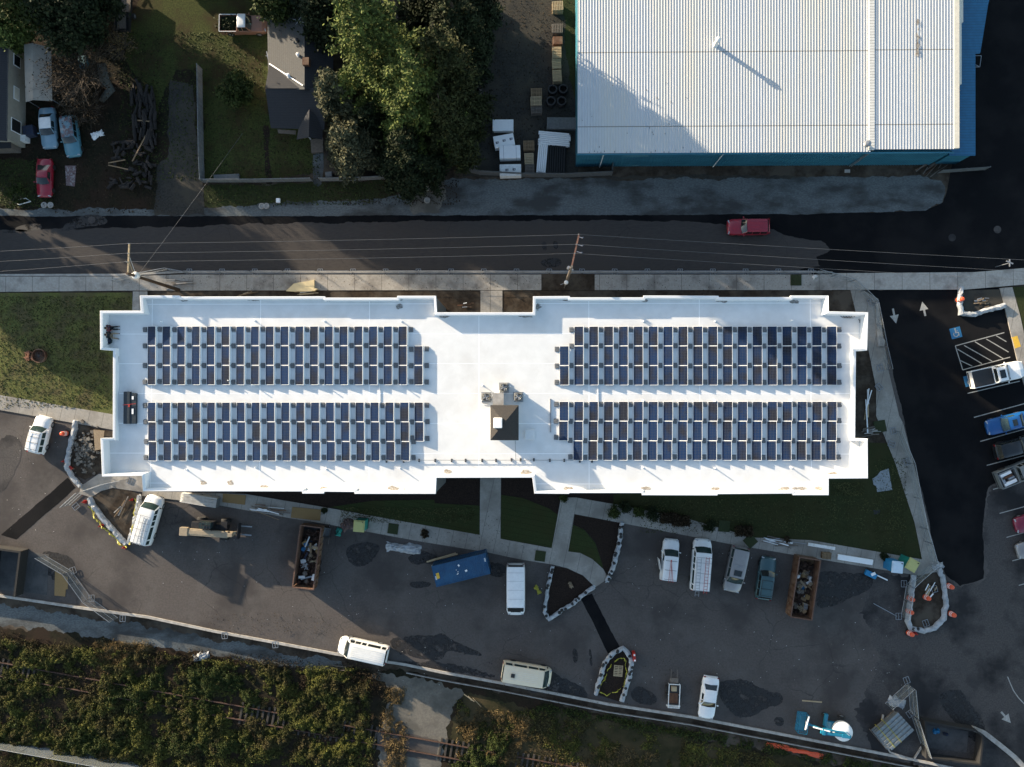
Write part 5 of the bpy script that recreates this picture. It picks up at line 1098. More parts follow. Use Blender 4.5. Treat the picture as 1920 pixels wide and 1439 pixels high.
# ---------------------------------------------------------------- containers and machines
def dumpster(label, corners, zt, load, seed, m='rust'):
    """corners px at rim height: four corners in order"""
    P = [G(*c_, zt) for c_ in corners]; c = sum(P, Vector())/4; rz = math.atan2((P[1]-P[0]).y, (P[1]-P[0]).x)
    Lx = ((P[1]-P[0]).length+(P[2]-P[3]).length)/2; Wy = ((P[3]-P[0]).length+(P[2]-P[1]).length)/2
    t = thing('dumpster', label, 'dumpster', (c.x, c.y, 0), rz, 'open roll off dumpsters')
    mb = MB().box((0,0,.22),(Lx-.1,Wy-.1,.12)); MB().box((0,0,.285),(Lx-.12,Wy-.12,.02)).build('floor', M['trim' if m == 'rust' else 'wood'], t)
    for s in (-1,1):
        mb.box((0,s*(Wy/2-.05),(.2+zt)/2),(Lx-.3,.08,zt-.2)); 
        mb.box((s*(Lx/2-.05),0,(.2+zt)/2),(.08,Wy-.02,zt-.2))
        for k in range(9): mb.box((-Lx/2+.5+k*(Lx-1)/8, s*(Wy/2+.02), zt/2+.1),(.1,.08,zt-.4))
    mb.build('body', M[m], t)
    rm = MB()
    for s in (-1,1): rm.box((0,s*(Wy/2-.03),zt+.03),(Lx,.13,.09)); rm.box((s*(Lx/2-.03),0,zt+.031),(.13,Wy-.2,.09))
    rm.build('rim', M['rim_' + m], t)
    MB().box((0,-.45,.1),(Lx-.4,.12,.16)).box((0,.45,.1),(Lx-.4,.12,.16)).build('skid', M['dark_metal'], t)
    r = random.Random(seed)
    pile = mat('rubbish', (.15,.085,.055), (.06,.035,.028), rough=.9, scale=3, isl=.5)
    for i in range(load):
        x = r.uniform(-.48,.30)*Lx*.9; y = r.uniform(-.38,.38)*Wy; zz = .35+r.random()*.75
        k = r.choice(['box','box','board','bag','scrap'])
        m_ = M[r.choice(['wood_pale','wood','wood_grey','white_dirty','white_dirty','tan','plastic_sheet','osb','denim','sign_blue','membrane'])]
        o = MB((0,0,0))
        Mx = Matrix.Translation((x,y,zz)) @ Matrix.Rotation(r.uniform(0,3.1),4,'Z') @ Matrix.Rotation(r.uniform(-.4,.4),4,'X') @ Matrix.Rotation(r.uniform(-.4,.4),4,'Y')
        if k == 'box': o.box((0,0,0),(r.uniform(.3,.7),r.uniform(.25,.5),r.uniform(.08,.3)),0,Mx)
        elif k == 'board': o.box((0,0,0),(r.uniform(.7,1.4),r.uniform(.08,.25),.03),0,Mx)
        elif k == 'scrap': [o.box((0,j*.12,0),(r.uniform(.5,.9),.05,.03),0,Mx) for j in range(4)]
        else:
            o.lathe((0,0,-.1),[(.1,0),(.28,.08),(.24,.2),(.05,.28)],8,Mx)
            for j in range(len(o.v)): o.v[j] = o.v[j]+Vector((r.uniform(-.06,.06),r.uniform(-.06,.06),0))
        o.build('rubbish', m_, t)
    # loose under-layer
    C = np.stack([rng.uniform(-.47*Lx,.40*Lx,900), rng.uniform(-.4*Wy,.4*Wy,900), .32+rng.random(900)*.35],1)
    leafmesh('debris_layer', leafcloud(C,.2,asp=.7), pile, t); return t
M['rim_rust'] = mat('rim_rust', (.22,.12,.08), (.13,.065,.045), rough=.8, scale=5); M['skip_brown'] = mat('skip_brown', (.17,.075,.035), (.10,.045,.022), rough=.8, scale=3, c3=(.22,.13,.08), s3=1.0); M['rim_skip_brown'] = M['rim_rust']
dumpster('dark brown dumpster with boxes and bags inside, near the sunny corner of the lot', [(548,1102),(563,985),(603,989),(588,1106)], 1.75, 34, 3)
dumpster('light brown dumpster half full of torn boxes beside the teal wagon', [(1482,1157),(1499,1043),(1540,1052),(1521,1164)], 1.9, 46, 5, 'skip_brown')
# blue container
P = [G(*c_, 2.6) for c_ in [(817,1102),(918,1077),(912,1036),(809,1063)]]; c = sum(P,Vector())/4
Lx = (P[1]-P[0]).length; Wy = (P[3]-P[0]).length
t = thing('shipping_container', 'bright blue steel container with a small orange plate on its roof', 'container', (c.x,c.y,0), math.atan2((P[1]-P[0]).y,(P[1]-P[0]).x))
M['cont_blue'] = mat('container_blue', (.011,.10,.23), (.008,.075,.18), rough=.5, scale=1.5, c3=(.015,.115,.25), s3=.6)
mb = MB(); nR = 22
for s in (-1,1):
    vs = []
    for i in range(nR):
        for dx, dy in ((0,0),(.35,0),(.5,-.035),(.85,-.035)): vs += [(-Lx/2+.1+(i+dx)*(Lx-.2)/nR, s*(Wy/2-.03+dy), .15), (-Lx/2+.1+(i+dx)*(Lx-.2)/nR, s*(Wy/2-.03+dy), 2.5)]
    mb.add(vs, [(2*i,2*i+2,2*i+3,2*i+1) for i in range(len(vs)//2-1)])
mb.build('side_wall', M['cont_blue'], t)
vs = []
for i in range(nR+8):
    for dx, dz in ((0,0),(.35,0),(.5,-.025),(.85,-.025)): x = -Lx/2+.08+(i+dx)*(Lx-.16)/(nR+8); vs += [(x,-Wy/2+.06,2.575+dz),(x,Wy/2-.06,2.575+dz)]
MB().add(vs, [(2*i,2*i+2,2*i+3,2*i+1) for i in range(len(vs)//2-1)]).build('roof', M['cont_blue'], t)
mb = MB()
for sx in (-1,1):
    for sy in (-1,1): mb.box((sx*(Lx/2-.06),sy*(Wy/2-.06),1.3),(.13,.13,2.6))
    mb.box((sx*(Lx/2-.05),0,2.55),(.10,Wy-.26,.1)); mb.box((0,sx*(Wy/2-.03),2.56),(Lx-.26,.07,.09)); mb.box((sx*(Lx/2-.05),0,.1),(.10,Wy-.26,.16)); mb.box((0,sx*(Wy/2-.03),.1),(Lx-.26,.07,.16))
mb.build('frame', M['cont_blue'], t)
MB().box((-Lx/2+.06,0,1.3),(.05,Wy-.26,2.3)).box((Lx/2-.06,0,1.3),(.05,Wy-.26,2.3)).build('end_wall', M['cont_blue'], t)
for y in (-.5,.5): MB().tube([(Lx/2+.02,y,.2),(Lx/2+.02,y,2.45)],.025,6).build('door_bar', M['steel'], t)
MB().box((-Lx/2+.45,0,2.60),(.34,.62,.012)).build('roof_plate', M['stripe_yellow'], t)
mb = MB(); r = random.Random(8)
mb.box((-.1,.55,2.59),(.16,.22,.03),.5).box((.55,-.2,2.59),(.24,.2,.04),.3)
for k in range(5): mb.box((-.3+r.uniform(-.35,.35),-.1+r.uniform(-.25,.25),2.59),(.06+.1*r.random(),.05+.06*r.random(),.03),r.random()*3)
mb.build('roof_debris', M['white'], t)
mb = MB()
for s, n_ in ((-1,4),(1,4)):
    for k in range(n_): mb.box((s*(Lx/2-.2), (-.35 if s<0 else .3)+k*.11, 2.603),(.15,.06,.008))
mb.build('number_mark', M['white'], t)
# lumber leaning behind the container
p1,p2 = G(800,1054,.4), G(858,1039,.4); solo(MB(p1).bar(p1,p2,.16,.1).bar(p1+Vector((.3,.15,.12)),p2+Vector((-.2,.12,.1)),.12,.08), 'lumber', M['wood_pale'], 'two pale boards lying behind the blue container', 'boards', loc=p1)
p1,p2 = G(842,1057,1.0), G(876,1046,1.0); leafv = leafcloud(np.array([p1.lerp(p2,random.random())+Vector((random.gauss(0,.12),random.gauss(0,.12),random.uniform(-.9,0))) for _ in range(220)]), .14); o = leafmesh('cut_branches', leafv, M['leaf_straw']); setp(o, 'yellowish cut branches piled against the far side of the blue container', 'branches')
# trailer
a_, b_ = G(1262,1325,.6), G(1265,1257,.6); c=(a_+b_)/2
t = thing('utility_trailer', 'small white railed trailer with a rusty floor beside the white sedan', 'trailer', (c.x,c.y,0), math.atan2((b_-a_).y,(b_-a_).x))
x0, x1 = -2.0, .55
MB().box(((x0+x1)/2,0,.5),(x1-x0,1.1,.08)).build('floor', M['trim'], t); MB().box((-1.1,0,.56),(1.1,.95,.05)).build('rusty_panel', M['rust'], t)
mb = MB()
for s in (-1,1): mb.box(((x0+x1)/2,s*.6,.95),(x1-x0,.08,.08)); [mb.bar((x,s*.6,.5),(x,s*.6,.95),.06) for x in (x0+.05,-.7,x1-.05)]
mb.box((x0,0,.951),(.08,1.3,.08)).box((x1,0,.951),(.08,1.2,.08)); mb.build('rail', M['white_dirty'], t)
MB().box((0,0,.7),(.5,.55,.3)).build('tool_box', M['wood_pale'], t); MB().box((x0+.1,0,.6),(.12,1.5,.3)).build('rear_bar', M['white_dirty'], t)
MB().bar((x1,.35,.5),(2.0,.32,.5),.07).bar((x1,-.35,.5),(2.0,-.32,.5),.07).box((.85,0,.55),(.5,.9,.1)).build('drawbar', M['wood_grey'], t)
for s in (-1,1): wheel(t, -.9, s*.78, .34)
wheel(t, -.1, .78, .34)
# telehandler
M['jlg'] = mat('machine_cream', (.48,.39,.27), (.40,.32,.22), rough=.5, scale=3)
a_, b_ = G(346,994,1.8), G(452,1000,1.0); c = G(398,992,.9)
t = thing('telehandler', 'sand coloured telehandler with long boom and pallet forks on the asphalt', 'telehandler', (c.x,c.y,0), A((346,994),(440,1001),1.4))
MB().box((0,0,.75),(3.6,1.1,.5)).build('chassis', M['dark_metal'], t, bevel=.04)
MB().box((-2.75,-.34,1.75),(.9,.92,.55)).box((-.1,-.34,1.72),(4.5,.72,.46)).build('boom', M['jlg'], t, bevel=.03)
MB().box((.2,-.34,1.74),(4.9,.44,.48)).box((2.35,-.30,1.40),(.5,.5,.5),0).bar((2.2,-.25,1.5),(2.9,-.2,.7),.3,.28).build('boom_tip', M['jlg'], t, bevel=.03)
MB().box((-.35,.55,1.3),(1.5,.75,.9)).build('cab', M['dark_metal'], t, bevel=.03); MB().box((-.35,.55,1.95),(1.3,.75,.5)).build('cab_glass', M['glass_green'], t, bevel=.03)
f = MB()
for x in (-.95,.25):
    for y in (.2,.9): f.bar((x,y,1.7),(x,y,2.35),.07)
for x in (-.95,-.65,-.35,-.05,.25): f.bar((x,.2,2.35),(x,.9,2.35),.06)
for y in (.2,.55,.9): f.bar((-.95,y,2.36),(.25,y,2.36),.06)
f.build('cab_guard', M['dark_metal'], t)
MB().box((-1.6,.35,1.25),(1.0,.8,.6)).build('engine_cover', M['dark_metal'], t, bevel=.04)
MB().tube([(-1.0,.15,1.4),(-.2,.0,1.9),(.9,-.05,1.85),(1.8,-.1,1.6)],.035,6).tube([(-.9,.05,1.5),(.3,-.02,1.95),(1.4,-.05,1.8)],.03,6).build('hose', M['black'], t)
for x in (-1.35,1.35):
    for s in (-1,1): wheel(t, x, s*.98, .52, .36)
MB().box((2.95,-.05,.75),(.1,1.7,.9)).build('fork_carriage', M['dark_metal'], t)
for y in (-.5,.45): MB().box((3.6,y,.35),(1.3,.13,.05)).build('fork', M['steel'], t)
for x in (1.35,-1.35): MB().box((x,0,1.1),(.75,1.9,.06)).build('fender', M['dark_metal'], t, bevel=.02)
# boom lift
M['lift_blue'] = mat('lift_blue', (.02,.27,.42), (.016,.22,.35), rough=.4, scale=4)
c = G(1562,1362,.6); t = thing('boom_lift', 'light blue boom lift with an open basket and a round white tank', 'boom lift', (c.x,c.y,0), A((1562,1362),(1500,1352)))
MB().box((-.0,0,.62),(1.9,1.0,.4)).build('chassis', M['lift_blue'], t, bevel=.05)
for x, y in ((.95,-1.0),(-.85,-1.05),(.95,.85),(-.85,.85)): wheel(t, x, y, .38, .28)
MB().box((1.0,-.65,.8),(.35,1.3,.35)).build('axle', M['lift_blue'], t, bevel=.03)
MB().lathe((-.75,.1,.75),[(.55,0),(.98,.1),(1.02,.55),(.98,.95),(.6,1.1),(.1,1.12)],28).build('turret_cover', M['white'], t, smooth=True)
MB().box((.2,.35,1.95),(3.3,.3,.24)).box((.3,.02,1.9),(2.7,.2,.2)).box((-.9,.35,1.95),(.9,.4,.34)).box((1.5,.35,1.97),(.3,.5,.3)).build('boom', M['lift_blue'], t, bevel=.02)
MB().bar((1.6,.15,1.75),(3.1,-.05,1.2),.2).bar((-1.0,.5,1.8),(1.2,.6,1.75),.14).build('jib', M['lift_blue'], t)
MB().bar((.9,.1,2.1),(2.6,.05,1.7),.10).bar((-1.2,.2,2.15),(-.6,-.2,2.15),.03).build('cylinder', M['white'], t)
f = MB(); bx = (3.05,4.0); by = (-.95,1.05)
for z in (.45,.9,1.45):
    for x in bx: f.bar((x,by[0],z),(x,by[1],z),.05)
    for y in by: f.bar((bx[0],y,z),(bx[1],y,z),.05)
for x in bx:
    for y in (-.95,-.3,.35,1.05): f.bar((x,y,.4),(x,y,1.45),.045)
f.build('basket', M['lift_blue'], t); MB().box((3.52,.05,.42),(.9,1.95,.06)).build('basket_floor', M['blue_wall'], t); MB().tube([(3.1,-.95,1.5),(3.35,.5,1.62)],.09,8).box((3.1,.1,1.2),(.2,.7,.35)).build('control_box', M['white'], t)

# ================================================================ FENCES
M['mesh'] = mat('fence_mesh', (.42,.46,.47), (.36,.40,.41), rough=.5, scale=8, alpha=.13)
M['mesh_dense'] = mat('fence_mesh_dense', (.42,.46,.47), (.36,.40,.41), rough=.5, scale=8, alpha=.32)
def ctr(a, b): return (Vector(a)+Vector(b))/2
def fence_panel(a, b, label, h=1.85, group=None, z=0.0, mesh='mesh', flat=False):
    A_, B_ = G(*a, z), G(*b, z); c = (A_+B_)/2; L = (B_-A_).length
    t = thing('temporary_fence_panel', label, 'fence', (c.x, c.y, z), math.atan2((B_-A_).y, (B_-A_).x), group)
    f = MB(); x0, x1 = -L/2+.03, L/2-.03
    f.tube([(x0,0,.08),(x0,0,h),(x1,0,h),(x1,0,.08),(x0,0,.08)], .032, 6, False)
    f.tube([(x0,0,.08+(h-.08)*.5),(x1,0,.08+(h-.08)*.5)], .018, 5, False)
    f.build('frame', M['steel'], t)
    MB().add([(x0,0,.08),(x1,0,.08),(x1,0,h),(x0,0,h)], [(0,1,2,3)]).build('mesh', M[mesh], t)
    ang = math.atan2((B_-A_).y, (B_-A_).x); PANELS.append((t, (A_, B_), Matrix.Translation(c) @ Matrix.Rotation(ang, 4, 'Z'), ang))
    return t
PANELS = []
def fence_foot(px, py, label, rz=0, z=0.0, w_=.55, d_=.75, group='steel fence feet'):
    c = G(px, py, z+.03); t = MB()
    for s in (-1,1): t.bar((s*w_/2,-d_/2,0),(s*w_/2,d_/2,0),.045); t.bar((-w_/2,s*d_/2,0),(w_/2,s*d_/2,0),.045)
    t.bar((0,-d_/2,0),(0,d_/2,0),.045); t.tube([(0,0,0),(0,0,.3)],.02,6)
    best = min(PANELS, key=lambda q: min((Vector(e)-c).length for e in q[1])) if PANELS else None
    if best and min((Vector(e)-c).length for e in best[1]) < 1.6:
        o = t.build('foot', M['steel'], best[0]); o.location = best[2].inverted() @ c; o.rotation_euler = (0,0,rz-best[3]); return o
    return solo(t, 'steel_stand', M['steel'], label, 'fence foot', group, loc=c, rz=rz)
xs = [355+61.35*i for i in range(20)]
names = ['beside the brown plank stack','at the start of the long row','above the lawn walk','before the yellow boards','above the yellow boards','just right of the yellow boards','above the brown wet patch','left of the roof step','right of the wet patch','over the dark planting strip','above the narrow path','at the end of the first pavement','beside the utility pole foot','right of the utility pole','over the second bare patch','on the long second pavement','below the red estate car','right below the red estate car','beside the square of turf','ending at the kerb bend']
for i in range(19):
    fence_panel((xs[i]+1,513.5), (xs[i+1]-1,513.5), 'wire fence panel along the road kerb, the %s from the left' % ordn(i), group='fence panels along the road', z=.0)
for i in range(20): fence_foot(xs[i], 511, 'steel foot under the roadside fence, the %s from the left' % (ordn(i) if i < 19 else 'twentieth'))
runs = [
 ([(355,514),(322,508),(258,520)], 'beside the brown utility pole', 0, 'left pole'),
 ([(258,521),(222,531)], 'leaning by the concrete ball at the left pole', 0, ''),
 ([(1527,511),(1558,519),(1592,529),(1612,547),(1634,569)], 'round the kerb corner', 0, ''),
 ([(1634,570),(1642,610),(1650,652),(1660,694)], 'on the east pavement', 0, ''),
 ([(1676,808),(1701,868),(1713,932),(1724,988),(1733,1015),(1743,1052)], 'by the dark lawn', 0, ''),
 ([(1744,1056),(1716,1080),(1699,1096),(1695,1124),(1689,1156)], 'beside the oval island', 0, ''),
 ([(1700,1281),(1659,1319)], 'near the steel stack', 0, ''),
 ([(1702,1283),(1707,1337)], 'near the steel stack', 0, ''),
 ([(1708,1340),(1731,1409)], 'near the steel stack', 0, ''),
 ([(84,1041),(135,1071),(172,1122),(222,1159)], 'crossing the left kerb', 0, ''),
 ([(172,918),(206,906),(240,899)], 'on the concrete apron', 0, ''),
 ([(160,921),(130,948)], 'at the dirt triangle corner', 0, ''),
]
cnt = {}
tot = {}
for pts, desc, _, _2 in runs: tot[desc] = tot.get(desc,0)+len(pts)-1
for pts, desc, _, _2 in runs:
    for i in range(len(pts)-1):
        k = cnt.get(desc,0); cnt[desc] = k+1
        fence_panel(pts[i], pts[i+1], 'grey wire fence panel %s%s' % (desc, '' if tot[desc] == 1 else ', the %s one' % ordn(k)), group='loose wire fence panels', mesh='mesh_dense')
ft = [(1633,567,20,'at the pavement bend below the road'),(1650,690,15,'standing lower on the east pavement'),(1675,808,15,'at the top of the east lawn fence'),(1672,833,70,'lying alone on the east pavement'),(1700,866,15,'second along the east lawn fence'),(1648,726,40,'lying tilted beside the white stacked trusses'),
 (1695,1095,0,'left of the taped oval island, upper one'),(1685,1156,0,'left of the taped oval island, lower one'),(1752,1105,15,'lying inside the oval island near its top'),(1736,1169,20,'lying inside the oval island near its bottom'),
 (1700,1276,20,'at the tip of the loose panels by the steel stack'),(1706,1339,35,'between the loose panel and the steel stack'),(137,1070,20,'upper one in the lower left corner fence'),(172,1122,5,'lower one beside the pale kerb at the left'),(243,901,-20,'on the concrete apron by the building corner'),(142,950,-50,'at the corner of the dirt triangle'),(230,1160,0,'standing past the kerb in the lower left'),(421,1192,5,'on the pale kerb, left part'),(516,1209,5,'on the pale kerb, middle part')]
for x, y, a, d in ft: fence_foot(x, y, 'steel fence foot '+d, R(a), z=.13, w_=.6, d_=.7)
# rods lying by the island
for (a, b, l) in [((1638,1132),(1682,1156),'long thin steel rod lying left of the oval island'),((1504,1314),(1541,1317),'yellow board lying on the asphalt above the boom lift')]:
    p, q_ = G(*a,.05), G(*b,.05); solo(MB(p).bar(p,q_,.07 if 'rod' in l else .14,.05), 'rod' if 'rod' in l else 'board', M['steel' if 'rod' in l else 'wood_pale'], l, 'rod' if 'rod' in l else 'board', loc=p)
# yard fences of the white fenced garden
def picket(pts, label, h, m, name='garden_fence', z=0.0, gap=.14, th=.03, posts=True):
    c = G(*pts[0], z); t = thing(name, label, 'fence', (c.x, c.y, z)); mb = MB(c); po = MB(c)
    for i in range(len(pts)-1):
        a, b = G(*pts[i], z), G(*pts[i+1], z); d = b-a; n_ = max(1,int(d.length/gap)); ang = math.atan2(d.y,d.x)
        for k in range(n_): p = a+d*((k+.5)/n_); mb.box((p.x,p.y,z+h/2),(gap*.93,th,h+.02*math.sin(k*7.1)),ang)
        m_ = max(1,int(d.length/2.4))
        for k in range(m_+1): p = a+d*(k/m_); po.box((p.x,p.y,z+h/2+.03),(.1,.1,h+.06),ang)
        po.bar(a+Vector((0,0,h*.8)), b+Vector((0,0,h*.8)), .09).bar(a+Vector((0,0,h*.25)), b+Vector((0,0,h*.25)), .09)
    mb.build('boards', m, t); po.build('posts', m, t); return t
M['fence_grey'] = mat('fence_boards', (.34,.35,.34), (.24,.25,.25), rough=.85, scale=3, isl=.15)
picket([(379,131),(380,200),(382,300),(384,343)], 'pale board fence along the left side of the fenced lawn', 1.5, M['fence_grey'], gap=.1, th=.06)
picket([(385,342),(480,342),(586,340)], 'pale board fence along the bottom of the fenced lawn', 1.3, M['fence_grey'], gap=.1, th=.06)
picket([(603,340),(665,339),(726,336)], 'pale board fence right of the garden path under the conifers', 1.3, M['fence_grey'], gap=.1, th=.06)
M['slat'] = mat('grey_slats', (.19,.20,.20), (.13,.14,.14), rough=.8, scale=3)
picket([(866,282),(867,320),(900,328),(980,332),(1060,333),(1146,329),(1147,312)], 'grey slatted chain fence round the storage yard of pallets', 1.6, M['slat'], gap=.12, th=.04)
picket([(1758,325),(1845,319)], 'short grey fence panel at the right end of the warehouse verge', 1.2, M['slat'], gap=.12, th=.04)
# chain fence in the lower left corner
pts = [(-60,1374),(0,1389),(55,1399),(110,1409),(165,1419),(220,1429),(275,1439),(340,1452)]
c = G(100,1405,LOW); t = thing('chain_link_fence', 'tall chain link fence crossing the lower left corner below the brush', 'fence', tuple(c)); P = [G(*p, LOW) for p in pts]
mb = MB(c).tube([p+Vector((0,0,1.8)) for p in P], .025, 5); mb.tube([p+Vector((0,0,.1)) for p in P], .012, 4)
for p in P: mb.tube([p,p+Vector((0,0,1.85))],.03,6)
mb.build('frame', M['steel'], t); mb = MB(c)
for i in range(len(P)-1): mb.add([P[i],P[i+1],P[i+1]+Vector((0,0,1.8)),P[i]+Vector((0,0,1.8))],[(0,1,2,3)])
mb.build('mesh', M['mesh_dense'], t)
# ================================================================ POLES AND WIRES
def pole(label, base, top_z, armdir, arm_len, seed, rad=.16, m='pole_wood'):
    b = G(*base, 0); t = thing('utility_pole', label, 'utility pole', tuple(b)); MB().tube([(0,0,0),(0,0,top_z)], [rad, rad*.62], 10).build('pole', M[m], t); return t, b
zt = 11.6
tA, bA = pole('brown wooden utility pole at the left corner of the building roof', (336,546), zt, 0, 3.6, 1, .2)
topA = G(238,513,zt); 
# shift so that the pole stands straight: keep base from the top position
bA = Vector((topA.x, topA.y, 0)); tA.location = bA
e1 = G(240.5,456,zt)-bA; e1.z = zt-.2
MB().bar((0,0,zt-.2), e1, .13, .15).bar((0,0,zt-1.4), e1*.45+Vector((0,0,(zt-.2)*.55)), .06).build('cross_arm', M['wood_pale'], tA)
tB, bB = pole('leaning looking utility pole with three wire brackets rising from the bare patch in the pavement', (1052,547), zt, 0, 3.6, 2, .2, 'wood_grey')
topB = G(1072,500,zt); bB = Vector((topB.x, topB.y, 0)); tB.location = bB
e2 = G(1086,439,zt)-bB; e2.z = zt-.1
M['arm_red'] = mat('arm_wood', (.30,.15,.10), (.20,.10,.07), rough=.8, scale=4)
MB().bar((0,0,zt-.2), e2, .15, .15).build('cross_arm', M['arm_red'], tB)
MB().tube([(-.25,.1,zt-1.8),(-.25,.1,zt-1.0)],.14,10).tube([(.2,.05,zt-3),(.2,.05,zt-2.2)],.11,8).build('transformer', M['steel'], tB)
wires = []
def ins(t, b, px, py, z=zt, r_=.07):
    p = G(px, py, z); MB().lathe(p-b+Vector((0,0,-.12)), [(r_*.7,0),(r_,.06),(r_*.6,.1),(r_,.16),(r_*.5,.22)], 8).build('insulator', M['chrome'], t); return p
A3 = [ins(tA,bA,241,457), ins(tA,bA,239.5,475), ins(tA,bA,237,491)]
B3 = [ins(tB,bB,1085,440), ins(tB,bB,1081,458.5), ins(tB,bB,1078,475.5)]
for (x, y) in ((1090,446),(1089.5,461),(1088,474)):
    p = G(x,y,zt)-bB; MB().bar(p+Vector((-.35,.12,-.1)), p+Vector((.15,-.05,0)), .06).tube([p+Vector((.1,0,-.1)),p+Vector((.15,0,.12))],.06,6).build('bracket', M['chrome'], tB)
MB().lathe(Vector(G(258,518,9.5))-bA, [(.1,0),(.34,.1),(.38,.5),(.3,.7),(.05,.75)], 12).build('transformer', M['white_dirty'], tA)
MB().bar(Vector(G(258,518,9.5))-bA+Vector((0,0,.3)), (0,0,9.6), .1).build('arm', M['steel'], tA)
MB().tube([G(243,482,10.5)-bA, G(254,513,9.8)-bA],.025,5).build('lead', M['steel'], tA)
Lw = [G(-260,486,zt), G(-260,502,zt), G(-260,522,zt)]; Lw = [G(-120,477,zt),G(-120,497,zt),G(-120,517,zt)]
Rw = [G(2000,492,zt), G(2000,514,zt), G(2000,530,zt)]
M['wire'] = mat('wire', (.14,.15,.17), (.12,.13,.15), rough=.6, scale=3)
def wire(a, b, sag, label, r_=.012):
    P = [a.lerp(b,s)-Vector((0,0,sag*4*s*(1-s))) for s in np.linspace(0,1,14)]
    solo(MB(a).tube(P, r_, 4, False), 'power_line', M['wire'], label, 'wire', loc=a)
for i, w_ in enumerate(('upper','middle','lower')):
    wire(A3[i], Lw[i], .3, '%s of the three wires running off the left edge over the road' % w_)
    wire(A3[i], B3[i], .5, '%s of the three wires between the two utility poles' % w_)
    wire(B3[i], Rw[i], .3, '%s of the three wires running right over the road from the bracketed pole' % w_)
wire(G(262,512,9.2), G(455,250,3.2), .1, 'service wire slanting across the road up to the dark roofed house', .012)
# street lamp heads near the poles
t = thing('street_lamp', 'small white street lamp beside the foot of the bracketed utility pole', 'street lamp', tuple(G(1058,540,0)))
p = G(1052,541,4)-t.location; MB().tube([(0,0,0),(0,0,3.9)],.06,8).tube([(0,0,3.8),(-.6,-.25,4.1)],.04,6).build('post', M['steel'], t)
MB().lathe((p.x*0,p.y*0,3.95),[(.1,0),(.24,.06),(.2,.2),(.04,.26)],12).build('lamp_head', M['white'], t)
for (x, y, l) in [(1866,501,'small white street lamp by the kerb at the right edge of the road')]:
    t = thing('street_lamp', l, 'street lamp', tuple(G(x,y,0))); MB().tube([(0,0,0),(0,0,2.6)],.04,6).bar((-.35,.2,2.6),(.35,-.1,2.6),.12).bar((0,.4,2.6),(0,-.4,2.6),.10).build('post', M['steel'], t)
# ================================================================ WATTLES (plastic wrapped rolls round the islands)
def roll(pts, label, rad=.27, sp=True, seed=1, name='wrapped_wattle', z=.0, bags=8):
    c = G(*pts[0], z); t = thing(name, label, 'erosion roll', (c.x,c.y,z)); r = random.Random(seed)
    P = [G(*p, .2) for p in pts]; Q_ = []
    for i in range(len(P)-1):
        L = (P[i+1]-P[i]).length; k = max(1,int(L/.28))
        for j in range(k): Q_.append(P[i].lerp(P[i+1], j/k)+Vector((r.gauss(0,.035),r.gauss(0,.035),r.uniform(-.03,.05))))
    Q_.append(P[-1])
    mb = MB(c); mb.tube(Q_, [rad*r.uniform(.85,1.08) for _ in Q_], 9)
    for i in range(len(mb.v)): mb.v[i] += Vector((r.gauss(0,.025),r.gauss(0,.025),r.gauss(0,.02)))
    mb.build('roll', M['plastic_sheet'], t, smooth=False)
    mb = MB(c)
    for k in range(int(len(Q_)*.8)):
        p = r.choice(Q_); a = r.random()*6.28; s = r.uniform(.12,.30)
        q4 = [p+Vector((math.cos(a+q)*s*(.6+.6*r.random()), math.sin(a+q)*s*(.6+.6*r.random()), -.14+r.random()*.2)) for q in (0,1.4,3,4.6)]
        mb.add(q4, [(0,1,2,3)])
    mb.build('loose_film', M['plastic_sheet'], t)
    for k in range(bags):
        p = r.choice(Q_[1:-1] or Q_); sm = MB(c); sm.lathe(p+Vector((r.gauss(0,.08),r.gauss(0,.08),rad*.5)), [(.08,0),(.2,.05),(.17,.13),(.05,.17)], 7, None)
        sm.build('sandbag', M['black'], t, smooth=True)
    return t
roll([(142,789),(139,810),(131,838),(127,862),(127,880),(137,896),(151,912)], 'white plastic wrapped roll bending round the rubble bed by the white four wheel drive', .30, seed=1, bags=0)
roll([(167,934),(178,952),(194,974),(214,996),(237,1021)], 'white plastic wrapped roll on the left side of the dirt triangle', .32, seed=2, bags=0)
roll([(262,930),(256,962),(251,990),(241,1019)], 'white plastic wrapped roll squeezed between the dirt triangle and the ladder van', .28, seed=3, bags=0)
roll([(1036,1062),(1029,1092),(1023,1128),(1021,1148),(1028,1160)], 'white wrapped roll on the left side of the dark planting island in the middle', .22, seed=4, bags=7)
roll([(1028,1161),(1045,1151),(1075,1131),(1093,1116),(1113,1101)], 'white wrapped roll on the lower right side of the dark planting island in the middle', .24, seed=5, bags=10)
roll([(1166,979),(1163,1007),(1157,1038),(1149,1066),(1138,1090)], 'white wrapped roll with black bags beside the brown mulch bed', .27, seed=6, bags=14)
roll([(1117,1303),(1124,1275),(1134,1243),(1148,1226),(1168,1215),(1180,1227),(1184,1246),(1180,1270),(1172,1295),(1166,1316)], 'white wrapped roll arching round the boat shaped bed with the pallet', .28, seed=7, bags=18)
roll([(1713,1080),(1709,1110),(1706,1138),(1701,1165),(1706,1178),(1731,1183),(1752,1178),(1770,1160),(1773,1126),(1769,1092),(1760,1066)], 'white wrapped roll round the oval island of orange barrels', .30, seed=8, bags=2)
roll([(1802,539),(1799,562),(1802,588),(1826,590),(1854,581),(1884,573)], 'white wrapped roll round the small island beside the arrow marked driveway', .30, seed=9, bags=2)
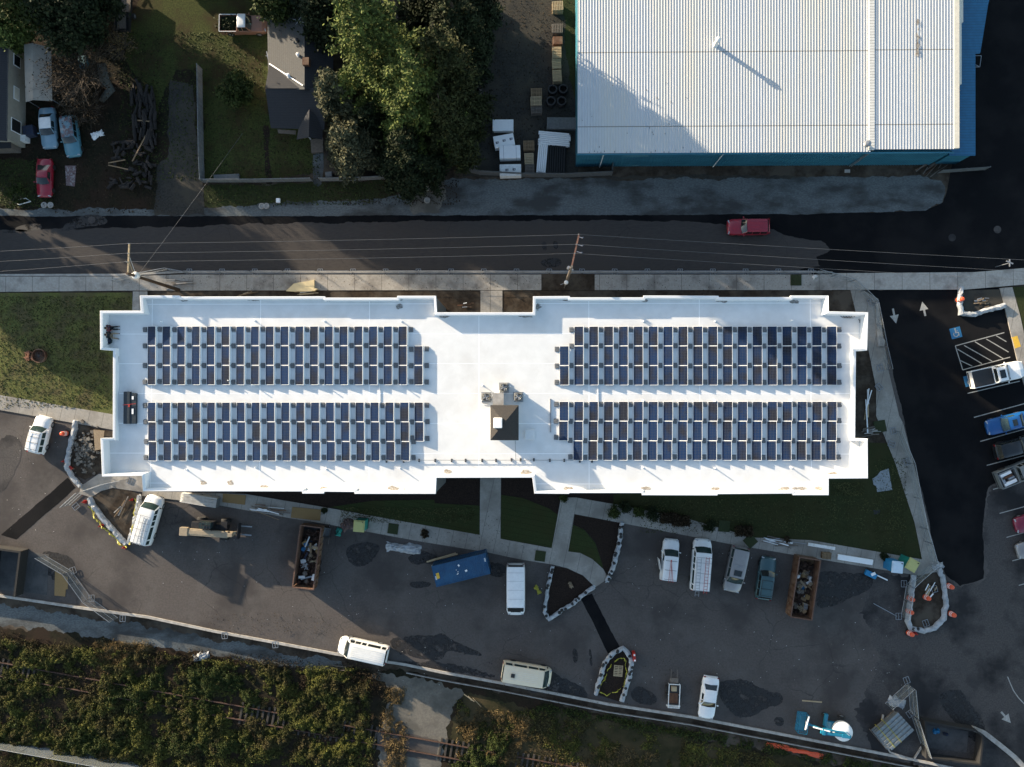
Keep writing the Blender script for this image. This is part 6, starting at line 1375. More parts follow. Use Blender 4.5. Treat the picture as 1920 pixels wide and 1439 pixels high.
# rumpled plastic bundles
def bundle(label, px, py, L, W_, rz, m='plastic_sheet', n=26, seed=1, name='plastic_bundle', cat='plastic sheet', h=.35):
    r = random.Random(seed); c = G(px,py,.02); mb = MB()
    nx, ny = 14, 6; vs = []; fs = []
    for i in range(nx+1):
        for j in range(ny+1):
            e = math.sin(math.pi*i/nx)**.3*math.sin(math.pi*j/ny)**.4
            vs.append(((i/nx-.5)*L+r.gauss(0,.05), (j/ny-.5)*W_*(.85+.15*math.sin(i*.6+seed))+r.gauss(0,.05), .01+h*e*(.5+.7*r.random())))
    for i in range(nx):
        for j in range(ny): a = i*(ny+1)+j; fs.append((a,a+ny+1,a+ny+2,a+1))
    mb.add(vs,fs); return solo(mb, name, M[m], label, cat, loc=c, rz=rz)
bundle('rumpled white plastic bundle lying on the asphalt left of the blue container', 757, 1028, 4.0, 1.2, R(-5), seed=2)
bundle('small white plastic heap at the left end of the weed strip below the kerb', 371, 1237, 1.9, 1.0, R(15), seed=3).location.z = LOW
bundle('heap of clear plastic near the tip of the loose fence panels', 1681, 1317, 1.9, 1.2, R(-20), seed=5)
bundle('white paper heap on the grass beside the painted wagon', 183, 253, 1.4, .8, R(20), 'white', seed=6, name='litter_heap')
bundle('yellow rain jacket lying on the dark asphalt beside the tall cargo van', 1008, 1106, 1.0, .5, R(-55), 'yellow', seed=7, name='rain_jacket', cat='jacket', h=.2)
bundle('pink brown sack in the dark island in the middle of the lot', 1070, 1097, .75, .5, R(-60), 'tan', seed=8, name='sack', cat='sack')
bundle('crumpled dark maroon tarpaulin beside the yellow topped toilet', 652, 983, 1.7, 1.5, R(30), 'tarp_brown' if 'tarp_brown' in M else 'rust', seed=9, name='tarpaulin', cat='tarpaulin')
bundle('clear wrapping heap at the top of the oval island', 1757, 1062, 1.4, 1.0, R(10), 'plastic_sheet', seed=10)
bundle('orange ribbon of safety netting lying in the dry grass at the bottom edge', 1495, 1414, 6.5, .6, R(-12), 'orange', seed=12, name='safety_netting', cat='safety net', h=.2).location.z = LOW
bundle('small white bag on the pavement at the fence end near the turf square', 1526, 520, .5, .4, R(30), 'white', seed=13, name='bag', cat='bag').location.z = .13
# ================================================================ BARRELS, CONES, TAPE
def barrel(px, py, label, ang=None, lying=False):
    c = G(px, py, .0 if not lying else .0); t = thing('traffic_barrel', label, 'traffic barrel', (c.x,c.y,0), 0, 'orange traffic barrels')
    MB().lathe((0,0,0),[(.42,0),(.42,.08),(.30,.09)],16).build('base', M['rubber'], t)
    MB().lathe((0,0,.07),[(.30,0),(.30,.25),(.275,.26),(.275,.5),(.25,.51),(.25,.72),(.22,.73),(.22,.92),(.12,.99),(.02,.99)],18).build('drum', M['orange'], t)
    for z, r_ in ((.36,.282),(.60,.257)): MB().lathe((0,0,z),[(r_,0),(r_,.12)],18).build('white_band', M['white'], t)
    return t
for x, y, l in [(125,813,'orange barrel beside the white roll near the white four wheel drive'),(1796,563,'orange barrel at the small island beside the up arrow'),(1777,1098,'orange barrel right of the oval island, upper one'),(1781,1150,'orange barrel right of the oval island, lower one'),(1734,1119,'orange and white barrel inside the oval island'),(1704,1121,'orange barrel on the left rim of the oval island, upper one'),(1702,1145,'orange barrel on the left rim of the oval island, lower one'),(1703,1186,'orange barrel at the lower left tip of the oval island')]: barrel(x, y, l)
def cone(px, py, label, rz=0, tip=False):
    c = G(px, py, .0); t = thing('traffic_cone', label, 'traffic cone', (c.x,c.y,0), rz, 'red traffic cones')
    if tip: t.rotation_euler = (0, R(80), rz); t.location.z = .18
    MB().box((0,0,.02),(.38,.38,.04)).build('base', M['orange' if tip else 'red'], t); MB().lathe((0,0,.03),[(.15,0),(.09,.35),(.04,.7),(.02,.71)],12).build('cone', M['red'], t); return t
for x, y, l, tp in [(160,941,'red cone at the upper tip of the taped dirt triangle',0),(191,986,'red cone half way along the taped side of the dirt triangle',0),(235,1026,'red cone at the bottom tip of the taped dirt triangle',0),(249,937,'red cone at the top of the roll beside the ladder van',0),(137,880,'red fallen cone on the roll beside the rubble bed',1),(122,865,'small red cone left of the roll at the rubble bed',0),(1715,1187,'red cone beside the barrel at the oval island tip',0)]: cone(x, y, l, random.random()*6, tp)
t = thing('barrier_light', 'red and white plastic barrier at the right side of the boat shaped bed', 'barrier', tuple(G(1188,1229,0)), R(-85))
MB().box((0,0,.4),(1.1,.35,.8), taper=.8).build('body', M['red'], t, bevel=.05); MB().lathe((-.3,0,.8),[(.1,0),(.1,.1),(.02,.13)],10).build('lamp', M['white'], t); MB().lathe((.3,0,.8),[(.1,0),(.1,.1),(.02,.13)],10).build('lamp', M['white'], t)
def tape(pts, label, z=.75, n=3):
    r = random.Random(len(label)); c = G(*pts[0],z); mb = MB(c)
    for k in range(n):
        P = []
        for i in range(len(pts)-1):
            a, b = G(*pts[i],z), G(*pts[i+1],z)
            for j in range(6): s = j/6; P.append(a.lerp(b,s)+Vector((r.gauss(0,.05),r.gauss(0,.05),r.uniform(-.3,.05)-.3*math.sin(math.pi*s))))
        P.append(G(*pts[-1],z))
        for i in range(len(P)-1): mb.bar(P[i],P[i+1],.06,.012)
    return solo(mb, 'caution_tape', M['ribbon'], label, 'caution tape', loc=c)
tape([(165,950),(176,972),(190,990),(207,1004),(222,1022),(237,1028)], 'yellow caution tape strung along the left side of the dirt triangle', n=3)
tape([(241,1022),(246,990),(250,960),(252,935)], 'yellow caution tape strung beside the white ladder van', n=3)
tape([(1126,1298),(1137,1306),(1158,1298),(1172,1288),(1175,1262),(1172,1236),(1158,1238),(1143,1252),(1134,1276),(1124,1292)], 'yellow caution tape looped inside the boat shaped bed', .5, n=2)
# ================================================================ TOILETS
def toilet(label, roof_c, m_wall, m_roof, rz, hw=.58):
    c = G(*roof_c, 2.25); t = thing('portable_toilet', label, 'portable toilet', (c.x,c.y,0), rz)
    MB().box((0,0,.06),(1.25,1.25,.12)).build('base', M['trim'], t)
    MB().box((0,0,1.13),(1.12,1.16,2.05)).build('cabin', m_wall, t, bevel=.04)
    MB().box((0,-.585,1.1),(.7,.03,1.8)).build('door', m_wall, t)
    MB().box((0,0,2.2),(1.22,1.28,.12)).box((0,0,2.28),(1.0,1.06,.07)).build('roof', m_roof, t, bevel=.04)
    MB().lathe((.4,.45,2.3),[(.06,0),(.06,.12),(.01,.13)],8).build('vent', M['black'], t)
    return t
M['t_teal'] = mat('toilet_teal', (.02,.36,.28), (.02,.30,.24), rough=.5, scale=3); M['t_yel'] = mat('toilet_roof_yellow', (.66,.64,.24), (.60,.58,.22), rough=.5, scale=3)
M['t_blue'] = mat('toilet_blue', (.02,.30,.60), (.02,.25,.5), rough=.5, scale=3); M['t_wht'] = mat('toilet_roof_pale', (.55,.66,.74), (.5,.6,.68), rough=.5, scale=3)
toilet('teal portable toilet with a yellow roof standing on the pavement beside the dumpster', (673,987), M['t_teal'], M['t_yel'], R(-4))
toilet('blue portable toilet with a pale roof on the lower right pavement', (1683,1064), M['t_blue'], M['t_wht'], R(-6))
toilet('green portable toilet with a yellow roof on the lower right pavement', (1711,1060), M['t_teal'], M['t_yel'], R(-30))
# ================================================================ PALLETS, LUMBER, PACKAGES
def pallet_stack(label, px, py, n, rz, m='wood_pale', w_=1.2, d_=1.0, name='pallet_stack', z=0.0, grp='wooden pallets', slats=7, jit=.03):
    c = G(px, py, z+.1+n*.14); t = MB(); r = random.Random(int(px*7+py))
    for k in range(n):
        z0 = k*.14; a = r.uniform(-jit,jit); Mx = Matrix.Translation((r.uniform(-jit,jit),r.uniform(-jit,jit),z0)) @ Matrix.Rotation(a,4,'Z')
        for s in (-1,0,1): t.box((0,s*(d_/2-.05),.055),(w_,.09,.09),0,Mx)
        for q in range(slats): t.box((-w_/2+.05+q*(w_-.1)/(slats-1),0,.112),(w_/slats*.62,d_,.022),0,Mx)
        for q in (-1,0,1): t.box((q*(w_/2-.06),0,.008),(.1,d_,.016),0,Mx)
    return solo(t, name, M[m], label, 'pallets' if n > 1 else 'pallet', grp, loc=(c.x,c.y,z), rz=rz)
PL_ = [(1006,173,6,0,'upper of the three pale pallet stacks in the shaded yard','wood'),(1005,188,7,0,'middle of the three pale pallet stacks in the shaded yard','wood_pale'),(1006,203,6,0,'lowest of the three pale pallet stacks in the shaded yard','wood_grey'),
 (1046,10,7,0,'pallet stack at the top edge beside the white warehouse roof','wood_pale'),(1045,52,6,0,'pallet stack loaded with pale slabs beside the warehouse','wood_grey'),(1044,97,7,90,'yellow rimmed pallet stack next to the red crate','wood_pale'),(1044,118,6,90,'pallet stack just below the yellow rimmed one','wood_pale'),(1045,141,7,90,'last pallet stack in the row above the black pipe coils','wood_pale'),
 (992,272,6,0,'brown pallet stack between the white packages and the white pipes','wood'),(992,297,5,90,'pallet stack half covered by white sheet beside the white pipes','wood_pale'),(993,318,6,90,'weathered pallet stack against the yard fence','wood_grey')]
for x, y, n_, a, l, m in PL_: pallet_stack(l, x, y, n_, R(a+2), m)
pallet_stack('single pale pallet lying in the boat shaped bed', 1160, 1259, 1, R(85), 'wood_pale', z=.1, w_=1.2, d_=1.0)
pallet_stack('reddish wooden pallet standing on the lower right pavement', 1551, 1043, 3, R(-5), 'wood', z=.12, w_=1.0, d_=.7)
def crate(label, name, cat, px, py, dims, rz, m, z=0.0, group=None, strap=None, mark=None):
    c = G(px, py, z+dims[2]); t = thing(name, label, cat, (c.x,c.y,z), rz, group)
    MB().box((0,0,dims[2]/2),dims).build('body', m, t, bevel=.04)
    if strap: 
        for x in (-.3,.3): MB().box((x*dims[0],0,dims[2]/2),(.04,dims[1]+.02,dims[2]+.02)).build('strap', strap, t)
    if mark:
        mb = MB()
        for (x, y) in mark:
            for (dx, dy, w_, h_) in ((0,0,.10,.26),(.12,.06,.10,.12),(.12,-.09,.12,.07),(.24,.02,.06,.24)): mb.box((x+dx,y+dy,dims[2]+.004),(w_,h_,.006))
        mb.build('printed_mark', M['denim'], t)
    return t
crate('white wrapped package, single flat one farthest up the yard','wrapped_package','package',943,235,(2.35,1.3,.7),0,M['white'])
crate('white wrapped package with three dark printed marks, tilted in the yard','wrapped_package','package',945,264,(2.3,1.35,1.0),R(10),M['white'],mark=[(-.9,-.1),(-.1,.0),(.7,.05)])
crate('white wrapped package with a dark strap in the middle of the stack','wrapped_package','package',956,285,(2.35,1.45,1.1),R(2),M['white'],strap=M['steel'])
crate('white wrapped package with two printed marks against the yard fence','wrapped_package','package',957,319,(2.4,1.3,1.1),R(1),M['white_dirty'],mark=[(-.5,0),(.3,.05)])
crate('red crate between two pallet stacks beside the warehouse','crate','crate',1046,76,(1.1,.9,.8),0,M['rust'])
crate('pale green topped low tank lying in the yard beside the warehouse','covered_pallet','covered pallet',1053,231,(3.3,1.3,.7),R(-1),M['slat'])
# white pipes
def pipes(label, a, b, n, rad, m, z0=.5, seed=1, name='pipe_bundle', cat='pipes', layers=1):
    A_, B_ = G(*a,z0), G(*b,z0); d = (B_-A_); nrm = Vector((-d.y,d.x,0)).normalized(); r = random.Random(seed); mb = MB(A_)
    for l in range(layers):
        for k in range(n):
            o = nrm*(k-(n-1)/2)*rad*2.15+Vector((0,0,l*rad*2-z0+rad)); e = d.normalized()*r.uniform(-.12,.12)
            mb.tube([A_+o+e,B_+o+e],rad,8)
    return solo(mb, name, M[m], label, cat, loc=A_)
pipes('bundle of white pipes lying crosswise beside the warehouse', (1011,258), (1068,263), 7, .10, 'white', layers=3)
pipes('bundle of white pipes standing upright in the photo beside the black stack', (1019,268), (1014,324), 5, .10, 'white', layers=3, seed=2)
pipes('stack of black pipes between the white pipes and the warehouse', (1042,272), (1040,324), 9, .12, 'black', layers=2, seed=3)
# black corrugated coils
for i, (x, y, l) in enumerate([(1036,169,'upper left'),(1056,168,'upper right'),(1033,191,'lower left'),(1053,191,'lower right')]):
    c = G(x,y,.5); mb = MB()
    for k in range(6):
        for q in range(2):
            rr = .42+.07*q; mb.tube([(rr*math.cos(a),rr*math.sin(a),.06+k*.13) for a in np.linspace(0,6.283,18)],.06,6,False)
    solo(mb, 'pipe_coil', M['black'], 'black coil of corrugated pipe, %s of the four beside the warehouse' % l, 'pipe coil', 'black pipe coils', loc=(c.x,c.y,0))
for i, (x, y, l) in enumerate([(892,175,'with a pale square rim'),(886,197,'with a wire frame'),(897,240,'closest to the white packages')]):
    c = G(x,y,.5); mb = MB().lathe((0,0,0),[(.5,0),(.5,.9),(.42,.9),(.40,.1),(.02,.1)],16)
    t = thing('black_tub', 'round black tub under the trees %s' % l, 'tub', (c.x,c.y,0)); mb.build('tub', M['black'], t); 
    if i < 2: MB().box((0,0,.06),(1.3,1.2,.1)).build('stand', M['wood_grey' if i == 0 else 'steel'], t)
c = G(896,122,.8); t = thing('round_table_top', 'pale octagonal board leaning among trees left of the yard', 'board', (c.x,c.y,0)); MB().lathe((0,0,.6),[(1.05,0),(1.05,.08)],8).build('top', M['tan'], t); MB().box((-1.05,0,.55),(.25,2.6,.1)).box((-1.6,.1,.5),(.3,1.6,.1)).build('white_boards', M['white_dirty'], t); MB().box((0,0,.3),(.5,.5,.6)).build('stand', M['wood_grey'], t)
p,q_ = G(890,280,.3),G(892,325,.3); solo(MB(p).bar(p,q_,.35,.2).bar(p+Vector((-.9,0,0)),q_+Vector((-.9,0,0)),.12,.2), 'lumber', M['wood_grey'], 'two long boards lying against the left corner of the yard fence', 'boards', loc=p)
crate('teal tarpaulin bale under the trees at the top of the yard','tarpaulin_bale','tarpaulin',893,68,(.5,1.5,.5),R(-5),M['blue_wall'])
crate('white bale under the trees at the top edge of the yard','wrapped_bale','bale',913,8,(.5,1.1,.8),0,M['white_dirty'])
crate('pale metal tank lying on the lawn inside the fence corner','metal_tank','tank',424,332,(2.9,.62,.45),R(2),M['slat'])
crate('small grey bin beside the garden path under the conifer','bin','bin',616,327,(.75,.6,.9),R(5),M['slat'])
# boards on the south pavement
def lying(label, name, cat, corners, z, th, m, mm=None):
    P = [G(*c_, z+th) for c_ in corners]; c = sum(P,Vector())/len(P); mb = MB(c); mb.prism([(p.x,p.y) for p in P], z, z+th); o = mb.build(name, m); o.location = (c.x,c.y,0)
    for v in o.data.vertices: v.co.z += 0
    o.data.transform(Matrix.Translation((0,0,c.z))); return setp(o, label, cat)
lying('brown strand board lying on the pavement right of the pale fence stack','strand_board','board',[(418,926),(461,929),(459,947),(417,942)],.12,.05,M['osb'])
lying('longer brown strand board lying on the pavement next to the dumpster','strand_board','board',[(548,951),(602,956),(600,977),(545,971)],.12,.05,M['osb'])
lying('brown strand board lying in shade beside the lower left fence','strand_board','board',[(103,1071),(127,1083),(127,1105),(123,1106),(122,1119),(102,1117)],.0,.05,M['osb'])
lying('pale yellow insulation boards stacked on the road pavement','insulation_boards','board stack',[(551,532),(589,525),(589,540),(596,542),(589,546),(552,547),(536,546)],.12,.35,M['stripe_yellow'] if False else mat('insul', (.74,.60,.34),(.68,.55,.32),rough=.6,scale=3))
lying('white sheet of building wrap on the dark lawn right of the building','building_wrap','sheet',[(1651,884),(1666,879),(1673,919),(1645,923),(1643,912),(1638,909),(1636,898),(1645,892)],.09,.05,mat('wrap',(.42,.45,.47),(.30,.33,.35),rough=.5,scale=3))
for i, q in enumerate([[(1642,566),(1646,568),(1654,612),(1643,614)],[(1643,606),(1648,605),(1655,648),(1646,650)],[(1646,634),(1653,628),(1660,640),(1658,650),(1649,648)]]):
    lying('pale sheet of board on the east pavement, the %s from the top' % ordn(i),'board_sheet','board',q,.13+.01*i,.06,M['curb'])
lying('dark square mat lying alone on the dark lawn','square_mat','mat',[(1638,957),(1650,956),(1650,964),(1639,965)],.09,.03,M['black'])
c = G(373,938,.9); t = thing('fence_stack', 'stack of pale folded fence panels on the pavement under the roof edge', 'fence stack', (c.x,c.y,.12), R(-9))
mb = MB()
for k in range(10): mb.bar((-2.0,-.55+.11*k,.12+.0*k),(2.0,-.55+.11*k,.12),.06,.95) if False else mb.box((0,-.5+.11*k,.5),(4.1,.045,.95),R(random.uniform(-.8,.8)))
mb.build('panels', M['white_dirty'], t); mb = MB()
for x in (-1.9,0,1.9): mb.box((x,0,.06),(.12,1.2,.1))
mb.build('bearer', M['wood_grey'], t)
for x in (1.55,): MB().box((2.08,0,.5),(.05,1.05,.9)).build('end_gate', M['slat'], t)
# scrap timber piles on pavements
def scrap(label, px, py, L, W_, n, rz, ms, seed, z=.12, name='scrap_timber', cat='scrap wood', grp=None):
    r = random.Random(seed); c = G(px,py,z); t = thing(name,label,cat,(c.x,c.y,z),rz,grp)
    byM = {}
    for k in range(n):
        m = r.choice(ms); mb = byM.setdefault(m, MB()); x, y = r.gauss(0,L*.2), r.gauss(0,W_*.25); ln = L*r.uniform(.25,.7); a = r.gauss(0,.12)
        mb.box((x,y,.05+r.random()*.22),(ln,r.uniform(.04,.14),r.uniform(.03,.06)),a)
    for m, mb in byM.items(): mb.build('boards_'+m if False else 'boards', M[m], t)
    return t
scrap('heap of white and brown strips on the pavement between the two strand boards', 502, 957, 4.2, .9, 22, R(-7), ['white','wood','rust','white','wood_grey'], 1)
scrap('brown planks stacked on the pavement beside the left utility pole', 338, 530, 3.3, .8, 14, 0, ['wood_grey','wood_grey','curb'], 2)
scrap('scattered sticks and white rods on the lower right pavement', 1462, 1016, 4.0, .9, 16, R(-8), ['white','steel','wood_grey'], 3)
scrap('pale boards on the planting strip below the yellow insulation boards', 568, 550, 2.6, .35, 6, R(2), ['wood_pale','white'], 4)
scrap('broken boards lying on the dirt above the roof edge', 462, 551, 2.2, .3, 6, R(12), ['wood_pale','wood'], 14)
scrap('pale boards lying below the kerb in the weeds', 643, 1254, 3.4, .5, 5, R(-5), ['wood_grey'], 5, z=LOW+.1)
scrap('thin wooden frame lying below the kerb near the cream van', 886, 1311, 2.2, .25, 4, R(-35), ['wood_pale'], 6, z=LOW+.1)
scrap('grey planks and flat boards in the narrow gap right of the white roof', 1631, 808, 2.4, 1.0, 16, R(8), ['wood_grey','curb','wood_grey'], 7, z=.08)
scrap('two long white trusses lying in the narrow gap right of the white roof', 1624, 752, 4.8, .5, 8, R(88), ['white','curb','wood_pale'], 8, z=.08)
scrap('boards and stakes inside the oval island of barrels', 1744, 1110, 2.0, 1.5, 10, R(60), ['wood_pale','wood','white'], 9, z=.1)
scrap('small pile of sticks and dirt in the little island at the upper right', 1838, 566, 1.6, 1.0, 12, R(10), ['wood','tan','steel'], 10, z=.12)
scrap('white boards and a red tray in the dirt notch at the top of the roof', 870, 572, 1.4, .8, 6, R(10), ['white','rust'], 11, z=.08)
scrap('stakes and pipes lying across the dirt triangle', 228, 958, 2.6, 1.4, 9, R(60), ['wood','curb','wood_grey'], 12, z=.1)
for i, (x, y, l) in enumerate([(1587,1049,'white')]):
    crate('long white wrapped beam lying on the lower right pavement','wrapped_beam','beam',1604,1050,(3.9,.6,.25),R(-9),M['white'],z=.13)
crate('long white wrapped bundle lying above the brown pallet on the pavement','wrapped_beam','beam',1541,1025,(3.0,.35,.25),R(-9),M['white_dirty'],z=.13)
t = thing('tool_cart', 'blue tool cart with white lids beside the dark puddle', 'cart', tuple(G(1630,1076,0)), R(-25))
MB().box((0,0,.3),(1.3,.6,.4)).build('body', M['t_blue'], t, bevel=.05); MB().box((.15,.15,.55),(.5,.3,.06),R(50)).box((1.3,.2,.3),(1.3,.14,.1)).build('lid', M['white'], t)
for s in (-1,1): wheel(t, -.4, s*.4, .2, .12); wheel(t, .4, s*.4, .2, .12)
t = thing('wheelbarrow', 'dark wheelbarrow standing beside the rusty dumpster', 'wheelbarrow', tuple(G(616,998,0)), R(80))
MB().add([(-.4,-.3,.35),(.4,-.25,.35),(.4,.25,.35),(-.4,.3,.35),(-.5,-.42,.62),(.55,-.38,.62),(.55,.38,.62),(-.5,.42,.62)],[(0,3,2,1),(0,1,5,4),(1,2,6,5),(2,3,7,6),(3,0,4,7)]).build('tray', M['t_teal'] if False else M['slat'], t)
MB().bar((.5,-.2,.3),(-1.2,-.35,.6),.05).bar((.5,.2,.3),(-1.2,.35,.6),.05).build('handle', M['wood_grey'], t); wheel(t,.7,0,.2,.1)
bundle('teal crumpled sack on the asphalt edge beside the wheelbarrow', 635, 998, .9, .7, R(80), 't_teal', seed=21, name='sack', cat='sack')
# steel deck stack lower right
c = G(1675,1374,1.0); t = thing('steel_panel_stack', 'tilted stack of shiny ribbed steel panels tied with yellow straps', 'metal panels', (c.x,c.y,0), R(40))
M['shiny'] = mat('shiny_deck', (.50,.52,.50), (.34,.37,.37), rough=.3, metal=.7, scale=3)
for k in range(3):
    vs = []; n_ = 6; Wd = 2.7; Ln = 3.3
    for i in range(n_):
        for dy, dz in ((0,0),(.15,0),(.2,.09),(.55,.09),(.6,0)): vs += [(-Ln/2, -Wd/2+(i+dy/.6*.98)*Wd/n_, .35+k*.14+dz),(Ln/2, -Wd/2+(i+dy/.6*.98)*Wd/n_, .35+k*.14+dz)]
    o = MB().add(vs,[(2*i,2*i+1,2*i+3,2*i+2) for i in range(len(vs)//2-1)]).build('deck_sheet', M['shiny'], t); o.location = (.12*k,-.1*k,0); o.rotation_euler = (0,0,R(2*k-2))
for x in (-.9,.0): MB().box((x,0,.5),(.05,2.9,.75)).build('strap', M['ribbon'], t)
mb = MB(); [mb.box((0,y,.12),(3.4,.1,.12)) for y in (-1.2,0,1.2)]; mb.box((-1.7,0,.2),(.08,2.9,.2)); mb.build('bearer', M['wood_grey'], t)
# ================================================================ WALLED PENS (concrete block walls)
M['block'] = mat('block_wall', (.024,.023,.022), (.017,.016,.016), rough=.9, scale=3)
def pen(label, pts, h, th, floor, z=0.0, zf=.02, m='block'):
    c = G(*pts[0], z); t = thing('walled_pen', label, 'enclosure', (c.x,c.y,z)); mb = MB(c)
    for i in range(len(pts)-1):
        a, b = G(*pts[i], z), G(*pts[i+1], z); d = (b-a).normalized()*th*.5*.99
        mb.bar(a-d*(.98-.003*i)+Vector((0,0,h/2)), b+d*(.98-.003*i)+Vector((0,0,h/2+.003*i)), th-.004*i, h)
    mb.build('wall', M[m], t)
    if floor: P = P2(floor, z+zf); MB(c).prism(P, z-.02, z+zf).build('floor', M['concrete_dk'], t)
    return t
M['concrete_dk'] = mat('concrete_dark', (.085,.083,.082), (.060,.058,.058), rough=.8, scale=3, c3=(.11,.105,.10), s3=.5)
pen('dark walled pen with two grey floor bays at the left edge of the lot', [(-40,1024),(0,1024),(52,1031),(42,1112)], 1.4, .22, [(-40,1030),(50,1035),(40,1110),(-40,1102)])
pen('low wall dividing the left bay', [(2,1026),(-6,1104)], 1.6, .18, None)
slab('bay_floor', P2([(54,1036),(92,1040),(88,1116),(46,1110)]), .02, M['concrete_dk'], world=True)
pen('dark walled pen with blue bags on its floor in the lower right corner', [(1725,1346),(1818,1362),(1832,1372),(1826,1425),(1728,1412),(1725,1346)], 1.2, .2, [(1738,1360),(1816,1372),(1812,1412),(1734,1402)])
bundle('blue bag lying on the floor of the lower right pen', 1755, 1371, .7, .6, 0, 't_blue', seed=31, name='bag', cat='bag'); bundle('small dark blue bag beside the brighter one in the lower right pen', 1772, 1376, .5, .35, R(-20), 'denim', seed=32, name='bag', cat='bag')
slab('kerb', ribbon([(1820,1364),(1845,1374),(1872,1395),(1900,1418),(1930,1450)], .5), .35, M['curb'], world=True)
slab('kerb', ribbon([(1655,1340),(1650,1380),(1668,1410),(1712,1424),(1730,1395)], .16), .2, M['curb'], world=True)
# ================================================================ TURF SQUARES, PLANTERS, SHRUBS
def turf(px, py, s, rz, label, z=.12):
    c = G(px,py,z+.05); o = solo(MB().box((0,0,.04),(s,s,.08)), 'turf_square', M['grass'] if False else mat('turf', (.045,.062,.018), (.03,.043,.012), rough=.95, scale=9, bump=.8), label, 'turf', loc=(c.x,c.y,z+.002), rz=rz); return o
turf(737,992,1.15,R(-8),'square of turf on the pavement right of the yellow topped toilet'); turf(1492.5,525.5,1.2,0,'square of turf on the pavement beside the road fence'); turf(1013,1043,1.15,R(-8),'square of turf on the pavement above the cargo van')
turf(1407,1015,1.2,R(42),'diamond turned square of turf above the teal wagon'); turf(1358,987,1.25,R(-4),'square of turf left of the brown hedge clump'); turf(1650,800,1.3,R(10),'olive square of turf by the small white lamp',z=.09)
def shrub(label, px, py, Rr, h, m, n=900, leaf=.09, name='shrub', z=.1, box=False):
    c = G(px,py,z+h*.5); t = thing(name, label, 'shrub', (c.x,c.y,z))
    if box: P = np.stack([rng.uniform(-Rr,Rr,n)*1.25, rng.uniform(-Rr,Rr,n)*.72, rng.uniform(.1,h,n)],1)+rng.normal(size=(n,3))*.07
    else: P = round_pts(Rr,h*.5,h*.55,n,clumps=14,cs=.42)
    leafmesh('leaves', leafcloud(P,leaf,asp=.6), m, t)
    mb = MB(); [mb.tube([(0,0,0),(random.uniform(-.5,.5)*Rr,random.uniform(-.5,.5)*Rr,h*.6)],[.02,.008],4,False) for _ in range(6)]; mb.build('stems', M['twig'], t); return t
for x, y, r_, h, m, l in [(1153,962,.85,.9,'leaf_shrub','green spiky shrub at the left end of the pavement hedge'),(1172,952,.7,.8,'leaf_dark','dark green shrub second in the pavement hedge'),(1197,961,.7,.8,'leaf_shrub','leafy green shrub third in the pavement hedge'),(1223,965,.85,.8,'leaf_dark','very dark shrub beside the brown pair in the hedge'),
    (1331,987,.7,.6,'leaf_dark','dark scraggly shrub left of the turf square'),(797,1001,.5,.5,'leaf_brown','small brown shrub on the pavement left of the blue container'),(608,958,.3,.35,'leaf_dark','tiny dark shrub on the pavement beside the strand board'),(1658,1044,.5,.5,'leaf_dark','thin dark shrub beside the white wrapped beam'),(1475,1012,.35,.4,'leaf_brown','small brown shrub among the white rods'),
    (1057,934,.45,.4,'leaf_shrub','small green shrub in a black pot at the pavement corner')]: shrub(l, x, y, r_, h, M[m])
for x, y, l in [(1254,972,'orange brown square shrub, left of the pair in the hedge'),(1277,977,'orange brown square shrub, right of the pair in the hedge'),(1395,996,'orange brown square shrub above the turned turf square')]: shrub(l, x, y, .75, .6, M['leaf_brown'], box=True, n=1300)
# firewood ring and fire pit on the lawn
c = G(77,668,.1); t = thing('fire_pit', 'round rusty fire pit standing on the sunny lawn', 'fire pit', (c.x,c.y,.09))
MB().lathe((0,0,0),[(.75,0),(.80,.5),(.72,.5),(.66,.08),(.02,.08)],24).build('bowl', M['rust'], t); mb = MB()
for k in range(7): a = k*.9; mb.bar((math.cos(a)*.5,math.sin(a)*.5,.45),(-math.cos(a)*.5,-math.sin(a)*.5,.47),.03)
mb.build('grate', M['dark_metal'], t)
c = G(56,667,.1); mb = MB(); r = random.Random(3)
for k in range(40): a = r.random()*6.28; q = r.random()**.5*.55; mb.box((q*math.cos(a)*1.1,q*math.sin(a),.06+.22*r.random()*(1-q)),(.28,.12,.10),r.random()*3)
M['brick_red'] = mat('orange_rubble', (.34,.15,.08), (.24,.10,.055), rough=.9, scale=5, isl=.3)
solo(mb, 'brick_heap', M['brick_red'], 'heap of broken orange bricks next to the fire pit on the lawn', 'bricks', loc=(c.x,c.y,.09))
# rubble in the bed
c = G(162,845,.1); mb = MB(); r = random.Random(5)
for k in range(150):
    x, y = r.gauss(0,.75), r.gauss(0,1.3); s = r.uniform(.06,.30); a = r.random()*3
    pts = [(x+math.cos(q)*s*r.uniform(.6,1.1), y+math.sin(q)*s*r.uniform(.4,1.2)) for q in np.linspace(0,6.28,6)[:-1]]
    mb.prism(pts, 0, .06+r.random()*.25)
setp(solo(mb, 'rubble', mat('rubble', (.25,.225,.19), (.14,.125,.105), rough=.9, scale=3, isl=.35), 'broken concrete rubble beside the left end of the building', 'rubble', loc=(c.x,c.y,.05)), kind='stuff')
lying('tan cardboard sheet lying on the rubble by the building corner','cardboard_sheet','cardboard',[(175,806),(196,808),(190,843),(178,845)],.3,.04,M['tan'])
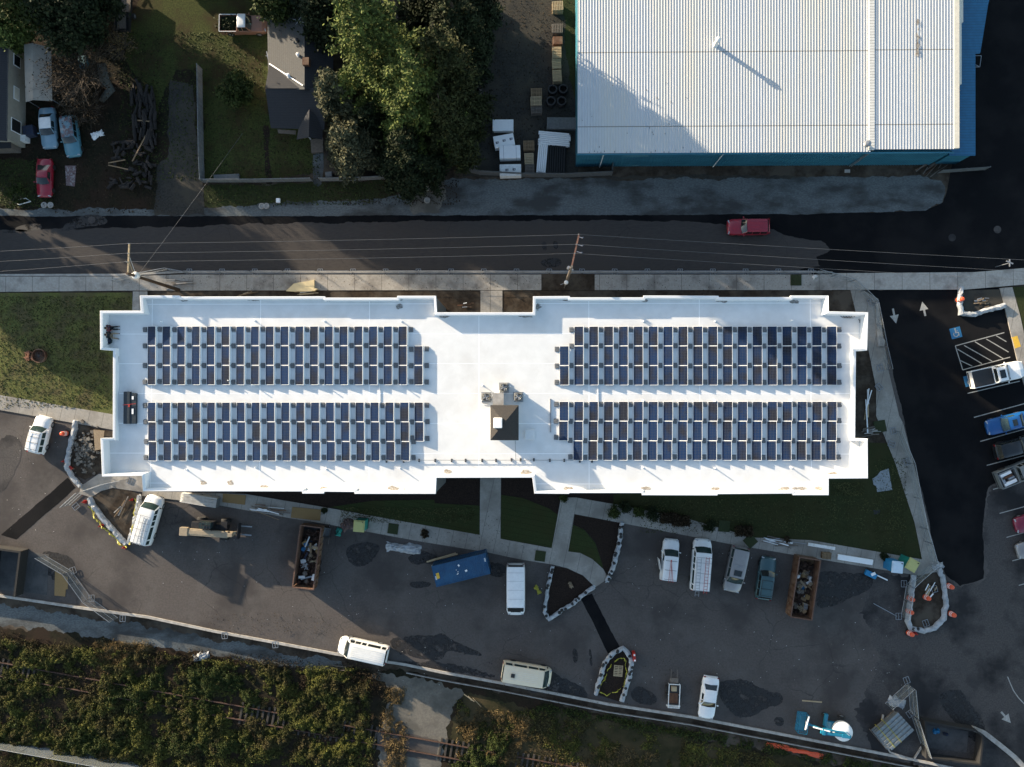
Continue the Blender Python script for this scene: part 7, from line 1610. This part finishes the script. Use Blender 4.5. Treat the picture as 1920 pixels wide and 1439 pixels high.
# ================================================================ LOGS AND YARD CLUTTER
r = random.Random(12)
log0 = MB().tube([(-.5,0,0),(0,.02,.01),(.5,0,0)],[.5,.53,.48],8).build('log', mat('log_bark', (.050,.040,.034), (.022,.018,.016), rough=.95, scale=3, stretch=(1,4,4)))
k_ = 0
def put_log(px, py, z, L, rad, rz, dip, lab):
    global k_
    o = log0 if k_ == 0 else log0.copy()
    if k_: COL.objects.link(o)
    k_ += 1
    c = G(px,py,z); o.location = c; o.scale = (L, rad*2, rad*2); o.rotation_euler = (0, dip, rz); setp(o, lab, 'log', 'logs in the dark woodpile')
for i in range(72): put_log(r.uniform(246,292), r.uniform(160,266), r.uniform(.12,.9), r.uniform(.7,2.1), r.uniform(.10,.20), R(90+r.gauss(0,10)), r.gauss(0,.08), 'dark log lying lengthwise in the upper part of the long woodpile')
for i in range(58): put_log(r.uniform(208,285), r.uniform(262,352), r.uniform(.12,.7), r.uniform(.5,1.5), r.uniform(.09,.20), R(r.uniform(0,180)), r.gauss(0,.15), 'dark log lying crosswise in the jumbled lower part of the woodpile')
for i, (a, b) in enumerate([((248,303),(273,255)),((203,310),(240,318)),((203,306),(235,300)),((258,226),(280,228))]):
    p,q_ = G(*a,.8),G(*b,.9); solo(MB(p).bar(p,q_,.12,.06), 'plank', M['wood'], 'pale plank lying over the woodpile, the %s from the %s' % (ordn([0,2,1,3][i]), 'bottom' if False else 'left'), 'plank', loc=p)
lying('dirty rug with white stripes lying on the grass right of the red coupe','rug','rug',[(122,311),(143,311),(140,350),(124,348)],.02,.03,mat('rug',(.20,.13,.13),(.36,.34,.34),rough=.9,scale=4,stops=(.5,.6)))
crate('dark blue barrel shaped bin beside the shaded tree crown','bin','bin',107,81,(.9,.8,1.0),R(20),M['denim']); crate('teal plastic box under the bare twiggy tree','plastic_box','box',154,115,(.9,1.3,.6),R(5),M['blue_wall'])
crate('small dark crate with odds and ends beside the pale house corner','crate','crate',52,245,(1.2,1.2,.8),R(10),M['denim'])
for x,y,l in [(491,387,'left of the pair below the lawn'),(500,387,'right of the pair below the lawn'),(83,385,'left of the pair at the driveway edge'),(95,385,'right of the pair at the driveway edge'),(800,354,'upper of the pair on the gravel turnout'),(801,376,'lower of the pair on the gravel turnout')]:
    c = G(x,y,.05); mb = MB().tube([(.27*math.cos(a),.27*math.sin(a),.05) for a in np.linspace(0,6.283,17)],.09,6,False); mb.lathe((0,0,0),[(.2,0),(.2,.03)],12); solo(mb,'valve_cover',M['curb'],'round pale valve cover, %s' % l,'valve cover',loc=c)
crate('small white meter box on the verge right of the two valve covers','meter_box','box',521,376,(.45,.5,.3),0,M['white'])
solo(MB(G(30,378,.3)).tube([G(24,380,.1),G(34,374,.3),G(48,372,.2),G(58,378,.1),G(36,384,.1),G(24,380,.1)],.06,6), 'white_kayak_frame', M['white_dirty'], 'bent white tube frame on the bushes at the left road edge', 'tube frame', loc=G(30,378,.3))
thicket('roadside_bush', 'green roadside bush at the left edge above the road', 'shrub', 30, 365, 1.4, 1.0, 30, M['twig'], M['leaf_shrub'], .2, 1500)
# clutter at warehouse corner
scrap('broken boards and weeds heaped at the right end of the warehouse wall', 1748, 312, 3.0, 1.6, 16, R(40), ['wood_grey','rust','wood_grey'], 31, z=.02)
lying('small square drain box beside the warehouse downspout','drain_box','drain',[(1584,318),(1594,318),(1594,324),(1584,324)],.0,.1,M['curb'])
# ================================================================ RAILWAY AND BRUSH
RT = mat('rail_rust', (.11,.055,.036), (.06,.032,.024), rough=.8, scale=5)
c0, c1 = (-60,1243), (700,1379); c2, c3 = (824,1402), (1400,1509)
d = (G(*c3,LOW)-G(*c0,LOW)); ang = math.atan2(d.y,d.x); nrm = Vector((-math.sin(ang),math.cos(ang),0))
a0, a1 = G(*c0,LOW), G(*c3,LOW); tr = thing('railway_track', 'rusty disused railway track half buried in the brush along the bottom', 'railway track', tuple(a0), ang); L = (a1-a0).length
for s in (-1,1):
    mb = MB().box((L/2, s*.75, .20),(L,.07,.14)).box((L/2, s*.75, .125),(L,.14,.02)); mb.build('rail', RT, tr)
sl0 = None; n_ = 0; x = .3
tx0 = (G(708,1385,LOW)-a0).length; tx1 = (G(822,1405,LOW)-a0).length
while x < L and n_ < 98:
    if not (tx0-.2 < x < tx1+.2) and (x > tx0-16 or x < 8):
        if sl0 is None: sl0 = MB().box((0,0,.05),(.24,2.5,.14)).build('sleeper', mat('sleeper', (.075,.062,.05), (.04,.034,.028), rough=.9, scale=4), tr, bevel=.02); o = sl0
        else: o = sl0.copy(); COL.objects.link(o); o.parent = tr
        o.location = (x, random.uniform(-.06,.06), random.uniform(-.02,.02)); o.rotation_euler = (0,0,random.uniform(-.03,.03)); n_ += 1
    x += .62
def brush(name, label, regions, m, n, size, hmax, seed, clump=1.1, asp=.6, up=.3, cut=.44):
    g = np.random.default_rng(seed); out = []
    gr = [np.random.default_rng(seed+50+k).random((60,60)) for k in range(3)]
    def vn(k, x, y):
        x = x+500; y = y+500; i = np.floor(x).astype(int); j = np.floor(y).astype(int); f = x-i; h = y-j; f = f*f*(3-2*f); h = h*h*(3-2*h); t = gr[k]
        return (t[i%60,j%60]*(1-f)+t[(i+1)%60,j%60]*f)*(1-h)+(t[i%60,(j+1)%60]*(1-f)+t[(i+1)%60,(j+1)%60]*f)*h
    tot = sum(r_[4] for r_ in regions)
    for (x0,y0,x1,y1,wgt,slope) in regions:
        k = int(2.6*n*wgt/tot)
        a_ = g.random(k); b_ = g.random(k); p0 = G(x0,y0,LOW); px = G(x1,y0+slope*(x1-x0),LOW)-p0; py = G(x0,y1,LOW)-p0
        X = p0.x+px.x*a_+py.x*b_+g.normal(size=k)*.25; Y = p0.y+px.y*a_+py.y*b_+g.normal(size=k)*.25
        s1 = vn(0,X/(2.6*clump),Y/(2.6*clump)); s2 = vn(1,X/(.9*clump),Y/(.9*clump)); s3_ = vn(2,X/(.35*clump),Y/(.35*clump))
        d = .5*s1+.32*s2+.18*s3_
        # stretch into arching sprays by shearing the finest noise
        keep = d > cut+.10*(g.random(k)-.5)
        X, Y, d = X[keep], Y[keep], d[keep]; z = hmax*np.clip((d-cut)/.35,.02,1)*(1-.55*g.random(len(d))**2)+abs(g.normal(size=len(d)))*.04
        out.append(np.stack([X,Y,LOW+z],1))
    C = np.concatenate(out)[:int(n*1.3)*2]; o = leafmesh(name, leafcloud(C,size,asp=asp,up=up), m); return setp(o, label, 'brush', kind='stuff')
brush('brambles','dense green and olive brush south of the kerb',[(-30,1195,340,1390,9,.10),(330,1235,690,1400,10,.06),(0,1340,700,1470,6,.06),(1430,1430,1560,1470,.3,.1)],M['leaf_brush'],125000,.085,.8,1,clump=.7,asp=.4,cut=.40)
brush('brambles','dark green bramble clumps between the rails and the kerb',[(150,1240,420,1400,4,.05),(400,1260,520,1400,2,.05),(-20,1270,200,1400,2,.08),(850,1370,960,1450,1.2,.05)],M['leaf_shrub'],44000,.085,1.05,2,clump=1.0,asp=.45,cut=.5)
brush('brambles','brown dead leaves and twigs in the brush',[(0,1185,640,1215,5,.10),(560,1255,715,1380,5,0),(-30,1200,690,1450,7,.05),(870,1330,1100,1450,2,.1)],M['leaf_brown'],20000,.08,.7,3,clump=.6,asp=.4,cut=.5)
brush('dead_grass','tan dead grass in the brush and along the far bank',[(180,1205,290,1260,3,.05),(860,1330,1000,1440,3,.1),(1000,1375,1400,1470,2,.17),(1440,1440,1560,1480,.5,.1),(720,1290,760,1440,1,0)],M['leaf_straw'],20000,.17,.45,4,clump=.8,asp=.14,up=.0)
brush('weeds','low green and brown weeds on the far bank at the lower right',[(860,1310,1450,1370,6,.19),(1000,1380,1700,1470,7,.15)],M['leaf_brush'],26000,.08,.25,5,clump=.9,cut=.5)
brush('weeds','low weeds under the kerb on its south side',[(1000,1318,1680,1330,3,.178)],M['leaf_shrub'],3000,.09,.3,6,clump=.5)
def litter(name, label, pxr, m, n, size, seed, z=.0):
    g = np.random.default_rng(seed); out = []
    for (x0,y0,x1,y1,k) in pxr:
        for _ in range(int(n*k)):
            p = G(g.uniform(x0,x1), g.uniform(y0,y1), z); out.append((p.x+g.normal()*.1,p.y,z+.02+abs(g.normal())*.03))
    o = leafmesh(name, leafcloud(np.array(out),size,asp=.6,up=1.5), m); return setp(o, label, 'leaf litter', kind='stuff')
litter('leaf_litter','dead leaves scattered over the yards at the top left',[(100,60,300,400,.5),(384,120,600,390,.15),(0,270,100,390,.2),(600,338,860,385,.15)],M['leaf_brown'],5200,.10,9)
litter('grass_tufts','green tufts in the yards at the top left',[(225,60,600,340,.7),(0,300,100,390,.15),(390,345,700,385,.15)],M['leaf_shrub'],9000,.10,10)
litter('leaf_litter','specks of leaves and gravel over the storage yard',[(880,0,1083,300,1)],M['leaf_brown'],1600,.08,11)

litter('grass_tufts','uneven tufts in the sunny lawn at the left',[(0,556,245,585,.2),(0,585,205,700,.6),(0,690,205,765,.3)],M['grass_leaf'],5200,.09,12,z=.1)
litter('grass_tufts','uneven tufts in the shaded lawns south of the building',[(1200,935,1700,1000,.7),(1560,905,1620,930,.1),(1640,860,1700,1030,.2),(640,952,890,980,.3)],M['grass_leaf'],4200,.08,13,z=.1)
litter('lot_specks','tiny pale scraps and pebbles scattered over the asphalt lot',[(300,1010,1700,1180,.6),(700,1180,1700,1290,.4),(0,820,120,1000,.1)],M['white_dirty'],200,.04,14,z=.01)
litter('lot_leaves','tiny dark leaves blown along the kerb and the pavements',[(380,1150,620,1190,.3),(240,518,1520,545,.4),(900,1235,1300,1330,.3),(640,960,1000,1040,.2)],M['leaf_brown'],1100,.055,15,z=.13)
